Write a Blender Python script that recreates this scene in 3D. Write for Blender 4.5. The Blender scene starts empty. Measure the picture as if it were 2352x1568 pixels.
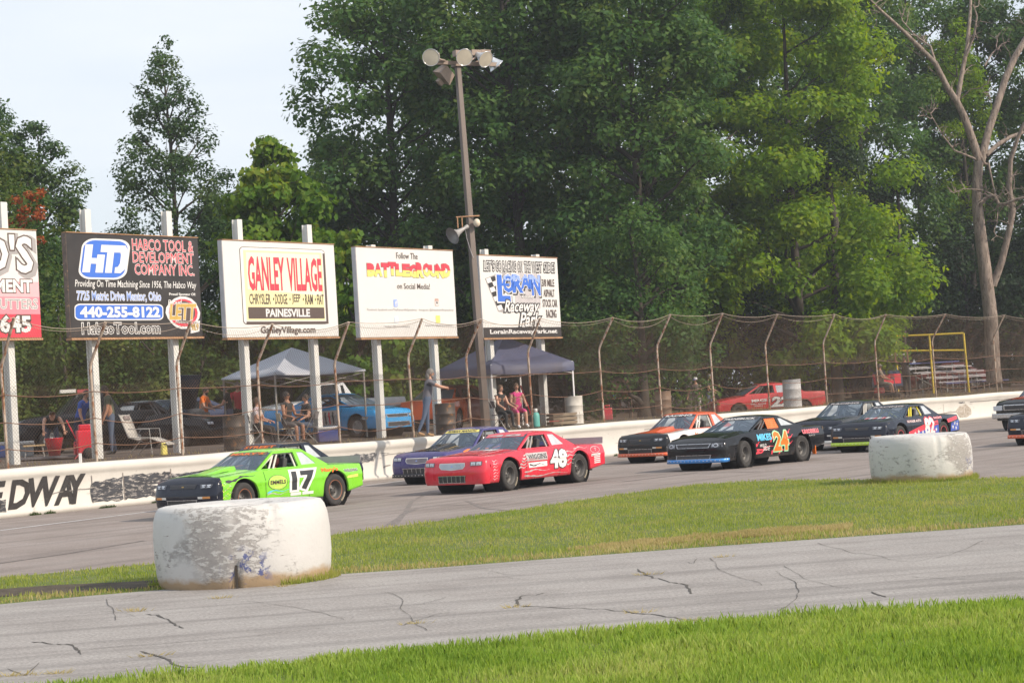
import bpy, bmesh, math, random
import numpy as np
from mathutils import Vector, Matrix
from mathutils.geometry import tessellate_polygon

random.seed(7)
RNG = np.random.default_rng(11)
R = math.radians
SC = bpy.context.scene
COL = SC.collection

# ------------------------------------------------------------------ camera
EYE = 1.9
FPX = 4700.0                     # focal length, in units of a picture 2352 wide
PITCH, ROLL = R(1.74), R(3.4)
cam_d = bpy.data.cameras.new('camera')
cam = bpy.data.objects.new('camera', cam_d)
COL.objects.link(cam)
cam_d.sensor_width = 36.0
cam_d.lens = 36.0 * FPX / 2352.0
cam_d.clip_start, cam_d.clip_end = 0.5, 2000.0
_f = Vector((0, math.cos(PITCH), math.sin(PITCH)))
_r0, _u0 = Vector((1, 0, 0)), Vector((0, -math.sin(PITCH), math.cos(PITCH)))
CR = _r0 * math.cos(ROLL) - _u0 * math.sin(ROLL)
CU = _r0 * math.sin(ROLL) + _u0 * math.cos(ROLL)
cam.matrix_world = Matrix(((CR.x, CU.x, -_f.x, 0), (CR.y, CU.y, -_f.y, 0), (CR.z, CU.z, -_f.z, EYE), (0, 0, 0, 1)))
SC.camera = cam
CAMP = Vector((0, 0, EYE))

# ------------------------------------------------------------------ sky, sun, exposure
SUN_AZ = R(116)      # from +Y clockwise: the sun stands to the right, a little behind the camera
SUN_EL = R(36)
world = bpy.data.worlds.new('World')
SC.world = world
world.use_nodes = True
nt = world.node_tree
nt.nodes.clear()
wo = nt.nodes.new('ShaderNodeOutputWorld')
bg = nt.nodes.new('ShaderNodeBackground')
sky = nt.nodes.new('ShaderNodeTexSky')
sky.sky_type = 'NISHITA'
sky.sun_disc = False
sky.sun_elevation = SUN_EL
sky.sun_rotation = SUN_AZ
sky.air_density, sky.dust_density, sky.ozone_density = 1.0, 2.0, 1.6
# thin high cloud veiling the blue everywhere, a little streaky
tc = nt.nodes.new('ShaderNodeTexCoord')
mp = nt.nodes.new('ShaderNodeMapping'); mp.inputs['Scale'].default_value = (2.0, 2.0, 9.0)
nz = nt.nodes.new('ShaderNodeTexNoise'); nz.inputs['Scale'].default_value = 1.6; nz.inputs['Detail'].default_value = 7
rp = nt.nodes.new('ShaderNodeValToRGB')
rp.color_ramp.elements[0].position, rp.color_ramp.elements[0].color = .30, (.58, .58, .58, 1)
rp.color_ramp.elements[1].position, rp.color_ramp.elements[1].color = .72, (.92, .92, .92, 1)
mx = nt.nodes.new('ShaderNodeMixRGB'); mx.inputs['Color2'].default_value = (6.0, 6.3, 6.65, 1)
nt.links.new(tc.outputs['Generated'], mp.inputs['Vector'])
nt.links.new(mp.outputs['Vector'], nz.inputs['Vector'])
nt.links.new(nz.outputs['Fac'], rp.inputs['Fac'])
nt.links.new(rp.outputs['Color'], mx.inputs['Fac'])
nt.links.new(sky.outputs['Color'], mx.inputs['Color1'])
nt.links.new(mx.outputs['Color'], bg.inputs['Color'])
bg.inputs['Strength'].default_value = 0.1
nt.links.new(bg.outputs['Background'], wo.inputs['Surface'])

sun_d = bpy.data.lights.new('sun', 'SUN')
sun_d.energy = 2.7
sun_d.angle = R(2.0)
sun_d.color = (1.0, .86, .70)
sun = bpy.data.objects.new('sun', sun_d)
COL.objects.link(sun)
sdir = Vector((math.sin(SUN_AZ) * math.cos(SUN_EL), math.cos(SUN_AZ) * math.cos(SUN_EL), math.sin(SUN_EL)))
sun.rotation_euler = sdir.to_track_quat('Z', 'Y').to_euler()
sun.location = sdir * 60

SC.view_settings.view_transform = 'Standard'
SC.view_settings.look = 'None'
SC.view_settings.exposure = 0.72
SC.view_settings.gamma = 1.0
SC.view_settings.use_curve_mapping = False
SC.render.engine = 'CYCLES'
SC.cycles.max_bounces = 6
SC.cycles.transparent_max_bounces = 12
SC.cycles.caustics_reflective = False
SC.cycles.caustics_refractive = False

# ------------------------------------------------------------------ measuring helpers
def ray(u, v):
    return (_f + CR * ((u - 1176) / FPX) + CU * ((784 - v) / FPX))
def P(u, v, d):                     # point at depth d along a sight line
    r = ray(u, v); return CAMP + r * (d / r.y)
def G(u, v, z=0.0):                 # where a sight line meets a level
    r = ray(u, v); return CAMP + r * ((z - EYE) / r.z)
# the retaining wall: a straight line; s runs along it (left to right), t behind it
W0 = Vector((-11.7, 46.7, 0)); WD = Vector((0.587, 0.809, 0)).normalized(); WN = Vector((-WD.y, WD.x, 0))
def W(s, t, z=0.0):
    p = W0 + WD * s + WN * t; return Vector((p.x, p.y, z))
def onplane(u, v, t):               # sight line meets the upright plane t behind the wall face -> (s, z)
    r = ray(u, v); k = (t - (CAMP - W0).dot(WN)) / r.dot(WN); p = CAMP + r * k
    return (p - W0).dot(WD), p.z
def tdist(p): return (Vector(p) - W0).dot(WN)
PITZ = 1.13
def pit_z(x, y):
    p = Vector((x, y, 0)) - W0
    t = max(0.0, p.dot(WN) - 2.0); s_ = p.dot(WD)
    k = min(1, max(0, (t + .5) / 3.5)); dip = .55 * math.exp(-((s_ - 42) / 7.5) ** 2) * k * k * (3 - 2 * k) * max(0, 1 - t / 30)
    return PITZ + .04 * min(t, 2) / 2 + 0.012 * t - dip
def GP(u, v, z=PITZ + .05):         # a sight line meets the pit ground
    p = G(u, v, z)
    for _ in range(12):
        p = G(u, v, min(pit_z(p.x, p.y), 1.83))
    return p
def at_depth(u, d, z):              # a point at depth d and height z under picture column u (column read at that point)
    v = 927 - .0594 * (u - 1176) + (EYE - z) * FPX / d
    return P(u, v, d)

# ------------------------------------------------------------------ materials
MATS = {}
def new_mat(name):
    m = bpy.data.materials.new(name); m.use_nodes = True
    b = m.node_tree.nodes['Principled BSDF']
    return m, m.node_tree, b
def sock(b, *names):
    for n in names:
        if n in b.inputs: return b.inputs[n]
def M(name, col, rough=.6, metal=0.0, var=.12, scale=6.0, bump=0.0, col2=None, spots=None, coat=0.0, detail=5, stretch=(1, 1, 1), rvar=.15):
    """painted / plain surface: colour with soft noise variation, optional second colour in worn spots, fine bump"""
    if name in MATS: return MATS[name]
    m, t, b = new_mat(name)
    L = t.links.new
    co = t.nodes.new('ShaderNodeTexCoord'); mpn = t.nodes.new('ShaderNodeMapping')
    mpn.inputs['Scale'].default_value = stretch
    L(co.outputs['Object'], mpn.inputs['Vector'])
    n1 = t.nodes.new('ShaderNodeTexNoise'); n1.inputs['Scale'].default_value = scale; n1.inputs['Detail'].default_value = detail
    L(mpn.outputs['Vector'], n1.inputs['Vector'])
    ra = t.nodes.new('ShaderNodeValToRGB')
    a, c = ra.color_ramp.elements
    a.position, c.position = .25, .75
    a.color = tuple(max(0, x * (1 - var)) for x in col[:3]) + (1,)
    c.color = tuple(min(1, x * (1 + var)) for x in col[:3]) + (1,)
    L(n1.outputs['Fac'], ra.inputs['Fac'])
    out = ra.outputs['Color']
    if col2 is not None:
        n2 = t.nodes.new('ShaderNodeTexNoise'); n2.inputs['Scale'].default_value = scale * 1.7; n2.inputs['Detail'].default_value = 9
        n2.inputs['Roughness'].default_value = .7
        L(mpn.outputs['Vector'], n2.inputs['Vector'])
        r2 = t.nodes.new('ShaderNodeValToRGB')
        lo = .56 if spots is None else spots
        r2.color_ramp.elements[0].position = lo; r2.color_ramp.elements[1].position = lo + .07
        L(n2.outputs['Fac'], r2.inputs['Fac'])
        mxx = t.nodes.new('ShaderNodeMixRGB'); mxx.inputs['Color2'].default_value = tuple(col2[:3]) + (1,)
        L(r2.outputs['Color'], mxx.inputs['Fac']); L(out, mxx.inputs['Color1'])
        out = mxx.outputs['Color']
    L(out, b.inputs['Base Color'])
    b.inputs['Metallic'].default_value = metal
    if rvar:
        mr = t.nodes.new('ShaderNodeMapRange'); mr.inputs['To Min'].default_value = max(0.03, rough - rvar); mr.inputs['To Max'].default_value = min(1, rough + rvar)
        L(n1.outputs['Fac'], mr.inputs['Value']); L(mr.outputs['Result'], b.inputs['Roughness'])
    else:
        b.inputs['Roughness'].default_value = rough
    if coat:
        sock(b, 'Coat Weight', 'Clearcoat').default_value = coat
    if bump:
        bn = t.nodes.new('ShaderNodeBump'); bn.inputs['Strength'].default_value = bump; bn.inputs['Distance'].default_value = .02
        n3 = t.nodes.new('ShaderNodeTexNoise'); n3.inputs['Scale'].default_value = scale * 6; n3.inputs['Detail'].default_value = 6
        L(mpn.outputs['Vector'], n3.inputs['Vector'])
        L(n3.outputs['Fac'], bn.inputs['Height']); L(bn.outputs['Normal'], b.inputs['Normal'])
    MATS[name] = m
    return m

def leaf_mat(name, cols, trans=.35):
    """leaves: each leaf its own hue (random per island), light passes through"""
    if name in MATS: return MATS[name]
    m, t, b = new_mat(name)
    L = t.links.new
    ge = t.nodes.new('ShaderNodeNewGeometry')
    ra = t.nodes.new('ShaderNodeValToRGB')
    els = ra.color_ramp.elements
    els[0].position = 0; els[0].color = cols[0] + (1,)
    els[1].position = 1; els[1].color = cols[-1] + (1,)
    for i, c in enumerate(cols[1:-1]):
        e = els.new((i + 1) / (len(cols) - 1)); e.color = c + (1,)
    co = t.nodes.new('ShaderNodeTexCoord')
    no = t.nodes.new('ShaderNodeTexNoise'); no.inputs['Scale'].default_value = .55; no.inputs['Detail'].default_value = 3
    L(co.outputs['Object'], no.inputs['Vector'])
    ma = t.nodes.new('ShaderNodeMath'); ma.operation = 'MULTIPLY_ADD'; ma.inputs[1].default_value = .5
    L(ge.outputs['Random Per Island'], ma.inputs[0])
    m2 = t.nodes.new('ShaderNodeMath'); m2.operation = 'MULTIPLY_ADD'; m2.inputs[1].default_value = 1.5; m2.inputs[2].default_value = -.5
    L(no.outputs['Fac'], m2.inputs[0]); L(m2.outputs['Value'], ma.inputs[2])
    L(ma.outputs['Value'], ra.inputs['Fac'])
    tr = t.nodes.new('ShaderNodeBsdfTranslucent'); mix = t.nodes.new('ShaderNodeMixShader'); mix.inputs['Fac'].default_value = trans
    hs = t.nodes.new('ShaderNodeHueSaturation'); hs.inputs['Saturation'].default_value = 1.15; hs.inputs['Value'].default_value = 1.5; hs.inputs['Hue'].default_value = .485
    L(ra.outputs['Color'], hs.inputs['Color']); L(hs.outputs['Color'], tr.inputs['Color'])
    L(ra.outputs['Color'], b.inputs['Base Color']); b.inputs['Roughness'].default_value = .5
    sock(b, 'Specular IOR Level', 'Specular').default_value = .12
    out = t.nodes['Material Output']
    L(b.outputs['BSDF'], mix.inputs[1]); L(tr.outputs['BSDF'], mix.inputs[2]); L(mix.outputs['Shader'], out.inputs['Surface'])
    MATS[name] = m
    return m

def glass_mat(name, tint=(.75, .82, .85), opacity=.35, rough=.03, base=(.06, .07, .08)):
    if name in MATS: return MATS[name]
    m, t, b = new_mat(name)
    L = t.links.new
    tr = t.nodes.new('ShaderNodeBsdfTransparent'); tr.inputs['Color'].default_value = tint + (1,)
    b.inputs['Base Color'].default_value = base + (1,); b.inputs['Roughness'].default_value = rough
    mix = t.nodes.new('ShaderNodeMixShader')
    fr = t.nodes.new('ShaderNodeFresnel'); fr.inputs['IOR'].default_value = 1.5
    ad = t.nodes.new('ShaderNodeMath'); ad.operation = 'ADD'; ad.use_clamp = True; ad.inputs[1].default_value = opacity
    L(fr.outputs['Fac'], ad.inputs[0]); L(ad.outputs['Value'], mix.inputs['Fac'])
    L(tr.outputs['BSDF'], mix.inputs[1]); L(b.outputs['BSDF'], mix.inputs[2])
    L(mix.outputs['Shader'], t.nodes['Material Output'].inputs['Surface'])
    MATS[name] = m
    return m

# ------------------------------------------------------------------ mesh helpers
class MB:
    """collects shapes and links them as ONE mesh object"""
    def __init__(s): s.v = []; s.f = []; s.m = []; s.sm = []
    def add(s, vs, fs, mi=0, smooth=False):
        o = len(s.v); s.v.extend([tuple(p) for p in vs])
        for f in fs:
            s.f.append(tuple(i + o for i in f)); s.m.append(mi); s.sm.append(smooth)
        return s
    def box(s, c, size, rot=None, mi=0, taper=1.0):
        x, y, z = (k / 2 for k in size); vs = []
        for dz in (-1, 1):
            k = taper if dz > 0 else 1
            for a, b in ((-1, -1), (1, -1), (1, 1), (-1, 1)):
                vs.append(Vector((a * x * k, b * y * k, dz * z)))
        if rot is not None: vs = [rot @ p for p in vs]
        c = Vector(c)
        return s.add([p + c for p in vs], [(3, 2, 1, 0), (4, 5, 6, 7), (0, 1, 5, 4), (1, 2, 6, 5), (2, 3, 7, 6), (3, 0, 4, 7)], mi)
    def tube(s, pts, r, n=6, mi=0, cap=True, smooth=True, squash=None):
        pts = [Vector(p) for p in pts]
        if not isinstance(r, (list, tuple)): r = [r] * len(pts)
        rings = []; prev = None
        for i, p in enumerate(pts):
            d = (pts[min(i + 1, len(pts) - 1)] - pts[max(i - 1, 0)])
            if d.length < 1e-9: d = Vector((0, 0, 1))
            d.normalize()
            if prev is None:
                a = d.cross(Vector((0, 0, 1)) if abs(d.z) < .9 else Vector((1, 0, 0))).normalized()
            else:
                a = prev - d * prev.dot(d)
                a = a.normalized() if a.length > 1e-6 else d.orthogonal().normalized()
            prev = a; b = d.cross(a)
            rings.append([p + (a * math.cos(2 * math.pi * k / n) + b * math.sin(2 * math.pi * k / n)) * r[i] for k in range(n)])
        vs = [p for g in rings for p in g]; fs = []
        for i in range(len(pts) - 1):
            for k in range(n):
                k2 = (k + 1) % n
                fs.append((i * n + k, i * n + k2, (i + 1) * n + k2, (i + 1) * n + k))
        s.add(vs, fs, mi, smooth)
        if cap:
            s.add(rings[0], [tuple(range(n - 1, -1, -1))], mi); s.add(rings[-1], [tuple(range(n))], mi)
        return s
    def lathe(s, prof, n=24, mat=None, mi=0, smooth=True, a0=0, a1=2 * math.pi):
        """prof: (radius, height) list turned about Z"""
        full = abs(a1 - a0 - 2 * math.pi) < 1e-6
        m = n if full else n + 1
        vs = []
        for r, z in prof:
            for k in range(m):
                a = a0 + (a1 - a0) * k / n
                p = Vector((r * math.cos(a), r * math.sin(a), z))
                vs.append(mat @ p if mat is not None else p)
        fs = []
        for i in range(len(prof) - 1):
            for k in range(n):
                k2 = (k + 1) % m
                fs.append((i * m + k, i * m + k2, (i + 1) * m + k2, (i + 1) * m + k))
        return s.add(vs, fs, mi, smooth)
    def grid(s, rows, mi=0, smooth=True, flip=False):
        """rows of points, all of one length"""
        n = len(rows[0]); vs = [p for r in rows for p in r]; fs = []
        for i in range(len(rows) - 1):
            for k in range(n - 1):
                f = (i * n + k, i * n + k + 1, (i + 1) * n + k + 1, (i + 1) * n + k)
                fs.append(f[::-1] if flip else f)
        return s.add(vs, fs, mi, smooth)
    def poly(s, outer, fn, holes=(), mi=0, thick=None):
        """flat outline with holes in 2D, mapped by fn(a, b) -> point; thick = offset vector for a second skin and edge walls"""
        loops = [outer] + list(holes)
        tri = tessellate_polygon([[Vector((a, b, 0)) for a, b in l] for l in loops])
        flat = [q for l in loops for q in l]
        vs = [Vector(fn(a, b)) for a, b in flat]
        s.add(vs, tri, mi)
        if thick is not None:
            tv = Vector(thick); s.add([p + tv for p in vs], [t[::-1] for t in tri], mi)
            o = 0
            for l in loops:
                k = len(l); a = vs[o:o + k]; o += k
                s.add(a + [p + tv for p in a], [(i, (i + 1) % k, (i + 1) % k + k, i + k) for i in range(k)], mi)
        return s
    def sphere(s, c, r, n=12, mi=0, mat=None):
        r = Vector(r) if not isinstance(r, (int, float)) else Vector((r, r, r)); m = n // 2
        vs = []; c = Vector(c)
        for i in range(m + 1):
            th = math.pi * i / m
            for k in range(n):
                a = 2 * math.pi * k / n
                p = Vector((math.sin(th) * math.cos(a) * r.x, math.sin(th) * math.sin(a) * r.y, math.cos(th) * r.z))
                vs.append((mat @ p if mat is not None else p) + c)
        fs = []
        for i in range(m):
            for k in range(n):
                fs.append((i * n + k, (i + 1) * n + k, (i + 1) * n + (k + 1) % n, i * n + (k + 1) % n))
        return s.add(vs, fs, mi, True)
    def build(s, name, mats, parent=None, kind=None, bevel=0.0):
        me = bpy.data.meshes.new(name)
        me.from_pydata(s.v, [], s.f)
        if not isinstance(mats, (list, tuple)): mats = [mats]
        for m in mats: me.materials.append(m)
        if len(mats) > 1: me.polygons.foreach_set('material_index', s.m)
        me.polygons.foreach_set('use_smooth', s.sm)
        me.update()
        return link(name, me, parent, kind, bevel)

def link(name, me, parent=None, kind=None, bevel=0.0):
    o = bpy.data.objects.new(name, me); COL.objects.link(o)
    if parent is not None: o.parent = parent
    if kind: o['kind'] = kind
    if bevel:
        bv = o.modifiers.new('bevel', 'BEVEL'); bv.width = bevel; bv.segments = 2; bv.limit_method = 'ANGLE'; bv.angle_limit = R(40)
    return o
def tag(o, label=None, cat=None, group=None, kind=None):
    if label: o['label'] = label
    if cat: o['category'] = cat
    if group: o['group'] = group
    if kind: o['kind'] = kind
    return o
def thing(name, label, cat, loc=(0, 0, 0), rz=0.0, group=None):
    o = bpy.data.objects.new(name, None); COL.objects.link(o)
    o.empty_display_size = .2
    o.location = loc; o.rotation_euler = (0, 0, rz)
    return tag(o, label, cat, group)
def np_mesh(name, V, F, mat, parent=None, kind=None, k=4, smooth=False):
    me = bpy.data.meshes.new(name)
    n = len(F)
    me.vertices.add(len(V)); me.vertices.foreach_set('co', np.ascontiguousarray(V, dtype=np.float32).ravel())
    me.loops.add(n * k); me.loops.foreach_set('vertex_index', np.ascontiguousarray(F, dtype=np.int32).ravel())
    me.polygons.add(n); me.polygons.foreach_set('loop_start', np.arange(0, n * k, k, dtype=np.int32))
    try: me.polygons.foreach_set('loop_total', np.full(n, k, dtype=np.int32))
    except Exception: pass
    me.materials.append(mat)
    me.update(calc_edges=True)
    if smooth: me.polygons.foreach_set('use_smooth', np.ones(n, dtype=bool))
    return link(name, me, parent, kind)

# lettering: a text curve made into a mesh, squeezed into a rectangle and laid on a surface
_TXT = {}
def text_mesh(body, bold=0.0, shear=0.0, res=2, spacing=1.0):
    key = (body, bold, shear, res, spacing)
    if key in _TXT: return _TXT[key]
    cu = bpy.data.curves.new('lettering', 'FONT'); cu.body = body; cu.offset = bold; cu.shear = shear
    cu.resolution_u = res; cu.space_character = spacing; cu.fill_mode = 'FRONT'
    ob = bpy.data.objects.new('lettering', cu)
    me = bpy.data.meshes.new_from_object(ob)
    V = np.zeros(len(me.vertices) * 3); me.vertices.foreach_get('co', V); V = V.reshape(-1, 3)
    F = [tuple(p.vertices) for p in me.polygons]
    bpy.data.objects.remove(ob); bpy.data.curves.remove(cu); bpy.data.meshes.remove(me)
    _TXT[key] = (V, F)
    return _TXT[key]
def letter(mb, body, rect, fn, mi=0, bold=0.0, shear=0.0, spacing=1.0, ref=None, res=2):
    """rect = (a0, a1, b0, b1) in surface coordinates; fn(a, b) -> point. ref: fit as if drawn with this boldness (for outlines)"""
    V, F = text_mesh(body, bold, shear, res, spacing)
    if len(V) == 0: return
    Q = V if ref is None else text_mesh(body, ref, shear, res, spacing)[0]
    x0, x1, y0, y1 = Q[:, 0].min(), Q[:, 0].max(), Q[:, 1].min(), Q[:, 1].max()
    a0, a1, b0, b1 = rect
    vs = [fn(a0 + (p[0] - x0) / (x1 - x0) * (a1 - a0), b0 + (p[1] - y0) / (y1 - y0) * (b1 - b0)) for p in V]
    mb.add(vs, F, mi)
def rrect(a0, a1, b0, b1, r, n=5, skew=0.0):
    pts = []
    for cx, cy, s in ((a1 - r, b1 - r, 0), (a0 + r, b1 - r, 1), (a0 + r, b0 + r, 2), (a1 - r, b0 + r, 3)):
        for k in range(n + 1):
            a = math.pi / 2 * (s + k / n)
            x, y = cx + r * math.cos(a), cy + r * math.sin(a)
            pts.append((x + skew * (y - b0), y))
    return pts
# ================================================================== SETTING
# --- colours of ground
def ground_mat(name, stops, scale, bump, rough=.9, fine=60, stretch=(1, 1, 1), rot=0.0, extra=None):
    m, t, b = new_mat(name); L = t.links.new
    co = t.nodes.new('ShaderNodeTexCoord'); mpn = t.nodes.new('ShaderNodeMapping')
    mpn.inputs['Scale'].default_value = stretch; mpn.inputs['Rotation'].default_value = (0, 0, rot)
    L(co.outputs['Object'], mpn.inputs['Vector'])
    n1 = t.nodes.new('ShaderNodeTexNoise'); n1.inputs['Scale'].default_value = scale; n1.inputs['Detail'].default_value = 8; n1.inputs['Roughness'].default_value = .65
    L(mpn.outputs['Vector'], n1.inputs['Vector'])
    ra = t.nodes.new('ShaderNodeValToRGB'); e = ra.color_ramp.elements
    e[0].position, e[0].color = stops[0][0], stops[0][1] + (1,)
    e[1].position, e[1].color = stops[-1][0], stops[-1][1] + (1,)
    for p_, c_ in stops[1:-1]:
        q = e.new(p_); q.color = c_ + (1,)
    L(n1.outputs['Fac'], ra.inputs['Fac'])
    n2 = t.nodes.new('ShaderNodeTexNoise'); n2.inputs['Scale'].default_value = fine; n2.inputs['Detail'].default_value = 4
    L(co.outputs['Object'], n2.inputs['Vector'])
    r2 = t.nodes.new('ShaderNodeMapRange'); r2.inputs['From Min'].default_value = .25; r2.inputs['From Max'].default_value = .75
    r2.inputs['To Min'].default_value = .70; r2.inputs['To Max'].default_value = 1.28
    L(n2.outputs['Fac'], r2.inputs['Value'])
    mu = t.nodes.new('ShaderNodeMixRGB'); mu.blend_type = 'MULTIPLY'; mu.inputs['Fac'].default_value = 1
    L(ra.outputs['Color'], mu.inputs['Color1']); L(r2.outputs['Result'], mu.inputs['Color2'])
    out = mu.outputs['Color']
    if extra:
        out = extra(t, L, co, out)
    L(out, b.inputs['Base Color']); b.inputs['Roughness'].default_value = rough
    sock(b, 'Specular IOR Level', 'Specular').default_value = .25
    bn = t.nodes.new('ShaderNodeBump'); bn.inputs['Strength'].default_value = bump; bn.inputs['Distance'].default_value = .02
    L(n2.outputs['Fac'], bn.inputs['Height']); L(bn.outputs['Normal'], b.inputs['Normal'])
    MATS[name] = m
    return m
def streaks(ang, amount, lo=.5, hi=.8, sc=(.25, 6, 1), col=(.03, .03, .033)):
    def ex(t, L, co, out):
        mpn = t.nodes.new('ShaderNodeMapping'); mpn.vector_type = 'TEXTURE'; mpn.inputs['Rotation'].default_value = (0, 0, ang); mpn.inputs['Scale'].default_value = (1 / sc[0], 1 / sc[1], 1)
        L(co.outputs['Object'], mpn.inputs['Vector'])
        n = t.nodes.new('ShaderNodeTexNoise'); n.inputs['Scale'].default_value = .55; n.inputs['Detail'].default_value = 8
        L(mpn.outputs['Vector'], n.inputs['Vector'])
        r = t.nodes.new('ShaderNodeMapRange'); r.inputs['From Min'].default_value = lo; r.inputs['From Max'].default_value = hi
        r.inputs['To Max'].default_value = amount
        L(n.outputs['Fac'], r.inputs['Value'])
        x = t.nodes.new('ShaderNodeMixRGB'); x.inputs['Color2'].default_value = col + (1,)
        L(r.outputs['Result'], x.inputs['Fac']); L(out, x.inputs['Color1'])
        return x.outputs['Color']
    return ex
TA = math.atan2(WD.y, WD.x)
m_track = ground_mat('asphalt_track', [(.3, (.208, .178, .163)), (.5, (.258, .224, .207)), (.7, (.295, .262, .247))], .5, .3, fine=45,
                     extra=streaks(TA, .50, .48, .75, (.12, 3.0, 1), (.075, .065, .062)))
m_lane = ground_mat('asphalt_lane', [(.3, (.25, .233, .222)), (.5, (.305, .288, .276)), (.72, (.34, .325, .312))], .8, .35, fine=30,
                    extra=streaks(.17, .55, .47, .74, (.14, 4.5, 1), (.12, .112, .108)))
m_soil = ground_mat('soil', [(.3, (.05, .04, .03)), (.55, (.085, .068, .05)), (.75, (.12, .10, .075))], 3, .8, fine=30)
m_pit = ground_mat('pit_dirt', [(.3, (.085, .065, .05)), (.5, (.13, .10, .08)), (.7, (.17, .14, .115))], 1.2, .8, fine=22)
m_turf = ground_mat('turf_base', [(.3, (.085, .13, .028)), (.55, (.13, .16, .042)), (.75, (.19, .17, .075))], 2.2, .7, fine=40)
m_white = M('white_line_paint', (.55, .55, .56), .7, var=.2, scale=5, col2=(.22, .2, .19), spots=.54)

def sheet(name, pts, z, mat, kind='structure', parent=None):
    tri = tessellate_polygon([[Vector((p[0], p[1], 0)) for p in pts]])
    mb = MB(); mb.add([(p[0], p[1], z) for p in pts], [t if True else t for t in tri])
    o = mb.build(name, mat, parent)
    if parent is None: o['kind'] = kind
    # make normals face up
    if o.data.polygons[0].normal.z < 0: o.data.flip_normals()
    return o

# ground: one sheet out to the horizon (it dips under everything else)
mb = MB(); S_ = 380
mb.add([(-S_, -60, -.02), (S_, -60, -.02), (S_, 470, -.02), (-S_, 470, -.02)], [(0, 1, 2, 3)])
tag(mb.build('ground', m_turf), 'flat grassy ground running out to the horizon', 'ground', kind='structure')

gx = lambda p: (p.x, p.y)
# race track, from the infield edge to the wall
inner = [(-60, 1480)] + [(0, 1325), (180, 1309), (360, 1293), (560, 1262), (800, 1222), (1000, 1196), (1200, 1168), (1400, 1138), (1600, 1112), (1760, 1103), (1900, 1101), (2120, 1101), (2352, 1095), (2700, 1086)]
ipts = [G(u, v) for u, v in inner]
tr = [gx(W(-25, .05)), gx(ipts[0])] + [gx(p) for p in ipts] + [(60, 44), (140, 60), (140, 160), gx(W(110, .05))]
tr = [gx(W(-25, .05)), (-20, 20)] + [gx(p) for p in ipts[1:]] + [(60, 46), (140, 62), gx(W(140, .05))]
track = tag(sheet('race_track', tr, -.008, m_track), 'worn grey brown asphalt race track beside the white wall', 'race track')
# painted line near the wall
def strip(name, pts, wdt, z, mat, parent=None, kind=None):
    pts = [Vector((p[0], p[1], 0)) for p in pts]; a = []; b = []
    for i, p in enumerate(pts):
        d = (pts[min(i + 1, len(pts) - 1)] - pts[max(i - 1, 0)]).normalized(); n = Vector((-d.y, d.x, 0))
        w = wdt[i] if isinstance(wdt, (list, tuple)) else wdt
        a.append((p.x + n.x * w / 2, p.y + n.y * w / 2, z)); b.append((p.x - n.x * w / 2, p.y - n.y * w / 2, z))
    mb = MB(); mb.grid([b, a], smooth=False)
    o = mb.build(name, mat, parent, kind)
    if len(o.data.polygons) and o.data.polygons[0].normal.z < 0: o.data.flip_normals()
    return o
strip('painted_line', [gx(G(-200, 1241)), gx(G(0, 1217)), gx(G(390, 1168)), gx(G(760, 1124)), gx(G(1000, 1094))], .13, -.003, m_white, track)
m_skid = M('rubber_mark', (.14, .122, .114), .8, var=.2, scale=3, col2=(.21, .18, .165), spots=.47)
for k, (pts, w) in enumerate([
        ([(905, 1205), (925, 1180), (960, 1165), (1010, 1158)], .12), ([(880, 1212), (930, 1178), (945, 1150), (975, 1135)], .10),
        ([(1010, 1160), (1090, 1157), (1170, 1150)], .10), ([(1070, 1148), (1110, 1166), (1180, 1172)], .08),
        ([(0, 1292), (150, 1270), (330, 1240)], .1), ([(1430, 1105), (1600, 1085), (1750, 1082)], .12)]):
    strip('skid_mark', [gx(G(u, v)) for u, v in pts], w, -.0068 + .0009 * k, m_skid, track)

# infield lane
lane_up = [(-200, 1410), (0, 1386), (200, 1367), (380, 1352), (600, 1333), (765, 1318), (1000, 1302), (1300, 1279), (1600, 1256), (1900, 1235), (2352, 1203), (2600, 1187)]
lane_dn = [(2600, 1355), (2352, 1375), (2100, 1396), (1900, 1407), (1760, 1418), (1600, 1432), (1400, 1452), (1200, 1470), (1000, 1488), (800, 1507), (650, 1523), (531, 1537), (400, 1549), (266, 1561), (120, 1576), (-200, 1608)]
lpts = [gx(G(u, v)) for u, v in lane_up] + [gx(G(u, v)) for u, v in lane_dn]
lane = tag(sheet('infield_lane', lpts, -.004, m_lane), 'pale grey cracked asphalt lane crossing the infield', 'lane')
def inside_lane(p):
    up = lerp2(lane_up, p[0]); dn = lerp2(sorted(lane_dn), p[0]); return up + 8 < p[1] < dn - 12
def lerp2(tab, x):
    for (a, p), (b, q) in zip(tab[:-1], tab[1:]):
        if a <= x <= b: return p + (q - p) * (x - a) / (b - a)
    return tab[-1][1]
m_crack = M('crack_dark', (.075, .068, .06), .95, var=.3, scale=20)
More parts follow.
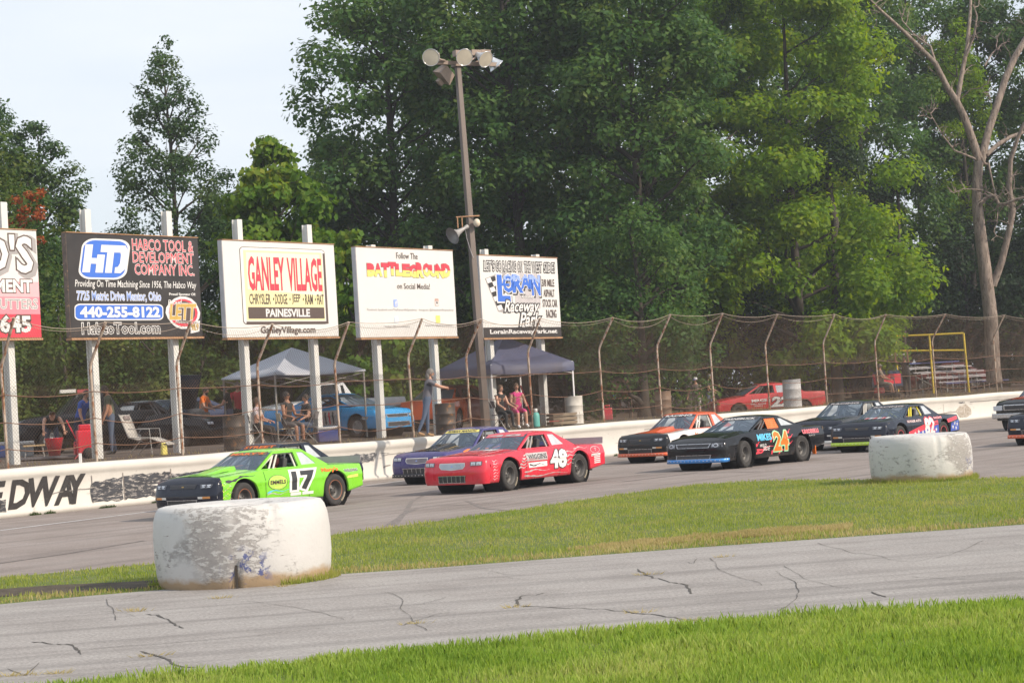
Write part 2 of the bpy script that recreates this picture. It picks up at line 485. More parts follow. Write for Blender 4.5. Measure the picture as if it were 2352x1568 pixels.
cracks = [[(320, 1495), (345, 1500), (375, 1508), (395, 1522), (425, 1532), (455, 1530)], [(335, 1408), (360, 1412), (385, 1422), (405, 1436), (422, 1441)],
          [(70, 1472), (120, 1477), (165, 1480), (180, 1490), (186, 1502)], [(190, 1491), (400, 1475), (640, 1452), (760, 1440)],
          [(1462, 1305), (1478, 1315), (1500, 1325), (1540, 1335), (1575, 1342), (1585, 1355), (1590, 1362)],
          [(1178, 1392), (1190, 1388), (1185, 1378), (1200, 1368), (1260, 1360)], [(1190, 1391), (1280, 1393), (1390, 1398), (1480, 1408), (1550, 1416), (1600, 1424)],
          [(920, 1436), (950, 1425), (990, 1413), (1040, 1404)], [(2090, 1322), (2170, 1328), (2240, 1330), (2352, 1322)],
          [(2000, 1358), (2020, 1366), (2035, 1370)], [(1575, 1290), (1590, 1294), (1600, 1282)], [(20, 1535), (60, 1550), (90, 1520)],
          [(0, 1411), (180, 1397), (420, 1380), (700, 1360)], [(900, 1332), (1300, 1303), (1700, 1275), (2200, 1238)]]
for c in cracks:
    P2 = []
    for (u0, v0), (u1, v1) in zip(c[:-1], c[1:]):
        for k in range(4):
            f = k / 4
            P2.append((u0 + (u1 - u0) * f + random.uniform(-3, 3), v0 + (v1 - v0) * f + random.uniform(-1.6, 1.6)))
    P2.append(c[-1])
    thin = (c[0][1] - c[-1][1]) > -5 and len(c) <= 4
    ws = [random.uniform(.005, .011) if thin else random.uniform(.010, .036) for _ in P2]
    ws[0] = ws[-1] = .004
    strip('crack', [gx(G(u, v)) for u, v in P2], ws, 0.0, m_crack, lane)

# hairline cracks wandering over the lane
rc = random.Random(31)
for k in range(16):
    u, v = rc.uniform(40, 2300), rc.uniform(0, 1); v0 = 1345 - u * .055 + (1470 - u * .03 - 1345) * v; ang = rc.uniform(-.25, .25) + (rc.random() < .3) * 1.2; pts = []
    for q in range(rc.randint(9, 24)):
        pts.append((u, v0)); ang += rc.uniform(-.35, .35); u += 16 * math.cos(ang); v0 += 5 * math.sin(ang) - 16 * .055 * math.cos(ang)
    pts = [p for p in pts if inside_lane(p)]
    if len(pts) > 4: strip('crack', [gx(G(*p)) for p in pts], [rc.uniform(.003, .009) for _ in pts], .0006 + .0001 * k, m_crack, lane)

# grass wedge between track and lane, and the near verge: soil sheets carrying blades
mid = [gx(p) for p in ipts[1:]] + [(60, 46), (60, 40)] + [gx(G(u, v)) for u, v in lane_up[::-1][:-1]]
tag(sheet('grass_island', mid, -.004, m_turf), 'grassy island between the track and the infield lane', 'grass ground')
near = [gx(G(u, v)) for u, v in lane_dn] + [(-6, 9), (-6, 4), (14, 4), (14, 18)]
near = [gx(G(u, v)) for u, v in lane_dn] + [(-5.5, 10), (-5.5, 6), (14, 6), (14, 17)]
tag(sheet('grass_verge', near, -.004, m_turf), 'near grass verge in front of the lane', 'grass ground')
bare = [(-150, 1352), (0, 1352), (120, 1343), (300, 1335), (372, 1331), (400, 1340), (330, 1350), (200, 1358), (60, 1366), (-150, 1378)]
tag(sheet('bare_soil', [gx(G(u, v)) for u, v in bare], .001, m_soil), 'dark bare soil patch left of the big white tyre', 'soil')

def inside(poly, X, Y):
    poly = np.array(poly); n = len(poly); r = np.zeros(len(X), bool); j = n - 1
    for i in range(n):
        xi, yi, xj, yj = *poly[i], *poly[j]
        c = ((yi > Y) != (yj > Y)) & (X < (xj - xi) * (Y - yi) / (yj - yi + 1e-12) + xi)
        r ^= c; j = i
    return r
def smooth_noise(X, Y, sc, seed):
    g = np.random.default_rng(seed).random((64, 64)); x = (X * sc) % 64; y = (Y * sc) % 64
    i, j = x.astype(int), y.astype(int); fx, fy = x - i, y - j; fx = fx * fx * (3 - 2 * fx); fy = fy * fy * (3 - 2 * fy)
    i2, j2 = (i + 1) % 64, (j + 1) % 64
    return (g[i, j] * (1 - fx) + g[i2, j] * fx) * (1 - fy) + (g[i, j2] * (1 - fx) + g[i2, j2] * fx) * fy
def blades(name, label, poly, n, h0, h1, w, cols, avoid=None, seed=3, dry=None, lean=.5):
    rg = np.random.default_rng(seed); pl = np.array(poly)
    X = rg.uniform(pl[:, 0].min(), pl[:, 0].max(), n * 3); Y = rg.uniform(pl[:, 1].min(), pl[:, 1].max(), n * 3)
    k = inside(poly, X, Y)
    # keep what the camera could see from about here
    k &= (np.abs(X) < Y * .29 + 1.5)
    if avoid is not None: k &= ~avoid(X, Y)
    tuft = smooth_noise(X, Y, 2.2, seed) * .6 + smooth_noise(X, Y, 7.0, seed + 1) * .4
    k &= rg.random(len(X)) < np.clip(.25 + 1.3 * tuft, 0, 1)
    X, Y, tuft = X[k][:n], Y[k][:n], tuft[k][:n]; m = len(X)
    H = (h0 + (h1 - h0) * rg.random(m) ** 1.5) * (.32 + 1.35 * tuft)
    A = rg.uniform(0, 2 * np.pi, m); B = rg.uniform(0, 2 * np.pi, m); ln = rg.uniform(.1, lean, m) * H
    wx, wy = np.cos(A) * w / 2, np.sin(A) * w / 2
    z0 = np.full(m, -.006)
    V = np.empty((m, 4, 3))
    V[:, 0] = np.stack([X - wx, Y - wy, z0], 1); V[:, 1] = np.stack([X + wx, Y + wy, z0], 1)
    V[:, 2] = np.stack([X + wx * .7 + np.cos(B) * ln * .35, Y + wy * .7 + np.sin(B) * ln * .35, H * .6], 1)
    V[:, 3] = np.stack([X + np.cos(B) * ln, Y + np.sin(B) * ln, H], 1)
    F = np.arange(m * 4).reshape(m, 4)
    o = np_mesh(name, V.reshape(-1, 3), F, cols)
    return tag(o, label, 'grass', kind='stuff')
def grass_mat(name, cols):
    m = leaf_mat(name, cols, .45)
    return m
gm1 = grass_mat('grass_near', [(.155, .26, .045), (.23, .345, .065), (.31, .40, .095), (.41, .43, .16)])
gm2 = grass_mat('grass_mid', [(.165, .24, .045), (.245, .31, .068), (.33, .355, .098), (.43, .38, .17)])
blades('near_grass', 'lush bright green grass of the near verge', near, 230000, .03, .085, .010, gm1, seed=5)
bare_p = [gx(G(u, v)) for u, v in bare]
drypoly = [gx(G(u, v)) for u, v in [(1300, 1262), (1450, 1245), (1600, 1228), (1800, 1212), (1960, 1205), (1950, 1216), (1800, 1228), (1600, 1243), (1420, 1262)]]
blades('island_grass', 'yellow green mown grass of the infield island', mid, 170000, .02, .06, .014, gm2, seed=8,
       avoid=lambda X, Y: inside(bare_p, X, Y) | (inside(drypoly, X, Y) & (np.random.default_rng(1).random(len(X)) < .7)))
gm3 = grass_mat('grass_dry', [(.34, .29, .13), (.42, .36, .17), (.48, .42, .22)])
blades('dry_grass', 'straw coloured dry grass strip along the island edge', drypoly, 12000, .02, .06, .014, gm3, seed=9)
edge = [gx(G(u, v)) for u, v in lane_up[1:]] + [gx(G(u, v - 9)) for u, v in lane_up[:0:-1]]
blades('edge_grass', 'ragged dry grass fringe along the lane edge', edge, 7000, .02, .07, .014, gm3, seed=12, avoid=lambda X, Y: inside(bare_p, X, Y))
# small weeds growing out of the cracks and the lane edge
wp = []
for u, v in [(300, 1400), (318, 1402), (508, 1372), (650, 1345), (1590, 1424), (1470, 1405), (1180, 1393), (345, 1505), (60, 1548), (130, 1545), (20, 1550), (960, 1430), (1660, 1278), (1485, 1318)]:
    c = G(u, v); wp.append(c)
V = []
for c in wp:
    for _ in range(36):
        a = random.uniform(0, 6.28); r = random.uniform(0, .10); h = random.uniform(.01, .04); b = random.uniform(0, 6.28)
        x, y = c.x + math.cos(a) * r * 1.8, c.y + math.sin(a) * r * .7
        V += [(x - .006 * math.cos(b), y - .006 * math.sin(b), -.004), (x + .006 * math.cos(b), y + .006 * math.sin(b), -.004), (x + .05 * math.cos(a), y + .05 * math.sin(a), h)]
tag(np_mesh('weed_tufts', np.array(V), np.arange(len(V)).reshape(-1, 3), gm3, k=3), 'dry weed tufts in the lane cracks', 'weeds', kind='stuff')

# --- pit ground behind the wall: rises slowly towards the trees
mb = MB(); rows = []
for t in [.32, 1, 2, 4, 8, 14, 22, 32, 45, 70, 120, 300]:
    row = []
    for s in range(-40, 261, 10):
        p = W(s, t); z = pit_z(p.x, p.y) if t > .4 else 1.09
        if t < 20 and t > .5: z += .03 * math.sin(s * 1.7 + t)
        row.append((p.x, p.y, min(z, 2.6)))
    rows.append(row)
mb.grid(rows, smooth=True, flip=True)
tag(mb.build('pit_ground', m_pit), 'raised brown dirt pit area behind the white wall', 'ground', kind='structure')
# ================================================================== THE WALL
m_wall = M('wall_white_paint', (.60, .575, .53), .75, var=.08, scale=1.2, bump=.25, col2=(.42, .40, .37), spots=.64)
m_scuff = M('wall_scuff', (.07, .072, .08), .8, var=.5, scale=3.5, col2=(.42, .40, .38), spots=.50, stretch=(1, 1, 3))
m_black = M('black_paint', (.03, .026, .025), .7, var=.3, scale=6, col2=(.35, .33, .3), spots=.66)
m_patch = M('bare_concrete', (.36, .31, .25), .9, var=.3, scale=5, bump=.5, col2=(.50, .47, .43), spots=.5)
m_joint = M('joint_dirt', (.25, .22, .2), .9, var=.3)
wall = thing('retaining_wall', 'long white painted concrete wall along the track edge', 'wall', W(0, 0), math.atan2(WD.y, WD.x))
# local frame: x along, y behind, z up
prof = [(.05, -.05), (-.03, .02), (-.035, .10), (.0, .13), (.005, .80), (-.02, .86), (-.05, .90), (-.06, .96), (-.05, 1.03), (-.01, 1.075), (.06, 1.095), (.34, 1.10), (.36, 1.06), (.36, -.05)]
rows = []
xs = [x * .75 for x in range(-30, 190)]
for (y, z) in prof:
    rows.append([(x, y + .012 * math.sin(x * 1.3 + z * 4) + .008 * math.sin(x * 3.7), z + (.012 * math.sin(x * .8) if z > .2 else 0)) for x in xs])
mb = MB(); mb.grid(rows, smooth=True); o = mb.build('wall_body', m_wall, wall)
def wf(a, b): return (a, -.014 + .012 * math.sin(a * 1.3 + b * 4) + .008 * math.sin(a * 3.7) + .002, b)
def wl(u, v):
    s, z = onplane(u, v, 0.0); return s, z
# faded dark paint panels right of the letters, each its own slab of the wall
m_scuff2 = M('wall_old_paint', (.05, .052, .06), .8, var=.5, scale=2.5, col2=(.40, .37, .34), spots=.53, stretch=(1, 1, 3.5))
def blotch(name, mat, outline, jitter=.03, off=.0):
    pts = []
    n = len(outline)
    for i in range(n):
        a, b = outline[i], outline[(i + 1) % n]
        L_ = math.dist(a, b); k = max(1, int(L_ / .12))
        for j in range(k):
            f = j / k
            pts.append((a[0] + (b[0] - a[0]) * f + random.uniform(-jitter, jitter), a[1] + (b[1] - a[1]) * f + random.uniform(-jitter, jitter)))
    m_ = MB(); m_.poly(pts, lambda a, b: (wf(a, b)[0], wf(a, b)[1] - off, wf(a, b)[2]))
    return m_.build(name, mat, wall)
s0 = wl(0, 1130)[0]
def wz(u): return wl(u, 1130)[0]
blotch('worn_paint', m_scuff2, [(wz(208), .15), (wz(282), .15), (wz(282), .70), (wz(208), .62)])
blotch('worn_paint', m_scuff2, [(wz(286), .16), (wz(395), .17), (wz(395), .72), (wz(286), .72)])
blotch('worn_paint', m_scuff, [(wz(396), .13), (wz(455), .15), (wz(455), .62), (wz(396), .7)])
blotch('worn_paint', m_scuff, [(wz(800), .5), (wz(862), .55), (wz(872), .76), (wz(810), .78)])
blotch('worn_paint', m_scuff2, [(-4.0, .12), (wz(10), .12), (wz(14), .42), (-4.0, .38)], off=.001)
a0 = wl(2212, 925)
blotch('bare_patch', m_patch, [(a0[0] + .80 * math.cos(k * .45) * (1 + .12 * math.sin(k * 3)), .40 + .28 * math.sin(k * .45) * (1 + .1 * math.cos(k * 2))) for k in range(14)], .03)
blotch('bare_patch', m_scuff, [(a0[0] - .5, .80), (a0[0] + .1, .82), (a0[0] + .2, .77), (a0[0] - .3, .75)], .02)
m_thin = M('scuff_line', (.25, .23, .21), .8, var=.3)
for (u0, v0, u1, v1, w) in [(430, 1110, 470, 1106, .012), (120, 1132, 220, 1118, .008), (1480, 985, 1560, 976, .012), (2130, 953, 2205, 944, .02), (2225, 903, 2310, 894, .02), (640, 1080, 700, 1072, .01), (880, 1045, 930, 1038, .012), (1540, 970, 1600, 962, .012), (2290, 902, 2340, 897, .02), (880, 1072, 935, 1058, .02)]:
    (sa, za), (sb, zb) = wl(u0, v0), wl(u1, v1)
    m_ = MB(); n = 8; A, B = [], []
    for k in range(n + 1):
        f = k / n; s_, z_ = sa + (sb - sa) * f, min(za + (zb - za) * f, .78) + random.uniform(-.012, .012)
        A.append(wf(s_, z_ - w)); B.append(wf(s_, z_ + w))
    m_.grid([A, B]); m_.build('scuff_mark', m_thin, wall)
rw = random.Random(21)
for k in range(150):
    s1 = rw.uniform(1, 62); z1 = rw.uniform(.12, .78); ln = rw.uniform(.03, .5) * (1 if rw.random() < .4 else .35); w = rw.uniform(.003, .010); sl = rw.uniform(-.08, .08); n = 5; A, B = [], []
    for q in range(n + 1):
        f = q / n; z2 = z1 + sl * f * ln + rw.uniform(-.006, .006); ww = w * (1 - abs(2 * f - 1) * .8); A.append(wf(s1 + ln * f, z2 - ww)); B.append(wf(s1 + ln * f, z2 + ww))
    m_ = MB(); m_.grid([A, B]); m_.build('scuff_mark', m_thin if rw.random() < .7 else m_scuff, wall)
# vertical joints
for u in (212, 285, 394, 690, 1000, 1300, 1560, 1790, 1990, 2180):
    m_ = MB(); s_ = wz(u); m_.grid([[wf(s_ - .012, .14), wf(s_ - .012, .8)], [wf(s_ + .012, .14), wf(s_ + .012, .8)]], flip=True)
    m_.build('joint', m_joint, wall)
# the big painted letters
def wall_letter(ch, u0, u1, z0, z1):
    m_ = MB(); letter(m_, ch, (wz(u0), wz(u1), z0, z1), lambda a, b: (wf(a, b)[0], wf(a, b)[1] - .003, wf(a, b)[2]), bold=.035, shear=.28)
    m_.build('painted_letter', m_black, wall)
wall_letter('E', -40, 14, .2, .84); wall_letter('D', 16, 68, .17, .86); wall_letter('W', 66, 140, .18, .88); wall_letter('A', 122, 168, .17, .87); wall_letter('Y', 158, 202, .16, .9)
wm = leaf_mat('weed_green', [(.03, .06, .01), (.06, .10, .02)], .3)
V = []
for u in (75, 110, 236, 250, 355, 360, 1000, 1420):
    s_ = wl(u, 1160)[0]
    for _ in range(60):
        a = random.uniform(-.16, .16); p = W(s_ + a, -.04 - random.random() * .06); h = random.uniform(.03, .12) * (1 - abs(a) * 4)
        b = random.uniform(0, 6.28)
        V += [(p.x - .01 * math.cos(b), p.y - .01 * math.sin(b), -.005), (p.x + .012 * math.cos(b), p.y + .012 * math.sin(b), -.005), (p.x + random.uniform(-.04, .04), p.y, max(h, .02))]
tag(np_mesh('wall_weeds', np.array(V), np.arange(len(V)).reshape(-1, 3), wm, k=3), 'green weeds along the foot of the wall', 'weeds', kind='stuff')
wh = M('white_metal', (.72, .72, .70), .5, var=.06)
mb = MB(); sp, zp = onplane(185, 1125, .2); mb.box((0, 0, .12), (.06, .06, .25)); o = mb.build('marker_stub', wh); o.location = W(onplane(185, 1060, .2)[0], .2, 1.09)
tag(o, 'short white stub post on the wall top at left', 'marker post')

# ================================================================== CATCH FENCE
m_rust = M('rusty_pipe', (.44, .36, .29), .75, .05, var=.25, scale=7, col2=(.24, .10, .045), spots=.5, stretch=(1, 1, .4))
m_wire = M('fence_wire', (.15, .105, .075), .7, .1, var=.25, scale=2, col2=(.25, .14, .08), spots=.55)
m_cable = M('rusty_cable', (.20, .11, .07), .7, .3, var=.3, scale=4)
m_rope = M('pale_cable', (.36, .29, .23), .7, .1, var=.2, scale=4)
FT = .42
fence = thing('catch_fence', 'tall rusty chain link catch fence with bent posts above the wall', 'fence', W(0, FT, 0), math.atan2(WD.y, WD.x))
bends = [(-190, 845), (2, 838), (207, 835), (405, 832), (590, 835), (768, 830), (937, 815), (1070, 815), (1212, 805), (1375, 800), (1508, 790), (1630, 790), (1757, 785), (1890, 785), (2008, 770), (2140, 770), (2280, 760), (2420, 752), (2560, 745)]
posts = []
for i, (u, v) in enumerate(bends):
    s_, z_ = onplane(u, v, FT); z_ = min(max(z_, 3.3), 3.6)
    rr = random.Random(i)
    posts.append((s_, z_, s_ + rr.uniform(-.05, .05), -.62 + rr.uniform(-.06, .06), z_ + 1.02 + rr.uniform(-.06, .06)))
for (s_, z_, st, yt, zt) in posts:
    m_ = MB(); m_.tube([(s_ + .05, .0, .98), (s_ + .03, 0, 2), (s_, 0, z_ - .12), (s_, -.03, z_ + .02), (s_, -.11, z_ + .16), (st, yt, zt)], .036, 8)
    m_.build('post', m_rust, fence)
def post_at(s_):
    for a, b in zip(posts[:-1], posts[1:]):
        if a[0] <= s_ <= b[0]:
            f = (s_ - a[0]) / (b[0] - a[0]); return [x + (y - x) * f for x, y in zip(a, b)], f, b[0] - a[0]
    return list(posts[-1] if s_ > 0 else posts[0]), 0, 1
def cable(name, pts, r, mat):
    m_ = MB(); m_.tube(pts, r, 5, cap=False); m_.build(name, mat, fence)
rr = random.Random(5)
for lev, (z_, sag) in enumerate([(1.55, .12), (2.16, .12), (2.80, .10)]):
    pts = []
    for a, b in zip(posts[:-1], posts[1:]):
        sg = sag * rr.uniform(.4, 1.4); dz = rr.uniform(-.04, .04)
        for k in range(8):
            f = k / 8; pts.append((a[0] + (b[0] - a[0]) * f, -.05, z_ + dz * math.sin(f * 3.14) - sg * 4 * f * (1 - f)))
    cable('cable', pts, .011, m_cable)
topsag = {}
for (yo, zo, mul, mat_, r_) in [(0, 0, 1, m_rope, .009), (.05, -.06, 1.5, m_rope, .006)]:
    pts = []
    for i, (a, b) in enumerate(zip(posts[:-1], posts[1:])):
        sg = .13 * rr.uniform(.5, 1.7) * mul
        if mul == 1: topsag[i] = sg
        for k in range(10):
            f = k / 10; pts.append((a[2] + (b[2] - a[2]) * f, a[3] + (b[3] - a[3]) * f + yo + .02 * math.sin(f * 9), a[4] + (b[4] - a[4]) * f + zo - sg * 4 * f * (1 - f)))
    cable('top_cable', pts, r_, mat_)
# woven mesh: two families of slanting wires, bent and wavy as the real fabric hangs
def weave(name, s0, s1, prof, pitch, wr, seed):
    """prof(s) -> list of (y, z, arclength) from bottom to top"""
    rg = random.Random(seed); V = []; F = []
    Ht = prof(0)[-1][2]
    for fam in (1, -1):
        n = int((s1 - s0 + Ht) / pitch)
        for i in range(n):
            sb = s0 - (Ht if fam > 0 else 0) + i * pitch
            K = 7; prev = None
            for k in range(K + 1):
                h = Ht * k / K; s_ = sb + fam * h * .95
                if s_ < s0 or s_ > s1: prev = None; continue
                pr = prof(s_)
                for q in range(len(pr) - 1):
                    if pr[q][2] <= h + 1e-9 <= pr[q + 1][2] + 1e-6: break
                f = (h - pr[q][2]) / max(1e-6, pr[q + 1][2] - pr[q][2])
                y = pr[q][0] + (pr[q + 1][0] - pr[q][0]) * f; z = pr[q][1] + (pr[q + 1][1] - pr[q][1]) * f
                y += .035 * math.sin(s_ * 1.9 + h * 1.3 + seed) + .02 * math.sin(s_ * 4.1 - h * 3)
                z += .02 * math.sin(s_ * 1.1 + seed)
                o_ = len(V)
                V += [(s_ - wr, y, z), (s_ + wr, y, z), (s_, y - wr * 1.7, z)]
                if prev is not None:
                    for a in range(3):
                        b = (a + 1) % 3; F.append((prev + a, prev + b, o_ + b, o_ + a))
                prev = o_
    return np_mesh(name, np.array(V), np.array(F), m_wire, fence, k=4)
sA, sB = posts[0][0], posts[-1][0]
def prof_low(s_):
    return [(.0, 1.1, 0), (0, 2.98, 1.88)]
def prof_up(s_):
    p, f, _ = post_at(s_); i = max(0, sum(1 for q in posts if q[0] <= s_) - 1)
    sg = topsag.get(i, .12) * 4 * f * (1 - f)
    zt = p[4] - sg - .03; zb = p[1]
    return [(.02, 2.72, 0), (.02, zb, .78), (p[3], zt, 1.98)]
weave('chain_link_mesh', sA, sB, prof_low, .090, .0024, 1)
weave('chain_link_mesh', sA, sB, prof_up, .086, .0024, 2)
weave('chain_link_mesh', sA, sB, lambda s_: [(-.03, 1.1, 0), (-.03, 1.72, .62)], .095, .0019, 3)

# ================================================================== BILLBOARDS
m_bpost = M('billboard_post_paint', (.66, .66, .63), .7, var=.08, scale=3, col2=(.34, .22, .14), spots=.66, stretch=(1, 1, .35))
m_edge = M('billboard_edge', (.50, .50, .52), .6, var=.12, scale=3, col2=(.32, .2, .12), spots=.64)
m_bwhite = M('banner_white', (.68, .67, .65), .45, var=.02, scale=2)
m_bblack = M('banner_black', (.035, .030, .029), .4, var=.25, scale=2)
m_brust = M('rusty_trim', (.42, .24, .13), .8, var=.3, scale=5)
m_red = M('print_red', (.72, .055, .085), .5, var=.03); m_blue = M('print_blue', (.05, .16, .62), .45, var=.03)
m_ltblue = M('print_light_blue', (.30, .42, .80), .45, var=.03); m_yellow = M('print_yellow', (.80, .70, .18), .5, var=.03)
m_cream = M('print_cream', (.80, .74, .40), .5, var=.03); m_grey = M('print_grey', (.36, .34, .34), .5, var=.03)
m_brown = M('print_brown', (.10, .07, .06), .5, var=.05); m_gold = M('print_gold', (.55, .36, .09), .45, var=.15)
m_pwhite = M('print_white', (.72, .71, .70), .45, var=.02); m_pink = M('print_pink', (.78, .42, .45), .5, var=.03)
BT = 1.55
def billboard(tl, tr_, bl, br, posts_u, label, face_mats, draw, ptops, edge=m_edge, trim=m_brust, slope=0):
    sl = (onplane(*tl, BT)[0] + onplane(*bl, BT)[0]) / 2; sr = (onplane(*tr_, BT)[0] + onplane(*br, BT)[0]) / 2
    zt = (onplane(*tl, BT)[1] + onplane(*tr_, BT)[1]) / 2; zb = (onplane(*bl, BT)[1] + onplane(*br, BT)[1]) / 2
    w, h = sr - sl, zt - zb
    root = thing('billboard', label, 'billboard', W(sl, BT, 0), math.atan2(WD.y, WD.x), 'billboards on posts behind the fence')
    m_ = MB(); m_.box((w / 2, .09, (zt + zb) / 2), (w, .16, h)); m_.build('panel', [edge], root, bevel=.015)
    m_ = MB(); m_.add([(0.012, .002, zb + .012), (w - .012, .002, zb + .012), (w - .012, .002, zt - .012), (.012, .002, zt - .012)], [(0, 1, 2, 3)]); m_.build('banner', face_mats, root)
    m_ = MB(); m_.box((w / 2, .07, zb - .03), (w + .02, .2, .05)); m_.build('bottom_trim', trim, root)
    m_ = MB(); m_.box((w / 2, .07, zt + .014), (w, .17, .02)); m_.build('top_trim', trim, root)
    for pu, pt in zip(posts_u, ptops):
        ps = onplane(*pu, BT + .35)[0] - sl; zp = onplane(*pt, BT + .35)[1]
        z0 = pit_z(*W(sl + ps, BT + .35)[:2]) - .1
        m_ = MB()   # I-shaped post: two flanges and a web
        m_.box((ps, .215, (z0 + zp) / 2), (.19, .025, zp - z0)); m_.box((ps, .40, (z0 + zp) / 2), (.19, .025, zp - z0)); m_.box((ps, .307, (z0 + zp) / 2), (.10, .16, zp - z0 - .004))
        m_.build('post', m_bpost, root)
    def pr(fn_list, name, mat, layer):
        m_ = MB()
        fn = lambda a, b: (a * w, -.003 - .0025 * layer, zb + b * h)
        fn_list(m_, fn); m_.build(name, mat, root)
    draw(pr, root, w, h, zb)
    return root
def T(pr, body, rect, mat, layer=1, bold=0.0, shear=0.0, outline=None, ob=.03, spacing=1.0, name='lettering'):
    if outline is not None:
        pr(lambda m_, fn: letter(m_, body, rect, fn, bold=bold + ob, shear=shear, ref=bold, spacing=spacing), 'letter_outline', outline, layer)
    pr(lambda m_, fn: letter(m_, body, rect, fn, bold=bold, shear=shear, spacing=spacing), name, mat, layer + 1)
def SH(pr, pts, mat, layer=1, name='printed_shape', holes=()):
    pr(lambda m_, fn: m_.poly(pts, fn, holes), name, mat, layer)

def draw1(pr, root, w, h, zb):
    q = lambda x: x            # fractions of width and height; only the right third is in the picture
    SH(pr, [(.005, .005), (.995, .005), (.995, .22), (.005, .22)], m_red, .3); SH(pr, [(.005, .22), (.995, .22), (.995, .38), (.005, .38)], M('print_rose', (.74, .25, .30), .5, var=.03), .3)
    SH(pr, [(.005, .38), (.995, .38), (.995, .52), (.005, .52)], m_pink, .3); SH(pr, [(.005, .52), (.995, .52), (.995, .62), (.005, .62)], M('print_pale_pink', (.78, .64, .65), .5, var=.03), .3)
    for k, (b, r) in enumerate([("D'S", (.47, .95, .60, .955))]):
        pr(lambda m_, fn: letter(m_, b, (r[0] + .02, r[1] + .02, r[2] - .02, r[3] - .02), fn, bold=.07, ref=.0), 'letter_shadow', m_grey, 1)
        T(pr, b, r, m_pwhite, 2, .03, 0, m_brown, .03)
    T(pr, 'MENT', (.57, .93, .42, .54), m_pwhite, 2, .04, 0, m_brown, .05)
    T(pr, '-GUTTERS', (.50, .97, .27, .36), m_grey, 2, .0, 0, m_pwhite, .05)
    T(pr, '645', (.60, .90, .05, .21), m_pwhite, 2, .04, 0, m_brown, .06)
# the panel reaches well out of the frame to the left
billboard((-165, 521), (83, 528), (-150, 779), (97, 775), [(22, 900), (-125, 900)], 'pink and white billboard at the left edge of the row', m_bwhite, draw1, [(8, 466), (-140, 460)], m_bwhite)

def draw2(pr, root, w, h, zb):
    SH(pr, rrect(.065, .42, .56, .955, .09, 6, .14), m_pwhite, 1); SH(pr, rrect(.08, .405, .578, .937, .08, 6, .14), m_blue, 2)
    # badge letters H T D drawn as joined slanted strokes
    sk = lambda x, y: (.10 + x + .13 * (y - .62), y)
    def badge(*pts): SH(pr, [sk(x, y) for x, y in pts], m_pwhite, 3, 'badge_letter')
    badge((.0, .625), (.055, .625), (.055, .71), (.095, .71), (.095, .625), (.15, .625), (.15, .80), (.095, .80), (.095, .765), (.055, .765), (.055, .895), (.0, .895))
    badge((.115, .825), (.165, .825), (.165, .625), (.215, .625), (.215, .825), (.262, .825), (.268, .80), (.268, .72), (.255, .685), (.235, .68), (.235, .625), (.28, .625), (.315, .67), (.315, .85), (.295, .895), (.115, .895))
    T(pr, 'HABCO TOOL &', (.48, .955, .855, .965), m_red, 1, .0, 0, m_pwhite, .035)
    T(pr, 'DEVELOPMENT', (.48, .955, .735, .84), m_red, 1, .0, 0, m_pwhite, .035)
    T(pr, 'COMPANY INC.', (.49, .955, .615, .72), m_red, 1, .0, 0, m_pwhite, .035)
    T(pr, 'Providing On Time Machining Since 1956, The Habco Way', (.045, .965, .465, .555), m_pwhite, 1, .008, .18)
    T(pr, '7725 Metric Drive Mentor, Ohio', (.055, .68, .345, .445), m_ltblue, 1, .01, 0, m_pwhite, .05)
    SH(pr, rrect(.03, .69, .165, .325, .04, 4, .03), m_pwhite, 1); SH(pr, rrect(.037, .683, .177, .313, .035, 4, .03), m_blue, 2)
    T(pr, '440-255-8122', (.07, .665, .19, .30), m_pwhite, 3, .045)
    T(pr, 'HabcoTool.com', (.08, .66, .035, .14), m_bblack, 1, .0, 0, m_pwhite, .05)
    T(pr, 'Proud Sponsor Of:', (.745, .955, .405, .44), m_pwhite, 1, .03)
    SH(pr, [(.85 + .135 * math.cos(k * .35) * (1 + .05 * math.sin(k * 5)), .24 + .165 * math.sin(k * .35)) for k in range(18)] , m_pwhite, 1)
    SH(pr, [(.85 + .115 * math.cos(k * .35), .24 + .14 * math.sin(k * .35)) for k in range(18)], m_red, 2)
    SH(pr, [(.85 + .095 * math.cos(k * .35), .245 + .115 * math.sin(k * .35)) for k in range(18)], m_brown, 3)
    SH(pr, [(.90, .03), (.97, .05), (.98, .16), (.90, .14)], m_pwhite, 1); T(pr, '98.9', (.905, .965, .06, .13), m_gold, 3, .03)
    T(pr, 'LETT', (.735, .955, .17, .33), m_gold, 5, .04, .2, m_pwhite, .03); T(pr, 'Proud', (.73, .84, .32, .37), m_pwhite, 5, .01, .2); T(pr, 'Motorsports', (.78, .95, .12, .165), m_pwhite, 5, .0, .2)
billboard((152, 533), (455, 548), (162, 775), (466, 773), [(214, 900), (401, 900)], 'black billboard with a blue slanted badge and white lettering', m_bblack, draw2, [(197, 482), (377, 486)], M('black_edge', (.16, .12, .10), .7, var=.3, col2=(.4, .25, .15)))

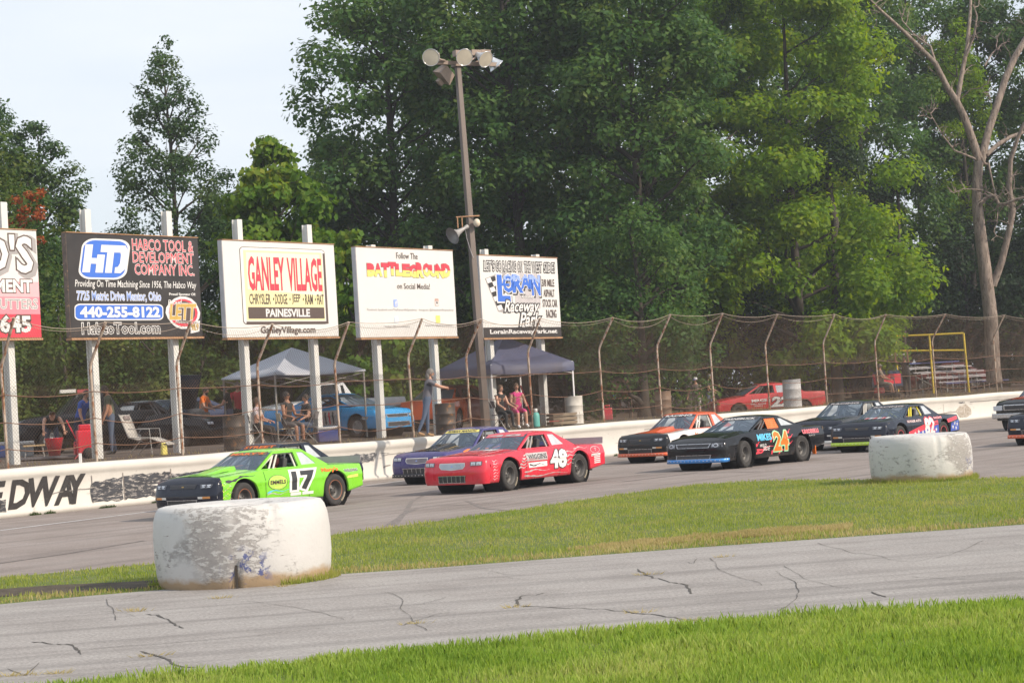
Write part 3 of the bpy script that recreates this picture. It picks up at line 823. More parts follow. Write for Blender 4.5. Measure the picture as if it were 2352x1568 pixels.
def draw3(pr, root, w, h, zb):
    SH(pr, rrect(.145, .905, .135, .94, .035), m_brown, 1, 'frame_line'); SH(pr, rrect(.149, .901, .141, .934, .033), m_pwhite, 2)
    SH(pr, [(.17, .14), (.905, .14), (.905, .90), (.885, .90), (.885, .165), (.17, .165)], m_brown, 3, 'frame_shadow')
    SH(pr, [(.175, .175), (.875, .175), (.875, .905), (.175, .905)], m_cream, 3)
    SH(pr, [(.195, .50), (.855, .44), (.855, .885), (.195, .885)], M('print_pale_cream', (.80, .78, .60), .5, var=.02), 4)
    T(pr, 'GANLEY', (.205, .525, .485, .845), m_red, 5, .03); T(pr, 'VILLAGE', (.55, .865, .485, .845), m_red, 5, .03)
    for b, r in [('CHRYSLER', (.205, .40)), ('DODGE', (.44, .555)), ('JEEP', (.60, .68)), ('RAM', (.725, .80)), ('FIAT', (.84, .905))]:
        r = (.205 + (r[0] - .205) * .95, .205 + (r[1] - .205) * .95)
        T(pr, b, (r[0], r[1], .345, .455), m_brown, 5, .012)
    for x in (.415, .562, .682, .793):
        SH(pr, [(x - .006, .40), (x, .38), (x + .006, .40), (x, .42)], m_brown, 5)
    SH(pr, [(.19, .195), (.87, .195), (.87, .315), (.19, .315)], m_brown, 5); T(pr, 'PAINESVILLE', (.34, .735, .212, .298), m_pwhite, 6, .035)
    T(pr, 'GanleyVillage.com', (.29, .78, .02, .115), m_brown, 2, .02)
billboard((508, 549), (766, 564), (522, 777), (780, 771), [(563, 900), (723, 900)], 'white billboard with tall red lettering on a cream panel', m_bwhite, draw3, [(541, 505), (696, 517)], m_edge)

def draw4(pr, root, w, h, zb):
    T(pr, 'Follow The', (.40, .62, .885, .955), m_brown, 1, .005)
    rag = random.Random(4)
    for i, ch in enumerate('BATTLEGROUND'):
        x = .10 + i * .071; r = (x, x + .078, .685 + rag.uniform(-.015, .01), .83 + rag.uniform(-.01, .02))
        T(pr, ch, r, m_yellow, 1, .07, 0, m_brown, .02)
        # upper half red: same letter squeezed to its top half
        V, F = text_mesh(ch, .07, 0.0, 2, 1.0)
        y0, y1 = V[:, 1].min(), V[:, 1].max(); x0, x1 = V[:, 0].min(), V[:, 0].max()
        def half(m_, fn, V=V, F=F, r=r, x0=x0, x1=x1, y0=y0, y1=y1):
            bm = bmesh.new(); vs = [bm.verts.new(p) for p in V]
            for f in F:
                try: bm.faces.new([vs[k] for k in f])
                except Exception: pass
            ym = (y0 + y1) / 2
            bmesh.ops.bisect_plane(bm, geom=bm.verts[:] + bm.edges[:] + bm.faces[:], plane_co=(0, ym, 0), plane_no=(0, 1, 0), clear_inner=True)
            bm.verts.index_update()
            m_.add([fn(r[0] + (p.co.x - x0) / (x1 - x0) * (r[1] - r[0]), r[2] + (p.co.y - y0) / (y1 - y0) * (r[3] - r[2])) for p in bm.verts], [[q.index for q in f.verts] for f in bm.faces]); bm.free()
        pr(half, 'lettering', m_red, 3)
    T(pr, 'on Social Media!', (.39, .73, .545, .61), m_brown, 1, .005)
    T(pr, 'Facebook: facebook.com/ThePainesvilleSpeedway   Instagram: @thepainesvillespeedway', (.08, .97, .29, .325), m_grey, 1, 0)
    T(pr, 'Twitter: @painesvillespwy', (.24, .50, .105, .135), m_grey, 1, 0); T(pr, 'Snapchat: @painesvillespwy', (.66, .95, .115, .145), m_grey, 1, 0)
    SH(pr, rrect(.345, .385, .34, .425, .008), m_ltblue, 1, 'icon'); T(pr, 'f', (.36, .378, .345, .41), m_pwhite, 2, .04)
    SH(pr, rrect(.775, .815, .355, .44, .008), M('print_tan', (.5, .33, .28), .5), 1, 'icon'); SH(pr, rrect(.779, .811, .36, .41, .006), m_pwhite, 2, 'icon'); SH(pr, [(.795 + .009 * math.cos(k), .392 + .018 * math.sin(k)) for k in (0, 1.05, 2.1, 3.14, 4.2, 5.2)], m_brown, 3, 'icon')
    SH(pr, rrect(.345, .385, .16, .235, .008), M('print_pale_blue', (.55, .66, .80), .5), 1, 'icon'); SH(pr, rrect(.353, .377, .168, .227, .006), m_pwhite, 2, 'icon')
    SH(pr, rrect(.775, .82, .16, .245, .004), m_yellow, 1, 'icon')
billboard((816, 567), (1040, 576), (828, 776), (1051, 772), [(868, 900), (998, 880)], 'plain white billboard with red and yellow jagged lettering', m_bwhite, draw4, [(844, 563), (981, 565)], m_edge)

def draw5(pr, root, w, h, zb):
    SH(pr, [(.004, .004), (.996, .004), (.996, .125), (.004, .125)], m_bblack, 1)
    T(pr, 'LorainRacewayPark.net', (.08, .94, .03, .10), m_pwhite, 2, .035)
    for b, r in [("LET'S", (.05, .185)), ('GO', (.20, .27)), ('RACING', (.285, .455)), ('ON', (.475, .535)), ('THE', (.56, .64)), ('WEST', (.66, .79)), ('SIDE!', (.81, .96))]:
        T(pr, b, (r[0], r[1], .815, .935), m_pwhite, 1, .0, .15, m_bblack, .085)
    # chequered flag
    SH(pr, [(.06, .72), (.26, .80), (.42, .79), (.34, .30), (.20, .32)], m_grey, 1)
    for i in range(3):
        for j in range(7):
            x0, x1 = .07 + i * .055 + j * .019, .07 + (i + 1) * .055 + j * .019
            y1 = .715 - j * .055 + i * .02; y0 = y1 - .055
            SH(pr, [(x0 + .019, y0), (x1 + .019, y0 + .02), (x1, y1 + .02), (x0, y1)], m_bblack if (i + j) % 2 else m_pwhite, 2, 'flag_square')
    SH(pr, [(.42, .36), (.74, .36), (.76, .80), (.44, .80)], M('print_pale_grey', (.5, .47, .48), .5), 1)
    for i, (ch, r) in enumerate([('L', (.20, .36, .44, .77)), ('O', (.27, .41, .55, .78)), ('R', (.39, .53, .55, .78)), ('A', (.50, .62, .60, .78)), ('I', (.60, .65, .60, .78)), ('N', (.635, .75, .52, .78))]):
        pr(lambda m_, fn: letter(m_, ch, (r[0] + .012, r[1] + .012, r[2] - .02, r[3] - .02), fn, bold=.09, ref=.06), 'letter_shadow', m_bblack, 3)
        T(pr, ch, r, m_blue, 4, .04, 0, m_pwhite, .04)
        T(pr, ch, (r[0] + .008, r[1] - .008, (r[2] + r[3]) / 2 + .03, r[3] - .008), m_ltblue if i else m_blue, 6, .04)
    T(pr, 'County', (.50, .66, .475, .525), m_pwhite, 5, .03, 0, m_brown, .03)
    T(pr, 'Raceway', (.27, .72, .27, .46), m_pwhite, 6, .02, .35, m_bblack, .07); T(pr, 'Park', (.45, .73, .13, .31), m_pwhite, 8, .02, .35, m_bblack, .07)
    for b, r in [('3/8 MILE', (.775, .94, .635, .73)), ('ASPHALT', (.79, .935, .505, .60)), ('STOCK CAR', (.77, .965, .375, .475)), ('RACING', (.81, .945, .24, .345))]:
        T(pr, b, r, m_brown, 1, .02)
billboard((1099, 586), (1278, 593), (1111, 776), (1292, 773), [(1128, 900), (1243, 860)], 'white billboard with blue shaded lettering and a chequered flag', m_bwhite, draw5, [(1108, 573), (1224, 585)], m_edge)

# ================================================================== LIGHT POLE
m_pole = M('bronze_pole', (.165, .135, .118), .5, .2, var=.15, scale=3, stretch=(1, 1, .2))
m_alu = M('spun_aluminium', (.62, .64, .66), .32, .75, var=.06, scale=4)
m_lens = M('lamp_lens', (.52, .47, .38), .22, 0, var=.15, scale=3); m_refl = M('reflector', (.62, .60, .55), .4, .5, var=.08)
m_brz = M('bronze_box', (.27, .21, .17), .5, .2, var=.15, scale=5)
pd = 63.9
pb = at_depth(1117, pd, 1.2); ptop = P(1051, 150, pd)
zt_ = ptop.z - pb.z
pole = thing('light_pole', 'tall bronze floodlight pole standing between two white billboards', 'light pole', pb, R(30))
lean = Matrix.Rotation(-pole.rotation_euler.z, 3, 'Z') @ Vector((ptop.x - pb.x, ptop.y - pb.y, 0))
m_ = MB(); q = .108
lo, hi = Vector((0, 0, -.3)), Vector((lean.x, lean.y, zt_))
def sq(c, r): return [c + Vector((a * r, b * r, 0)) for a, b in ((-1, -1), (1, -1), (1, 1), (-1, 1))]
m_.add(sq(lo, q) + sq(hi, .078), [(0, 1, 5, 4), (1, 2, 6, 5), (2, 3, 7, 6), (3, 0, 4, 7), (4, 5, 6, 7)]); m_.build('shaft', m_pole, pole, bevel=.012)
m_ = MB(); m_.box(hi + Vector((.25, 0, .06)), (2.5, .10, .12)); m_.box(hi + Vector((0, 0, -.02)), (.3, .3, .06)); m_.build('crossarm', m_brz, pole)
def lampshade(mx_, my_, mz_, ax, name='floodlight', lens=True):
    base = hi + Vector((mx_, my_, mz_))
    d = (Matrix.Rotation(-pole.rotation_euler.z, 3, 'Z') @ Vector(ax)).normalized(); q_ = d.to_track_quat('Z', 'Y').to_matrix().to_4x4(); mt = Matrix.Translation(base) @ q_ @ Matrix.Scale(.78, 4)
    m1 = MB(); m1.lathe([(.10, -.12), (.12, 0), (.145, .08), (.20, .22), (.27, .37), (.325, .47), (.345, .475), (.345, .50), (.325, .495), (.32, .48)], 24, mt)
    h_ = m1.build('floodlight', m_alu, pole)
    m1 = MB(); m1.lathe([(.322, .47), (.26, .36), (.19, .22), (.12, .05), (.001, .02)], 24, mt); m1.build('reflector', m_refl, h_)
    if lens:
        m1 = MB(); m1.lathe([(.33, .487), (.2, .495), (.001, .50)], 24, mt); m1.build('lens', m_lens, h_)
        m1 = MB(); m1.sphere((0, 0, 0), (.05, .05, .13), 10, mat=mt.to_3x3()); 
        m1.v = [tuple(Vector(p) + mt @ Vector((0, 0, .2))) for p in m1.v]; m1.build('bulb', m_lens, h_)
    m1 = MB(); m1.box(mt @ Vector((0, 0, -.24)), (.34, .22, .18)); m1.tube([mt @ Vector((0, 0, -.12)), base + Vector((0, 0, -.02)), (base.x * .5 + hi.x * .5, base.y * .5 + hi.y * .5, hi.z + .1)], .035, 6); m1.build('ballast_box', m_brz, h_)
lampshade(-.98, -.2, .2, (-.10, -.93, -.22)); lampshade(-.06, -.35, .26, (.30, -.85, -.36)); lampshade(.72, -.1, .32, (.55, -.62, -.48)); lampshade(1.25, .2, .32, (.62, .2, -.75))
m_ = MB(); m_.box((0, 0, 0), (.55, .42, .36), taper=.75); m_.box((.05, 0, -.3), (.2, .16, .12)); o = m_.build('flood_box', m_brz, pole)
o.location = hi + Vector((-.42, .1, -.28)); o.rotation_euler = (R(20), R(40), R(20))
# horn loudspeaker on a rusty bracket
hz = (P(1075, 498, pd).z - pb.z); hc = lo + (hi - lo) * ((hz + .3) / (zt_ + .3))
horn = thing('horn_speaker', 'grey horn loudspeaker on a rusty bracket halfway up the light pole', 'loudspeaker', pole.matrix_basis @ hc if False else Matrix.Translation(pb) @ Matrix.Rotation(R(30), 4, 'Z') @ hc, R(0))
m_ = MB(); m_.tube([(-.42, -.1, .0), (.32, -.1, .0)], .025, 6); m_.tube([(-.38, -.1, .02), (-.38, -.1, -.34)], .022, 6); m_.tube([(-.24, -.1, .02), (-.24, -.1, -.34)], .022, 6); m_.build('bracket', m_brust, horn)
ax = Vector((-.68, -.55, -.42)).normalized(); mt = Matrix.Translation((-.12, -.16, -.34)) @ ax.to_track_quat('Z', 'Y').to_matrix().to_4x4()
m_ = MB(); m_.lathe([(.001, -.08), (.07, -.07), (.07, .02), (.05, .06), (.065, .2), (.10, .38), (.17, .52), (.27, .62), (.28, .63), (.26, .61), (.15, .5), (.03, .3)], 24, mt); m_.build('horn', M('horn_grey', (.34, .33, .32), .5, .2, var=.12), horn)
m_ = MB(); m_.sphere((.22, -.18, -.22), (.11, .11, .13), 14); m_.build('globe_lamp', M('old_globe', (.66, .58, .45), .5), horn)
m_ = MB(); m_.tube([(-.15, -.15, -.4), (-.12, -.13, -.7), (-.02, -.12, -1.1), (.05, -.15, -1.3)], .012, 5); m_.build('wire', m_grey, horn)
# ================================================================== CARS
m_tyre = M('tyre_rubber', (.035, .033, .032), .85, var=.2, scale=9, col2=(.09, .08, .07), spots=.6)
m_rim = M('black_rim', (.10, .095, .09), .5, .3, var=.2)
m_well = M('wheel_well', (.012, .012, .012), .9)
m_inside = M('car_interior', (.03, .03, .032), .85)
m_chrome = M('dull_chrome', (.55, .56, .58), .28, .8, var=.08)
m_mesh = M('grille_mesh', (.06, .06, .065), .5, .4, var=.3, scale=30)
m_lamp = M('headlight_print', (.62, .66, .72), .25, .1, var=.06)
m_amber = M('amber_lamp', (.70, .30, .08), .35, var=.1); m_lampw = M('white_lamp', (.75, .74, .70), .35, var=.05)
m_spo = M('spoiler_grey', (.30, .27, .28), .45, .1, var=.1); m_cagew = M('cage_pale', (.60, .58, .53), .4, var=.06)
m_cageg = M('cage_grey', (.32, .31, .30), .4, var=.06); m_cagey = M('cage_yellow', (.72, .62, .05), .4, var=.06); m_caged = M('cage_dark', (.10, .09, .09), .4)
m_dirt = M('car_dust', (.16, .12, .09), .9, var=.3, scale=6)
g_race = glass_mat('race_glass', (.62, .70, .78), .34, .05, (.13, .18, .25)); g_quarter = M('frosted_plastic', (.48, .52, .56), .12, 0, var=.15, scale=4); g_car = glass_mat('car_glass', (.40, .46, .48), .25, .04)  # race glass: blue sky reflection is put into its base colour
def paint(name, col, var=.05, rough=.28, coat=None):
    """car paint with road dust thrown up along the lower body"""
    if name in MATS: return MATS[name]
    dark = max(col) < .1
    m = M(name, col, rough, 0, var=var, scale=2.5, coat=(.15 if dark else .5) if coat is None else coat, rvar=.08)
    t = m.node_tree; b = t.nodes['Principled BSDF']; L = t.links.new
    if dark: sock(b, 'Specular IOR Level', 'Specular').default_value = .35
    src = b.inputs['Base Color'].links[0].from_socket
    co = t.nodes.new('ShaderNodeTexCoord'); sp = t.nodes.new('ShaderNodeSeparateXYZ'); L(co.outputs['Object'], sp.inputs['Vector'])
    n = t.nodes.new('ShaderNodeTexNoise'); n.inputs['Scale'].default_value = 7; n.inputs['Detail'].default_value = 8; n.inputs['Roughness'].default_value = .7; L(co.outputs['Object'], n.inputs['Vector'])
    a = t.nodes.new('ShaderNodeMath'); a.operation = 'MULTIPLY_ADD'; a.inputs[1].default_value = -1.3; a.inputs[2].default_value = .28; L(sp.outputs['Z'], a.inputs[0])
    c = t.nodes.new('ShaderNodeMath'); c.operation = 'ADD'; L(a.outputs['Value'], c.inputs[0]); L(n.outputs['Fac'], c.inputs[1])
    r = t.nodes.new('ShaderNodeMapRange'); r.inputs['From Min'].default_value = .38; r.inputs['From Max'].default_value = .80; r.inputs['To Max'].default_value = .5; L(c.outputs['Value'], r.inputs['Value'])
    x = t.nodes.new('ShaderNodeMixRGB'); x.inputs['Color2'].default_value = (.17, .14, .115, 1); L(r.outputs['Result'], x.inputs['Fac']); L(src, x.inputs['Color1']); L(x.outputs['Color'], b.inputs['Base Color'])
    return m
def lerp_tab(tab, x):
    tab = sorted(tab)
    if x <= tab[0][0]: return tab[0][1]
    for (a, p), (b, q) in zip(tab[:-1], tab[1:]):
        if x <= b: return p + (q - p) * (x - a) / (b - a)
    return tab[-1][1]
def slice2d(V, F, bs=(), as_=()):
    bm = bmesh.new(); vs = [bm.verts.new((p[0], p[1], 0)) for p in V]
    for f in F:
        try: bm.faces.new([vs[k] for k in f])
        except Exception: pass
    for b in bs: bmesh.ops.bisect_plane(bm, geom=bm.verts[:] + bm.edges[:] + bm.faces[:], plane_co=(0, b, 0), plane_no=(0, 1, 0))
    for a in as_: bmesh.ops.bisect_plane(bm, geom=bm.verts[:] + bm.edges[:] + bm.faces[:], plane_co=(a, 0, 0), plane_no=(1, 0, 0))
    bm.verts.index_update()
    r = ([(v.co.x, v.co.y) for v in bm.verts], [[q.index for q in f.verts] for f in bm.faces]); bm.free()
    return r
LEV = [.26 + .05 * i for i in range(14)]
XLV = [-.9 + .3 * i for i in range(18)]
class Flat:
    """collects flat print in 2D, cut fine enough to lie on a curved panel"""
    def __init__(s): s.V = []; s.F = []
    def add(s, vs, fs, *_):
        o = len(s.V); s.V += [(p[0], p[1]) for p in vs]; s.F += [tuple(k + o for k in f) for f in fs]
    def text(s, body, rect, bold=0., shear=0., ref=None, spacing=1.): letter(s, body, rect, lambda a, b: (a, b, 0), 0, bold, shear, spacing, ref)
    def shape(s, pts): s.add(pts, tessellate_polygon([[Vector((a, b, 0)) for a, b in pts]]))
    def lay(s, name, mat, fn, parent, bs=LEV, as_=XLV):
        V, F = slice2d(s.V, s.F, bs, as_)
        m_ = MB(); m_.add([fn(a, b) for a, b in V], F); return m_.build(name, mat, parent)
def make_wheel(parent, x, y, side, steer=0.0, rad=.33, wid=.25, rim_mat=None, ring=None, marks=None, spokes=0):
    w_ = thing('wheel', None, None); w_.parent = parent; w_.location = (x, y, rad); w_.rotation_euler = (0, 0, steer if side > 0 else math.pi + steer)
    ax = Matrix.Rotation(R(-90), 4, 'X')       # lathe axis z -> +y (outwards)
    h = wid / 2; k = rad / .33
    m_ = MB(); m_.lathe([(.19 * k, -h * .85), (.27 * k, -h), (.312 * k, -h * .96), (.33 * k, -h * .75), (.33 * k, h * .75), (.312 * k, h * .96), (.27 * k, h), (.20 * k, h * .86), (.19 * k, h * .8)], 28, ax); m_.build('tyre', m_tyre, w_)
    m_ = MB()
    m_.lathe([(.205 * k, h * .86), (.20 * k, h * .9), (.188 * k, h * .85), (.178 * k, h * .3), (.15 * k, h * .0), (.10 * k, -h * .05), (.075 * k, h * .25), (.045 * k, h * .38), (.001, h * .4)], 24, ax)
    if spokes:
        for q in range(spokes):
            a = 2 * math.pi * q / spokes; rot = Matrix.Rotation(a, 3, 'Y')
            m_.box(rot @ Vector((.11 * k, h * .62, 0)), (.17 * k, .03, .055 * k), rot)
    for q in range(5):
        a = 2 * math.pi * q / 5 + .3; m_.box((.062 * k * math.cos(a) * 1.05, h * .42, .062 * k * math.sin(a) * 1.05), (.02, .03, .02))
    m_.build('rim', rim_mat or m_rim, w_)
    if ring:
        m_ = MB(); m_.lathe([(.208 * k, h * .87), (.206 * k, h * .93), (.197 * k, h * .9), (.194 * k, h * .84)], 24, ax); m_.build('rim_ring', ring, w_)
    if marks:
        m_ = MB()
        for q in range(8):
            a = 2.2 + q * .1
            def tp(r_, da): return (r_ * math.cos(a + da), h * 1.01 + .003, r_ * math.sin(a + da) * -1)
            m_.add([tp(.255 * k, -.03), tp(.30 * k, -.035), tp(.30 * k, .01), tp(.255 * k, .012)], [(0, 1, 2, 3)])
        m_.build('sidewall_mark', marks, w_)
    return w_

def make_car(name, label, cat, spec, group=None):
    """spec in car space: x forward from the front axle, y left, z up"""
    S = dict(wb=2.74, wh=.0, belt=[(.9, .775), (.3, .80), (-.5, .86), (-2.6, .85), (-3.95, .825)], roof=1.24, xs=.70, D=.27, tail=-3.85,
             nose=[(.20, .05), (.27, .02), (.42, .0), (.50, .0), (.53, .02), (.66, .06), (.74, .11), (.775, .27)], hw=.92,
             gh=(-.50, -1.22, -2.10, -2.88), bp=-1.82, race=True, R=.33, arch=.41, z0=.20, steer=0.0, pitch=0.0, glass=True, cage=m_cageg, tailz=.36)
    S.update(spec)
    root = thing(name, label, cat, S['loc'], math.atan2(S['dir'][1], S['dir'][0]), group)
    hw, wb, xs, D, tail, z0 = S['hw'], S['wb'], S['xs'], S['D'], S['tail'], S['z0']
    body = S['body']; nose_m = S.get('nose_m', body); hood_m = S.get('hood_m', body); roof_m = S.get('roof_m', body)
    kk = hw / .92
    wtab = [(xs + .3, hw - .05), (xs, hw - .045), (xs - .35, hw - .015), (-1.2, hw), (-wb, hw), (tail + .5, hw - .02), (tail, hw - .07)]
    zb = lambda x: lerp_tab(S['belt'], x)
    zlow = lambda x: lerp_tab([(tail, S['tailz']), (-wb - .45, z0 + .08), (-wb + .4, z0), (0, z0), (xs + .3, z0)], x)
    def yside(x, z):
        t = (z - z0) / max(.1, zb(x) - z0); y = lerp_tab(wtab, x)
        if t > .62: y -= .065 * ((t - .62) / .38) ** 2
        if t < .32: y -= .04 * ((.32 - t) / .32) ** 2
        y += .012 * math.exp(-((t - .66) / .05) ** 2)      # feature line
        return y
    AR, ZC = S['arch'], S['R'] + .01
    def low(x):
        z = zlow(x)
        for xc in (0, -wb):
            if abs(x - xc) < AR - 1e-4: z = max(z, ZC + math.sqrt(AR * AR - (x - xc) ** 2) * .98)
        return z
    cols = [xs]
    xx = xs
    crit = sorted([AR, -AR, -wb + AR, -wb - AR], reverse=True)
    allx = set([xs, tail])
    for c in crit: allx |= {c - 1e-3, c + 1e-3}
    for xc in (0, -wb):
        for k in range(-9, 10): allx.add(xc + AR * math.sin(k / 10 * math.pi / 2))
    q = xs
    while q > tail: allx.add(round(q, 3)); q -= .16
    cols = sorted([x for x in allx if tail <= x <= xs], reverse=True)
    NR = 12
    mb_ = MB()
    for sg in (1, -1):
        rows = []
        for x in cols:
            l, b = low(x), zb(x)
            rows.append([(x, sg * (yside(x, l) - .05), l)] + [(x, sg * yside(x, l + (b - l) * k / NR), l + (b - l) * k / NR) for k in range(NR + 1)])
        mb_.grid(rows, 0, True, flip=(sg > 0))
    # sills beside the cabin, front tops and rear deck
    g0, g1, g2, g3 = S['gh']
    ytop = lambda x: yside(x, zb(x))
    NS = 12
    def top_rows(xa, xb, crown, n=10):
        rows = []
        for k in range(n + 1):
            x = xa + (xb - xa) * k / n; row = []
            for j in range(-NS, NS + 1):
                s_ = j / NS; row.append((x, s_ * ytop(x), zb(x) + crown * (1 - abs(s_) ** 2.5)))
            rows.append(row)
        return rows
    mb_.grid(top_rows(xs, g0 - .02, .035), 0, True, flip=False)
    mb_.grid(top_rows(g3 + .02, tail, .03), 0, True, flip=False)
    gy0 = hw - .19
    for sg in (1, -1):
        rows = [[(x, sg * ytop(x), zb(x)), (x, sg * (gy0 + (.01 if False else 0)), zb(x) + .012)] for x in [g0 - .02 + (g3 + .02 - g0 + .02) * k / 10 for k in range(11)]]
        mb_.grid(rows, 0, True, flip=(sg < 0))
    # tail panel
    rows = [[(tail, s_ * yside(tail, z), z) for s_ in (-1, -.5, 0, .5, 1)] for z in (zlow(tail), .55, zb(tail) - .05)] + [[(tail, s_ * ytop(tail), zb(tail) + .03 * (1 - abs(s_) ** 2.5)) for s_ in (-1, -.5, 0, .5, 1)]]
    mb_.grid(rows, 0, False, flip=False)
    mb_.build('body', body, root)
    # nose
    def planf(y):
        u = min(1.0, abs(y) / lerp_tab(wtab, xs)); s_ = u ** (1 / .6); return max(0.0, 1 - s_ * s_) ** .225
    nz_ = S['nose']; ztop_n = zb(xs)
    prof = [(z, sb) for z, sb in nz_]
    def nx(y, z): return xs + (D - lerp_tab(prof, z)) * planf(y)
    mbn = MB(); rows = []
    for z, sb in prof:
        row = []
        for k in range(-16, 17):
            th = k / 16 * math.pi / 2; wv = yside(xs, min(z, ztop_n))
            y = wv * math.copysign(abs(math.sin(th)) ** .6, th)
            x = xs + (D - sb) * abs(math.cos(th)) ** .45
            zz = z
            if sb >= D - 1e-6: y = ytop(xs) * k / 16; zz = ztop_n + .035 * (1 - abs(k / 16) ** 2.5)
            row.append((x, y, zz))
        rows.append(row)
    mbn.grid(rows, 0, True, flip=False)
    nose = mbn.build('nose', nose_m, root)
    nf = lambda off: (lambda a, b: (nx(a, b) + off, a, b))       # a: y (to the car's left), b: height
    def nose_patch(pts, nm, mat, off=.006, par=nose):
        fl = Flat(); fl.shape(pts); fl.lay(nm, mat, nf(off), par, [.25, .3, .35, .4, .45, .5, .53, .56, .6, .63, .66, .7, .74], [-.7 + .1 * i for i in range(15)])
    if S.get('headlights') == 'print':        # printed slanted lamps
        for sg in (1, -1):
            nose_patch([(sg * .48, .60), (sg * .74, .61), (sg * .78, .68), (sg * .46, .685)], 'headlight', m_lampd)
            for a in (.50, .63):
                nose_patch([(sg * a, .615), (sg * (a + .10), .62), (sg * (a + .09), .635), (sg * (a + .05), .645), (sg * (a + .11), .655), (sg * (a + .10), .675), (sg * (a + .01), .67), (sg * (a + .02), .65), (sg * (a + .05), .64)], 'headlight_sticker', m_lamp, .010)  # pale strokes printed on the headlight sticker
        nose_patch([(-.34, .60), (.34, .60), (.38, .685), (-.38, .685)], 'grille', m_mesh)
        nose_patch([(-.03, .63), (.03, .63), (.03, .65), (-.03, .65)], 'badge', m_gold, .01)
        for sg in (1, -1):
            nose_patch([(sg * .44, .40), (sg * .86, .40), (sg * .86, .445), (sg * .44, .445)], 'marker_lamp', m_lampw)
            nose_patch([(sg * .56, .402), (sg * .74, .402), (sg * .74, .443), (sg * .56, .443)], 'marker_lens', m_amber, .010)
    elif S.get('headlights') == 'lamps':
        for sg in (1, -1):
            nose_patch([(sg * .50, .60), (sg * .78, .605), (sg * .79, .695), (sg * .49, .69)], 'headlight', m_lampd)
            for a in (.515, .655):
                nose_patch([(sg * a, .612), (sg * (a + .115), .615), (sg * (a + .115), .685), (sg * a, .682)], 'headlight_lens', m_lamp, .010)
                nose_patch([(sg * (a + .03), .622), (sg * (a + .085), .622), (sg * (a + .06), .65)], 'lens_mark', m_grey, .013)
        if S.get('grille_m'):
            nose_patch([(-.30, .54), (.0, .515), (.30, .54), (.36, .60), (.35, .675), (-.35, .675), (-.36, .60)], 'grille_frame', m_pwhite)
            nose_patch([(-.285, .55), (.0, .53), (.285, .55), (.335, .60), (.325, .66), (-.325, .66), (-.335, .60)], 'grille', S['grille_m'], .010)
            nose_patch([(-.04, .59), (.04, .59), (.0, .625)], 'badge', m_ltblue, .013)
    elif S.get('headlights') == 'round':
        nose_patch([(-.47, .55), (.47, .55), (.52, .655), (-.52, .655)], 'grille_frame', m_chrome); nose_patch([(-.45, .562), (.45, .562), (.49, .643), (-.49, .643)], 'grille', m_mesh, .010)
        for sg in (1, -1):
            nose_patch([(sg * .53, .545), (sg * .84, .55), (sg * .82, .665), (sg * .53, .66)], 'headlight', m_lampd)
            nose_patch([(sg * .66 + .075 * math.cos(k), .605 + .048 * math.sin(k)) for k in [i * .7 for i in range(9)]], 'headlight_ring', m_lamp, .010)
            nose_patch([(sg * .66 + .05 * math.cos(k), .605 + .032 * math.sin(k)) for k in [i * .7 for i in range(9)]], 'headlight_lens', m_lampd, .013)
            nose_patch([(sg * .56, .57), (sg * .58, .57), (sg * .58, .64), (sg * .56, .64)], 'headlight_bar', m_lamp, .010)
    lg = S.get('lower_grille')
    if lg:
        z_a, z_b, hwg = lg
        nose_patch([(-hwg, z_a), (hwg, z_a), (hwg + .02, z_b), (-hwg - .02, z_b)], 'lower_grille', m_mesh)
        fr = m_chrome
        for (a0_, a1_, b0_, b1_) in [(-hwg - .015, hwg + .015, z_a, z_a + .014), (-hwg - .025, hwg + .025, z_b - .014, z_b)] + [(-hwg - .01 + (2 * hwg) * i / 6, -hwg + .005 + (2 * hwg) * i / 6, z_a, z_b) for i in (range(7) if S.get('grille_bars') else (0, 6))]:
            nose_patch([(a0_, b0_), (a1_, b0_), (a1_, b1_), (a0_, b1_)], 'grille_bar', fr, .011)
    if S.get('lip_m'):
        m_ = MB(); rows = []
        for z, ex in ((z0 - .015, .05), (z0 - .015, .075), (z0 + .075, .045), (z0 + .08, .01)):
            rows.append([(nx(y, .3) + ex * .8 * max(.25, planf(y)), y * (1 + ex * .15), z) for y in [(hw - .03) * math.copysign(abs(math.sin(k / 12 * math.pi / 2)) ** .6, k) for k in range(-12, 13)]])
        m_.grid(rows, 0, True); lip = m_.build('splitter_lip', S['lip_m'], root)
        m_ = MB()
        for k in range(-7, 8):
            y = k * .11; m_.box((nx(y, .3) + .062 * planf(y), y, z0 + .035), (.012, .016, .016))
        m_.build('rivets', m_lampw, lip)
    # hood panel, a little proud of the wings
    hs = .74
    def hood_z(x, y):
        s_ = y / ytop(x); return zb(x) + .035 * (1 - abs(s_) ** 2.5)
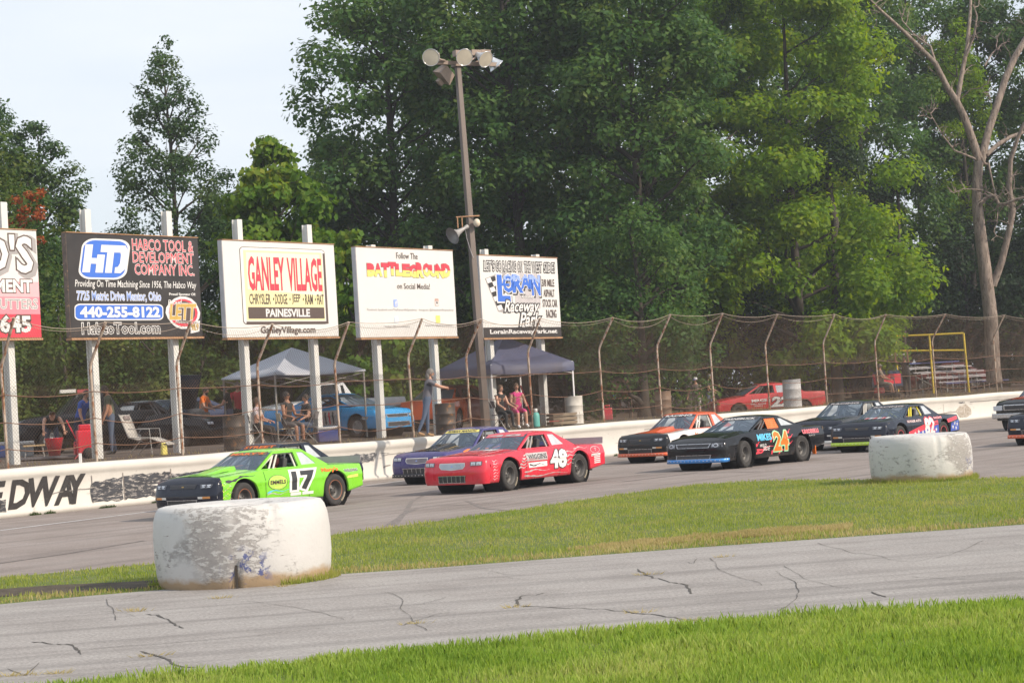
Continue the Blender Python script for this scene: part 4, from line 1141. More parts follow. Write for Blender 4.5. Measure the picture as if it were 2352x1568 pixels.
    if S.get('hood', True):
        rows = []
        for k in range(9):
            x = xs - .02 + (g0 + .06 - xs + .02) * k / 8
            wv = min(hs * ytop(x), .70)
            rows.append([(x, wv * j / 8, hood_z(x, wv * j / 8) + (.014 if abs(j) < 8 else .002)) for j in range(-8, 9)])
        hm = MB(); hm.grid(rows, 0, True, flip=False); hood = hm.build('hood', hood_m, root)
        hf = lambda a, b: (a, b, hood_z(a, b) + .019)
        if S.get('hood_draw'): S['hood_draw'](hood, hf)
        if S.get('scoop'):
            sm = MB(); rows = []
            for k in range(9):
                f = k / 8; x = xs - .25 + (g0 + .12 - xs + .25) * f; hgt = .012 + .085 * f ** .8; wv = .20 + .12 * f
                rows.append([(x, wv * j, hood_z(x, wv * j) + (.016 if abs(j) == 1 else hgt)) for j in (-1, -.86, -.4, 0, .4, .86, 1)])
            rows.append([(rows[-1][j][0] - .004, rows[-1][j][1], hood_z(rows[-1][j][0], rows[-1][j][1]) + .01) for j in range(7)])
            sm.grid(rows, 0, True, flip=False); sm.build('hood_scoop', S['scoop'], hood)
    # greenhouse
    zr = S['roof'] - .035; gz0 = max(zb(g0), zb(g3)) - .02
    def gy(z): return gy0 + (hw - .345 - gy0) * (z - gz0) / (zr - gz0)
    fr_ = S['bp']
    zb_ = zb(fr_) + .03
    ax_ = lambda z: g0 + (g1 - g0) * (z - gz0) / (zr - gz0)           # A-pillar line
    cx_ = lambda z: g3 + (g2 - g3) * (z - gz0) / (zr - gz0)
    doorw = [(ax_(zb_) - .10, zb_), (ax_(zr - .05) - .075, zr - .05), (fr_ + .03, zr - .045), (fr_, zb_)]
    quart = [(fr_ - .10, zb_ + .02), (fr_ - .07, zr - .05), (min(fr_ - .17, cx_(zr - .06) + .10), zr - .06), (max(cx_(zb_ + .05) + .24, fr_ - .58), zb_ + .03)]
    if S.get('quart'): quart = S['quart']
    outl = [(g0, gz0), (g1, zr), (g2, zr), (g3, gz0)]
    shell = MB()
    for sg in (1, -1):
        shell.poly(outl, lambda a, b: (a, sg * gy(b), b), [doorw, quart], thick=(0, -sg * .035, 0))
    rows = []
    for k in range(9):
        x = g1 + .02 + (g2 - g1 - .04) * k / 8; e = .0 + .02 * (1 - (2 * k / 8 - 1) ** 2)
        row = []
        for j in range(-8, 9):
            s_ = j / 8; row.append((x, s_ * (gy(zr) + .004), zr - .002 + (.035 + e) * (1 - abs(s_) ** 3.2)))
        rows.append(row)
    first = [(g1 + .07, p[1] * 1.01, p[2] - .03) for p in rows[0]]; last = [(g2 - .10, p[1] * 1.01, p[2] - .055) for p in rows[-1]]
    rows = [first] + rows + [last]
    shell.grid(rows, 0, True, flip=False)
    # cowl strip and rear-window base strip
    for (xa, xb2) in ((g0 + .03, g0 - .06), (g3 - .03, g3 + .08)):
        shell.grid([[(xa, s_ * gy0, gz0 + .02 + .02 * (1 - s_ * s_)) for s_ in (-1, -.5, 0, .5, 1)], [(xb2, s_ * gy0, gz0 + .035 + .02 * (1 - s_ * s_)) for s_ in (-1, -.5, 0, .5, 1)]], 0, True, flip=(xa < xb2))
    sh = shell.build('roof_shell', roof_m, root)
    def wsp(s_, t, off=.0):           # windshield surface: s across -1..1, t up 0..1
        z = gz0 + .02 + (zr + .01 - gz0 - .02) * t; y = s_ * (gy(z) - .012)
        bow = .10 * (1 - t * .5) * (1 - s_ * s_)
        return (g0 + (g1 - g0) * t + bow + off * .8, y, z + off * .6)
    if S['glass']:
        gm_ = g_race if S['race'] else g_car
        m_ = MB(); m_.grid([[wsp(j / 6, k / 5, .0) for j in range(-6, 7)] for k in range(6)], 0, True); ws = m_.build('windshield', gm_, root)
        if S.get('banner'):
            fl = Flat(); fl.shape([(-.93, .80), (.93, .80), (.90, .965), (-.90, .965)]); fl.lay('sun_strip', S['banner'][1], lambda a, b: wsp(a, b, .006), ws, [], [-.6, -.3, 0, .3, .6])
            fl = Flat(); fl.text(S['banner'][0], (-.8, .8, .825, .94), .03); V_, F_ = fl.V, fl.F
            fl.V = [(a, b) for a, b in V_]; fl.lay('lettering', S['banner'][2], lambda a, b: wsp(a, b, .012), ws, [], [-.6, -.3, 0, .3, .6])
        m_ = MB(); m_.grid([[(cx_(gz0 + .03 + (zr - gz0 - .03) * t) - .015 - .05 * (1 - s_ * s_), s_ * (gy(gz0 + (zr - gz0) * t) - .02), gz0 + .03 + (zr - gz0 - .03) * t) for s_ in (-1, -.5, 0, .5, 1)] for t in (0, .33, .66, 1)], 0, True); m_.build('rear_window', gm_, root)
        for sg in (1, -1):
            m_ = MB(); m_.poly(quart, lambda a, b: (a, sg * (gy(b) - .012), b)); m_.build('quarter_window', g_quarter if S['race'] else g_car, sh)
            if not S['race']:
                m_ = MB(); m_.poly(doorw, lambda a, b: (a, sg * (gy(b) - .012), b)); m_.build('door_window', g_car, sh)
    # dark tub, firewall, wheel wells
    m_ = MB()
    m_.box(((g0 + g3) / 2, 0, .30), (g0 - g3 + .1, 2 * hw - .3, .05)); m_.box((g0 + .02, 0, .55), (.05, 2 * hw - .3, .5)); m_.box((g3 - .02, 0, .55), (.05, 2 * hw - .3, .5))
    m_.box((g0 - .14, 0, gz0 - .08), (.26, 2 * gy0 - .1, .12))
    m_.box(((xs + tail) / 2, 0, z0 + .04), (xs - tail - .2, 2 * hw - .75, .03))  # unseen dark underbody plane, put in to block light
    m_.build('cabin_tub', m_inside, root)
    ay = Matrix.Rotation(R(-90), 4, 'X')
    for xc in (0, -wb):
        for sg in (1, -1):
            m_ = MB(); mt = Matrix.Translation((xc, 0, ZC)) @ (ay if sg > 0 else Matrix.Rotation(R(90), 4, 'X'))
            m_.lathe([(AR + .03, hw - .06), (AR + .03, .40), (.01, .40)], 20, mt); m_.build('wheel_well', m_well, root)
    # rocker strip
    if S.get('rocker_m'):
        for sg in (1, -1):
            m_ = MB(); m_.box((-wb / 2, sg * (hw - .06), z0 - .03), (wb - 2 * AR - .02, .06, .09)); m_.build('rocker', S['rocker_m'], root)
    # wheels
    tw = hw - .155
    for xc, st in ((0, S['steer']), (-wb, 0)):
        for sg in (1, -1):
            make_wheel(root, xc, sg * tw, sg, st, S['R'], S.get('tw', .25), S.get('rim_m'), S.get('ring_m'), S.get('mark_m'), S.get('spokes', 0))
    # roll cage, seat, driver's door bars
    if S['race']:
        cg = S['cage']; c_ = MB(); r_ = .024
        zt2 = zr - .03; yy = gy(zr) - .05; yb2 = gy0 - .06
        c_.tube([(fr_ + .05, yb2, .35), (fr_ + .05, yb2, gz0), (fr_ + .05, yy, zt2 - .05), (fr_ + .05, yy - .1, zt2), (fr_ + .05, -yy + .1, zt2), (fr_ + .05, -yy, zt2 - .05), (fr_ + .05, -yb2, gz0), (fr_ + .05, -yb2, .35)], r_, 7)
        for sg in (1, -1):
            c_.tube([(g0 - .12, sg * yb2, .40), (g0 - .14, sg * yb2, gz0 + .02), (g1 - .08, sg * yy, zt2 - .03), (fr_ + .05, sg * yy, zt2 - .02)], r_, 7)
            c_.tube([(g0 - .2, sg * yb2, gz0 + .02), (fr_ + .05, sg * yb2, gz0 + .0)], r_, 7)
            c_.tube([(g0 - .42, sg * (yb2 + .02), gz0), (ax_(zr) - .02, sg * (yy + .02), zt2 - .06)], r_, 7)
            c_.tube([(g0 - .55, sg * (yb2 + .02), gz0), (g1 - .13, sg * (yy + .03), zt2 - .05)], r_, 7)
            c_.tube([(fr_ + .05, sg * yy, zt2 - .04), (g3 + .2, sg * (yb2 - .1), gz0)], r_, 7)
        c_.tube([(g1 - .06, yy, zt2), (g1 - .06, -yy, zt2)], r_, 7); c_.tube([(g0 - .16, .15, gz0), (g1 - .04, .02, zt2 + .01)], r_, 7); c_.tube([(g0 - .16, -.3, gz0), (g1 - .04, .02, zt2 + .01)], r_, 7)
        c_.tube([(fr_ + .05, .5, gz0), (fr_ + .05, -.5, zt2 - .02)], r_, 7)
        c_.build('roll_cage', cg, root)
        s_ = MB(); s_.box((fr_ + .30, .34, .72), (.12, .48, .72), Matrix.Rotation(R(-12), 3, 'Y')); s_.box((fr_ + .22, .34, 1.04), (.1, .26, .18)); s_.box((fr_ + .55, .34, .42), (.5, .48, .14)); s_.build('seat', M('seat_black', (.05, .05, .055), .7), root, bevel=.03)
        w_ = MB(); w_.lathe([(.16 + .016 * math.cos(k * math.pi / 4), .016 * math.sin(k * math.pi / 4)) for k in range(9)], 18, Matrix.Translation((g0 - .42, .34, gz0 + .0)) @ Matrix.Rotation(R(-65), 4, 'Y')); w_.build('steering_wheel', m_inside, root)
    if S.get('spoiler'):
        hgt = S.get('spoiler_h', .15)
        m_ = MB(); m_.poly([(-hw + .1, 0), (hw - .1, 0), (hw - .12, hgt), (-hw + .12, hgt)], lambda a, b: (tail + .02 - b * .35, a, zb(tail) + .02 + b), thick=(-.012, 0, 0)); m_.build('spoiler', S['spoiler'], root)
    sf = lambda off: (lambda a, b: (-a, yside(-a, b) + off, b))
    if S.get('side'): S['side'](root, sf, zb)
    # panel gaps, door handle side: thin dark seams following the bodywork
    for sg in (1, -1):
        sq_ = lambda off: (lambda a, b: (-a, sg * (yside(-a, b) + off), b))
        for xa in (.58, -fr_ + .06):
            fl = Flat(); fl.shape([(xa, z0 + .03), (xa + .012, z0 + .03), (xa + .012, zb(-xa) - .02), (xa, zb(-xa) - .02)]); fl.lay('panel_gap', m_well, sq_(.003), root, LEV, [])
    fl = Flat()
    wv_ = .70
    for y_ in (-wv_, wv_):
        fl.shape([(g0 + .08, y_ - .006), (xs - .03, y_ - .006), (xs - .03, y_ + .006), (g0 + .08, y_ + .006)])
    if S.get('hood', True): fl.lay('hood_gap', m_well, lambda a, b: (a, b, hood_z(a, b) + .010), root, [], [i * .15 - .6 for i in range(10)])
    if S.get('net'):
        m_ = MB(); (xa, za), (xb3, zb3) = (fr_ + .03, zb_ + .01), (fr_ + .50, zr - .06)
        for k in range(6):
            f = k / 5; x = xa + (xb3 - xa) * f; m_.poly([(x - .02 - .10 * 0, za), (x + .02, za), (x + .01 - .06, zb3), (x - .03 - .06, zb3)], lambda a, b: (a, gy(b) - .02, b))
            z = za + (zb3 - za) * f; m_.poly([(xa - .02, z - .018), (xb3 + .02, z - .018), (xb3 + .0, z + .018), (xa - .02, z + .018)], lambda a, b: (a, gy(b) - .024, b))
        m_.build('window_net', S['net'], root)
    root['_'] = 0; del root['_']
    return root, dict(gy=gy, zr=zr, zb=zb, yside=yside, nx=nx, zb_=zb_, g=S['gh'], bp=fr_, S=S)
m_lampd = M('headlight_dark', (.10, .105, .12), .25, .1)

TRK = Vector((-WD.x, -WD.y, 0))          # racing direction
def heading(deg):                        # turn away from straight along the wall
    return Matrix.Rotation(R(deg), 3, 'Z') @ TRK
def car_loc(fl, d, hw=.92):              # ground point under the front axle centre, from the left front wheel's foot
    left = Vector((-d.y, d.x, 0)); return Vector(fl) - left * (hw - .10)
def num(root, sf, body, rect, fill, line, bold=.05, ob=.05, shear=0, fl2=None):
    fl = Flat(); fl.text(body, rect, bold + ob, shear, ref=bold); o = fl.lay('number_outline', line, sf(.006), root)
    fl = Flat(); fl.text(body, rect, bold, shear); fl.lay('number', fill, sf(.009), root)
def word(root, sf, body, rect, mat, bold=.01, shear=0, off=.008, outline=None, ob=.05, nm='lettering'):
    if outline is not None:
        fl = Flat(); fl.text(body, rect, bold + ob, shear, ref=bold); fl.lay('letter_outline', outline, sf(off - .002), root)
    fl = Flat(); fl.text(body, rect, bold, shear); fl.lay(nm, mat, sf(off), root)
def shp(root, sf, pts, mat, off=.004, nm='decal'):
    fl = Flat(); fl.shape(pts); fl.lay(nm, mat, sf(off), root)
def flame(a0, a1, b, th, seed, n=5, up=.1):
    """a wavy tongue from a0 to a1 at height b"""
    rg = random.Random(seed); top = []; bot = []
    for k in range(n * 2 + 1):
        f = k / (n * 2); a = a0 + (a1 - a0) * f; t = th * (1 - f) * (1 if k % 2 else .45)
        c = b + up * f + .02 * math.sin(f * 9 + seed)
        top.append((a, c + t * rg.uniform(.7, 1.2) + .002)); bot.append((a, c - t * rg.uniform(.4, .9)))
    return top + bot[::-1]
p_lime = paint('lime_paint', (.20, .60, .025)); p_black = paint('black_gloss', (.011, .012, .015), rough=.16); p_red = paint('red_paint', (.68, .025, .05)); p_navy = paint('navy_black', (.012, .015, .028), rough=.16)
p_purple = paint('purple_paint', (.05, .042, .17)); p_white = paint('white_paint', (.70, .69, .67)); p_orange = paint('orange_red_paint', (.68, .11, .035)); p_grey = paint('charcoal_paint', (.05, .052, .056))
p_dgrey = paint('scuffed_grey', (.14, .14, .145), .2); p_blue = paint('sky_blue_paint', (.03, .33, .72)); p_lipb = paint('lip_blue', (.03, .26, .70)); p_liplime = paint('lip_lime', (.55, .80, .04)); p_lipo = paint('lip_orange', (.78, .13, .04))
m_obr = M('rim_orange', (.34, .11, .04), .6, var=.3); m_tmark = M('sidewall_white', (.55, .48, .36), .7)
m_or = M('print_orange', (.74, .17, .015), .45, var=.03); m_mint = M('print_mint', (.35, .72, .42), .45, var=.03); m_cyan = M('print_cyan', (.10, .50, .78), .45, var=.03); m_silver = M('print_silver', (.50, .46, .45), .4, .2, var=.25, scale=14)
m_dkbr = M('print_dark', (.03, .03, .035), .4, var=.05); m_star = M('star_blue', (.05, .10, .45), .4, var=.05)
GC = 'stock cars racing round the oval'
def RC(label, spec): return make_car('race_car', label, 'race car', spec, GC)

# --- 17: lime green, lead car
def d17(root, sf, zb):
    shp(root, sf, [(1.30, .30), (1.62, .30), (1.62, .36), (1.30, .36)], m_pwhite); shp(root, sf, [(1.66, .30), (2.0, .30), (2.0, .36), (1.66, .36)], m_pwhite)
    num(root, sf, '17', (1.34, 2.08, .40, .79), m_dkbr, m_pwhite, .05, .09, .05)
    fl = [(.94 + .29 * math.cos(k * .4), .60 + .155 * math.sin(k * .4)) for k in range(16)]; shp(root, sf, fl, m_dkbr, .004, 'sponsor_oval')
    fl = [(.94 + .275 * math.cos(k * .4), .60 + .145 * math.sin(k * .4)) for k in range(16)]; shp(root, sf, fl, M('print_lime_yellow', (.42, .68, .10), .45), .006, 'sponsor_oval')
    word(root, sf, 'EMMELS', (.72, 1.17, .56, .65), m_dkbr, .03, outline=m_yellow); word(root, sf, 'RACING', (.84, 1.04, .49, .52), m_yellow, .01)
    word(root, sf, "Mary's", (2.30, 2.83, .70, .81), m_or, .04, outline=None); word(root, sf, 'WELDING', (3.02, 3.50, .68, .74), m_dkbr, .02, outline=m_pwhite, ob=.06)
    shp(root, sf, [(3.1, .55), (3.5, .56), (3.48, .62), (3.12, .60)], m_yellow)
    shp(root, sf, flame(-.50, .35, .70, .05, 3), m_dkbr); shp(root, sf, flame(.62, 1.3, .42, .02, 5, 4, .01), m_cyan); shp(root, sf, flame(.62, 1.25, .37, .02, 6, 4, .0), m_silver)
    for k in range(14): shp(root, sf, flame(-.62 + (k % 4) * .06, -.62 + (k % 4) * .06 + .10, .28 + k * .03, .012, k, 2, -.01), m_silver if k % 2 else m_yellow, .0045)
def h17(hood, hf):
    for k, (a0, a1, y, w, mt) in enumerate([(-.35, .58, -.15, .22, m_dkbr), (-.38, .35, -.05, .06, m_or), (-.30, .25, -.25, .05, m_or), (-.2, .55, .28, .06, m_dkbr), (-.1, .5, -.42, .06, m_silver), (-.35, -.05, -.02, .09, m_or)]):
        fl = Flat(); fl.shape(flame(a0, a1, y, w, k + 1, 5, .05)); fl.lay('hood_flame', mt, lambda a, b, k=k: (hf(a, b)[0], b, hf(a, b)[2] + .001 * k), hood, [i * .1 - .6 for i in range(13)], [i * .15 - .6 for i in range(10)])
d = heading(0)
rl17 = G(768, 1160); left = Vector((-d.y, d.x, 0))
fl17 = rl17 + d * 2.74
c17, i17 = RC('lime green race car with black number 17 leading the pack', dict(loc=car_loc(fl17, d), dir=d, body=p_lime, nose_m=p_navy, headlights='print', lower_grille=(.25, .385, .40), rocker_m=m_dkbr, ring_m=m_obr, mark_m=m_tmark, cage=m_cagew,
     side=d17, hood_draw=h17, scoop=p_lime, roof=1.26, spoiler=m_spo, banner=("MARY'S", m_dirt, m_or), steer=R(4), xs=.60, tail=-3.66, gh=(-.50, -1.20, -2.06, -2.78)))
m_ = MB(); m_.poly([(-.07, .24), (.02, .24), (.05, .73), (-.04, .74)], lambda a, b: (.60 + a, i17['yside'](.6 + a, b) + .004, b)); m_.build('dusty_corner', m_dirt, c17)

# --- black car beyond the 17
d = heading(0)
cb, ib = RC('black race car with dark hood mostly hidden behind the lime green one', dict(loc=car_loc(fl17 - d * .55 - left * 2.35 + Vector((1.35, 2.0, 0)), d), dir=d, body=p_navy, nose_m=p_navy, hood_m=p_black, headlights='print', lower_grille=(.25, .385, .40), roof=1.34, cage=m_cageg, xs=.60, tail=-3.6, gh=(-.50, -1.20, -2.06, -2.78), banner=('STREET', m_dkbr, m_or),
     hood_draw=lambda hood, hf: [shp(hood, lambda off: (lambda a, b: (hf(a, b)[0], b, hf(a, b)[2] + off)), flame(-.35, .45, y, .07, 9 + i), m_or, .003, 'hood_flame') for i, y in enumerate((.15, -.2))], rocker_m=m_dkbr))

# --- 48: red
def d48(root, sf, zb):
    num(root, sf, '48', (1.50, 2.18, .38, .81), m_pwhite, m_dkbr, .05, .04, .12)
    shp(root, sf, [(.62, .60), (1.40, .60), (1.42, .78), (.60, .78)], m_silver); word(root, sf, 'WIGGINS', (.66, 1.38, .635, .75), m_dkbr, .03, outline=m_pwhite, ob=.03)
    shp(root, sf, [(.68, .45), (1.38, .46), (1.38, .57), (.66, .565)], m_pwhite); shp(root, sf, flame(.70, 1.3, .505, .03, 2, 4, 0), m_dkbr, .006); shp(root, sf, flame(.5, 1.5, .38, .03, 4, 6, 0), m_silver); shp(root, sf, flame(.5, 2.2, .26, .03, 8, 7, .02), m_silver)
    for k in range(5): shp(root, sf, flame(.30 + k * .05, .30 + k * .05 + .35, .46 + k * .07, .03, k, 3, .03), m_silver, .005)
    for k in range(4): shp(root, sf, flame(2.15, 2.45 + .05 * k, .45 + k * .09, .025, k + 9, 3, .02), m_silver, .005)
    for k in range(7): shp(root, sf, flame(-.62, -.45, .28 + k * .065, .02, k + 2, 2, .01), m_pink, .005)
    shp(root, sf, flame(2.5, 3.1, .80, .02, 4, 4, -.01), m_silver)
    o_ = [(3.42 + .22 * math.cos(k * .4), .72 + .085 * math.sin(k * .4)) for k in range(16)]; shp(root, sf, o_, m_silver, .004); o_ = [(3.42 + .20 * math.cos(k * .4), .72 + .072 * math.sin(k * .4)) for k in range(16)]; shp(root, sf, o_, p_red, .006); word(root, sf, 'T', (3.37, 3.47, .69, .76), m_pink, .03)
    shp(root, sf, [(3.2, .57), (3.62, .58), (3.62, .63), (3.2, .625)], m_pwhite); shp(root, sf, flame(3.22, 3.6, .60, .012, 3, 4, 0), m_grey, .006)
    for k in range(4): shp(root, sf, [(3.32, .40 + k * .045), (3.62, .41 + k * .045), (3.62, .435 + k * .045), (3.32, .425 + k * .045)], m_pwhite)
def h48(hood, hf):
    f2 = lambda off: (lambda a, b: (hf(a, b)[0], b, hf(a, b)[2] + off))
    for i, (a0, a1, y, w, mt) in enumerate([(-.42, .5, .30, .06, m_silver), (-.3, .5, .5, .04, m_pink), (-.4, .55, -.1, .05, m_silver), (-.2, .5, -.4, .04, m_pink)]): shp(hood, f2, flame(a0, a1, y, w, i + 3, 5, .04), mt, .002 + .001 * i, 'hood_flame')
    V_ = Flat(); V_.text('48', (-.34, -.02, 0, 1), .05); V_.V = [(-.36 + (b) * .26, .0 + (-a) * -1.2 * -1) for a, b in V_.V]
    V_.lay('hood_number', m_pwhite, lambda a, b: (hf(a, b)[0], b, hf(a, b)[2] + .007), hood)
d = heading(0)
c48, i48 = RC('red race car with white number 48 and silver flames', dict(loc=car_loc(G(1169, 1125.4), d), dir=d, body=p_red, headlights='lamps', grille_m=M('grille_pale', (.45, .50, .56), .3, .2), lower_grille=(.235, .40, .36), grille_bars=True, mark_m=m_tmark, cage=m_cageg, side=d48, hood_draw=h48, roof=1.25, spoiler=m_spo, ring_m=None, steer=R(5), scoop=None,
     nose=[(.20, .02), (.27, .0), (.42, .0), (.50, .0), (.53, .015), (.66, .04), (.75, .07), (.785, .27)], banner=('48', p_red, m_silver)))
# --- purple
d = heading(1)
pf = at_depth(960.6, 52.9, 0) - Vector((-d.y, d.x, 0)) * -1.55 * 0
left = Vector((-d.y, d.x, 0)); flp = G(960.6, 1108.6) + left * 1.53
def dpu(root, sf, zb):
    for k in range(6): shp(root, sf, flame(-.6 + .1 * k, .15 + .3 * k, .42 + .07 * k, .05, k, 4, .05), m_or if k % 3 else m_pwhite, .004 + .001 * k)
cpu, ipu = RC('purple race car with a dark hood and a yellow windshield banner', dict(loc=car_loc(flp, d), dir=d, body=p_purple, hood_m=p_black, headlights='lamps', grille_m=M('grille_dim', (.20, .19, .22), .4), lower_grille=(.25, .42, .42), grille_bars=True, lip_m=m_dkbr, cage=m_caged, roof=1.34, spoiler=m_spo, side=dpu, scoop=p_black,
     banner=('ROMAN MANCIC', m_yellow, m_dkbr), hood_draw=lambda hood, hf: [shp(hood, lambda off: (lambda a, b: (hf(a, b)[0], b, hf(a, b)[2] + off)), flame(-.4, .5, y, .05, 9 + i), mm, .003, 'hood_flame') for i, (y, mm) in enumerate(((.35, m_gold), (-.1, m_gold), (-.45, m_silver)))]))
# --- orange and white
d = heading(-3)
left = Vector((-d.y, d.x, 0)); flo = G(1470, 1060.2) + left * 1.53
def dor(root, sf, zb):
    shp(root, sf, [(-.66, .26), (.36, .26), (.40, .44), (-.66, .40)], p_white); word(root, sf, 'No. 3', (.55, 1.0, .66, .76), m_or, .03)
cor, ior = RC('orange and white race car with a black nose and raised hood scoop', dict(loc=car_loc(flo, d), dir=d, body=p_white, nose_m=p_black, hood_m=p_orange, roof_m=p_orange, headlights='print', lower_grille=(.26, .40, .40), lip_m=p_lipo, cage=m_cagew, scoop=p_orange, roof=1.34, side=dor, banner=('RACING', m_dkbr, m_pwhite)))
# --- 24: black, late-model shape
def d24(root, sf, zb):
    num(root, sf, '24', (1.22, 1.90, .33, .82), m_or, m_mint, .04, .05)
    word(root, sf, 'MIKES', (.50, 1.14, .62, .79), m_cyan, .045, .05, outline=m_dkbr)
    for k, (a0, a1, b, t) in enumerate([(.42, .95, .30, .06), (.45, 1.25, .38, .05), (1.1, 1.35, .30, .09), (1.45, 1.75, .28, .06), (1.75, 2.12, .44, .07), (1.8, 2.15, .60, .07), (1.85, 2.1, .74, .07), (.43, .62, .50, .07), (1.05, 1.35, .62, .10)]): shp(root, sf, flame(a0, a1, b, t, k + 1, 3, .10), m_red)
    word(root, sf, 'WILD', (.60, .88, .46, .54), m_pwhite, .01, .4); word(root, sf, 'SIDE', (.72, 1.05, .37, .47), m_pwhite, .01, .4)
    word(root, sf, 'UMORELLI', (2.62, 3.45, .70, .80), m_red, .03, outline=m_pink, ob=.05); word(root, sf, 'RACE', (2.9, 3.2, .62, .66), m_grey, .01)
d = heading(-4)
c24, i24 = RC('black race car with orange number 24 and a blue front lip', dict(loc=car_loc(G(1710, 1073.2), d), dir=d, wb=2.62, body=p_black, nose_m=p_black, headlights='round', lip_m=p_lipb, side=d24, net=M('net_orange', (.80, .20, .05), .7), roof=1.24, cage=m_caged,
     nose=[(.20, .0), (.28, .02), (.36, .05), (.44, .03), (.55, .03), (.64, .06), (.70, .13), (.75, .30)], D=.30, xs=.72, belt=[(1.0, .73), (.72, .75), (.2, .82), (-.5, .865), (-2.6, .87), (-3.7, .86)], gh=(-.42, -1.30, -2.0, -3.05), bp=-1.86,
     quart=[(-1.98, .95), (-1.95, 1.14), (-2.10, 1.14), (-2.55, .95)], banner=('FARNEBUCK', m_dkbr, m_pwhite), tail=-3.75, mark_m=None, steer=R(8), lower_grille=(.27, .38, .5), arch=.42, tailz=.42))
m_ = MB(); m_.box((-3.2, .86, .26), (.03, .10, .22)); m_.build('mud_flap', m_or, c24)
m_ = MB(); m_.box((-3.74, .80, .62), (.03, .05, .45)); m_.build('tail_trim', m_dirt, c24)
# --- 82: stars and stripes
def star(cx, cy, r): return [(cx + r * (1 if k % 2 == 0 else .42) * math.sin(k * math.pi / 5), cy + .95 * r * (1 if k % 2 == 0 else .42) * math.cos(k * math.pi / 5)) for k in range(10)]
def d82(root, sf, zb):
    shp(root, sf, [(.42, .46), (1.3, .62), (2.3, .72), (2.3, .56), (1.4, .46), (.42, .32)], m_red, .003, 'stripe'); shp(root, sf, [(.42, .22), (2.32, .22), (2.32, .60), (1.5, .49), (.42, .34)], m_star, .004, 'stripe')
    shp(root, sf, [(2.95, .62), (3.75, .70), (3.75, .79), (2.95, .72)], m_red, .003, 'stripe'); shp(root, sf, [(3.12, .36), (3.8, .38), (3.8, .66), (3.2, .60)], m_star, .003, 'stripe')
    for x, z in [(.58, .27), (.75, .25), (.80, .40), (.95, .28), (1.02, .44), (1.15, .27), (1.28, .42), (1.35, .28), (2.15, .46), (2.2, .30), (3.3, .48), (3.45, .58), (3.55, .44), (3.66, .55)]: shp(root, sf, star(x, z, .075), m_pwhite, .006, 'star')
    num(root, sf, '82', (1.42, 2.05, .30, .82), m_pwhite, m_red, .05, .05)
    word(root, sf, 'SCHULER AUTO', (.40, 1.25, .72, .785), m_pwhite, .02, outline=m_red, ob=.03); word(root, sf, 'RACING', (2.1, 2.6, .76, .82), m_pink, .03, outline=m_red)
    shp(root, sf, [(-.66, .26), (-.42, .26), (-.42, .44), (-.60, .38)], m_red)
def h82(hood, hf):
    f2 = lambda off: (lambda a, b: (hf(a, b)[0], b, hf(a, b)[2] + off))
    for i in range(6): shp(hood, f2, [(-.38, .42 - i * .13), (-.05, .46 - i * .13), (-.05, .40 - i * .13), (-.38, .35 - i * .13)], m_red if i % 2 else m_pwhite, .002, 'stripe'); shp(hood, f2, [(-.38, .35 - i * .13), (-.05, .40 - i * .13), (-.05, .385 - i * .13), (-.38, .32 - i * .13)], m_pwhite, .003, 'stripe')
d = heading(-1)
left = Vector((-d.y, d.x, 0)); fl82 = G(1954, 1036) + left * 1.53
c82, i82 = RC('black race car with white number 82, blue stars and red stripes', dict(loc=car_loc(fl82, d), dir=d, body=p_navy, headlights='print', lower_grille=(.26, .40, .40), lip_m=p_liplime, cage=m_cagey, side=d82, hood_draw=h82, roof=1.24, spoiler=None, banner=('RACING', m_dkbr, m_silver), ring_m=m_red))
m_ = MB(); m_.poly([(-.08, .26), (.03, .26), (.05, .75), (-.05, .76)], lambda a, b: (.62 + a, i82['yside'](.62 + a, b) + .004, b)); m_.build('dusty_corner', m_dirt, c82)
# --- charcoal car beyond the 82
d = heading(-1); left = Vector((-d.y, d.x, 0))
def dgr(root, sf, zb):
    shp(root, sf, [(-.5, .45), (.5, .5), (2.4, .66), (2.4, .80), (-.5, .76)], p_dgrey); word(root, sf, 'CDH', (-.45, .25, .56, .72), m_pwhite, .0, .3); shp(root, sf, flame(.42, 1.2, .72, .07, 4, 4, .02), m_pwhite, .006)
gfl = at_depth(1897, 60.2, 0) + left * 1.65 - d * .9 - left * .9 + d * .5
cgr, igr = RC('charcoal race car with pale roll bars beyond the 82', dict(loc=car_loc(gfl, d), dir=d, body=p_grey, nose_m=p_navy, hood_m=p_navy, roof_m=p_black, headlights='print', lip_m=m_lampw, cage=m_cagew, side=dgr, roof=1.38, banner=('RACING', m_dkbr, m_silver), belt=[(.9, .82), (.3, .86), (-.5, .93), (-2.6, .92), (-3.95, .9)],
     nose=[(.22, .05), (.3, .02), (.45, .0), (.54, .0), (.58, .02), (.7, .06), (.78, .11), (.82, .27)]))
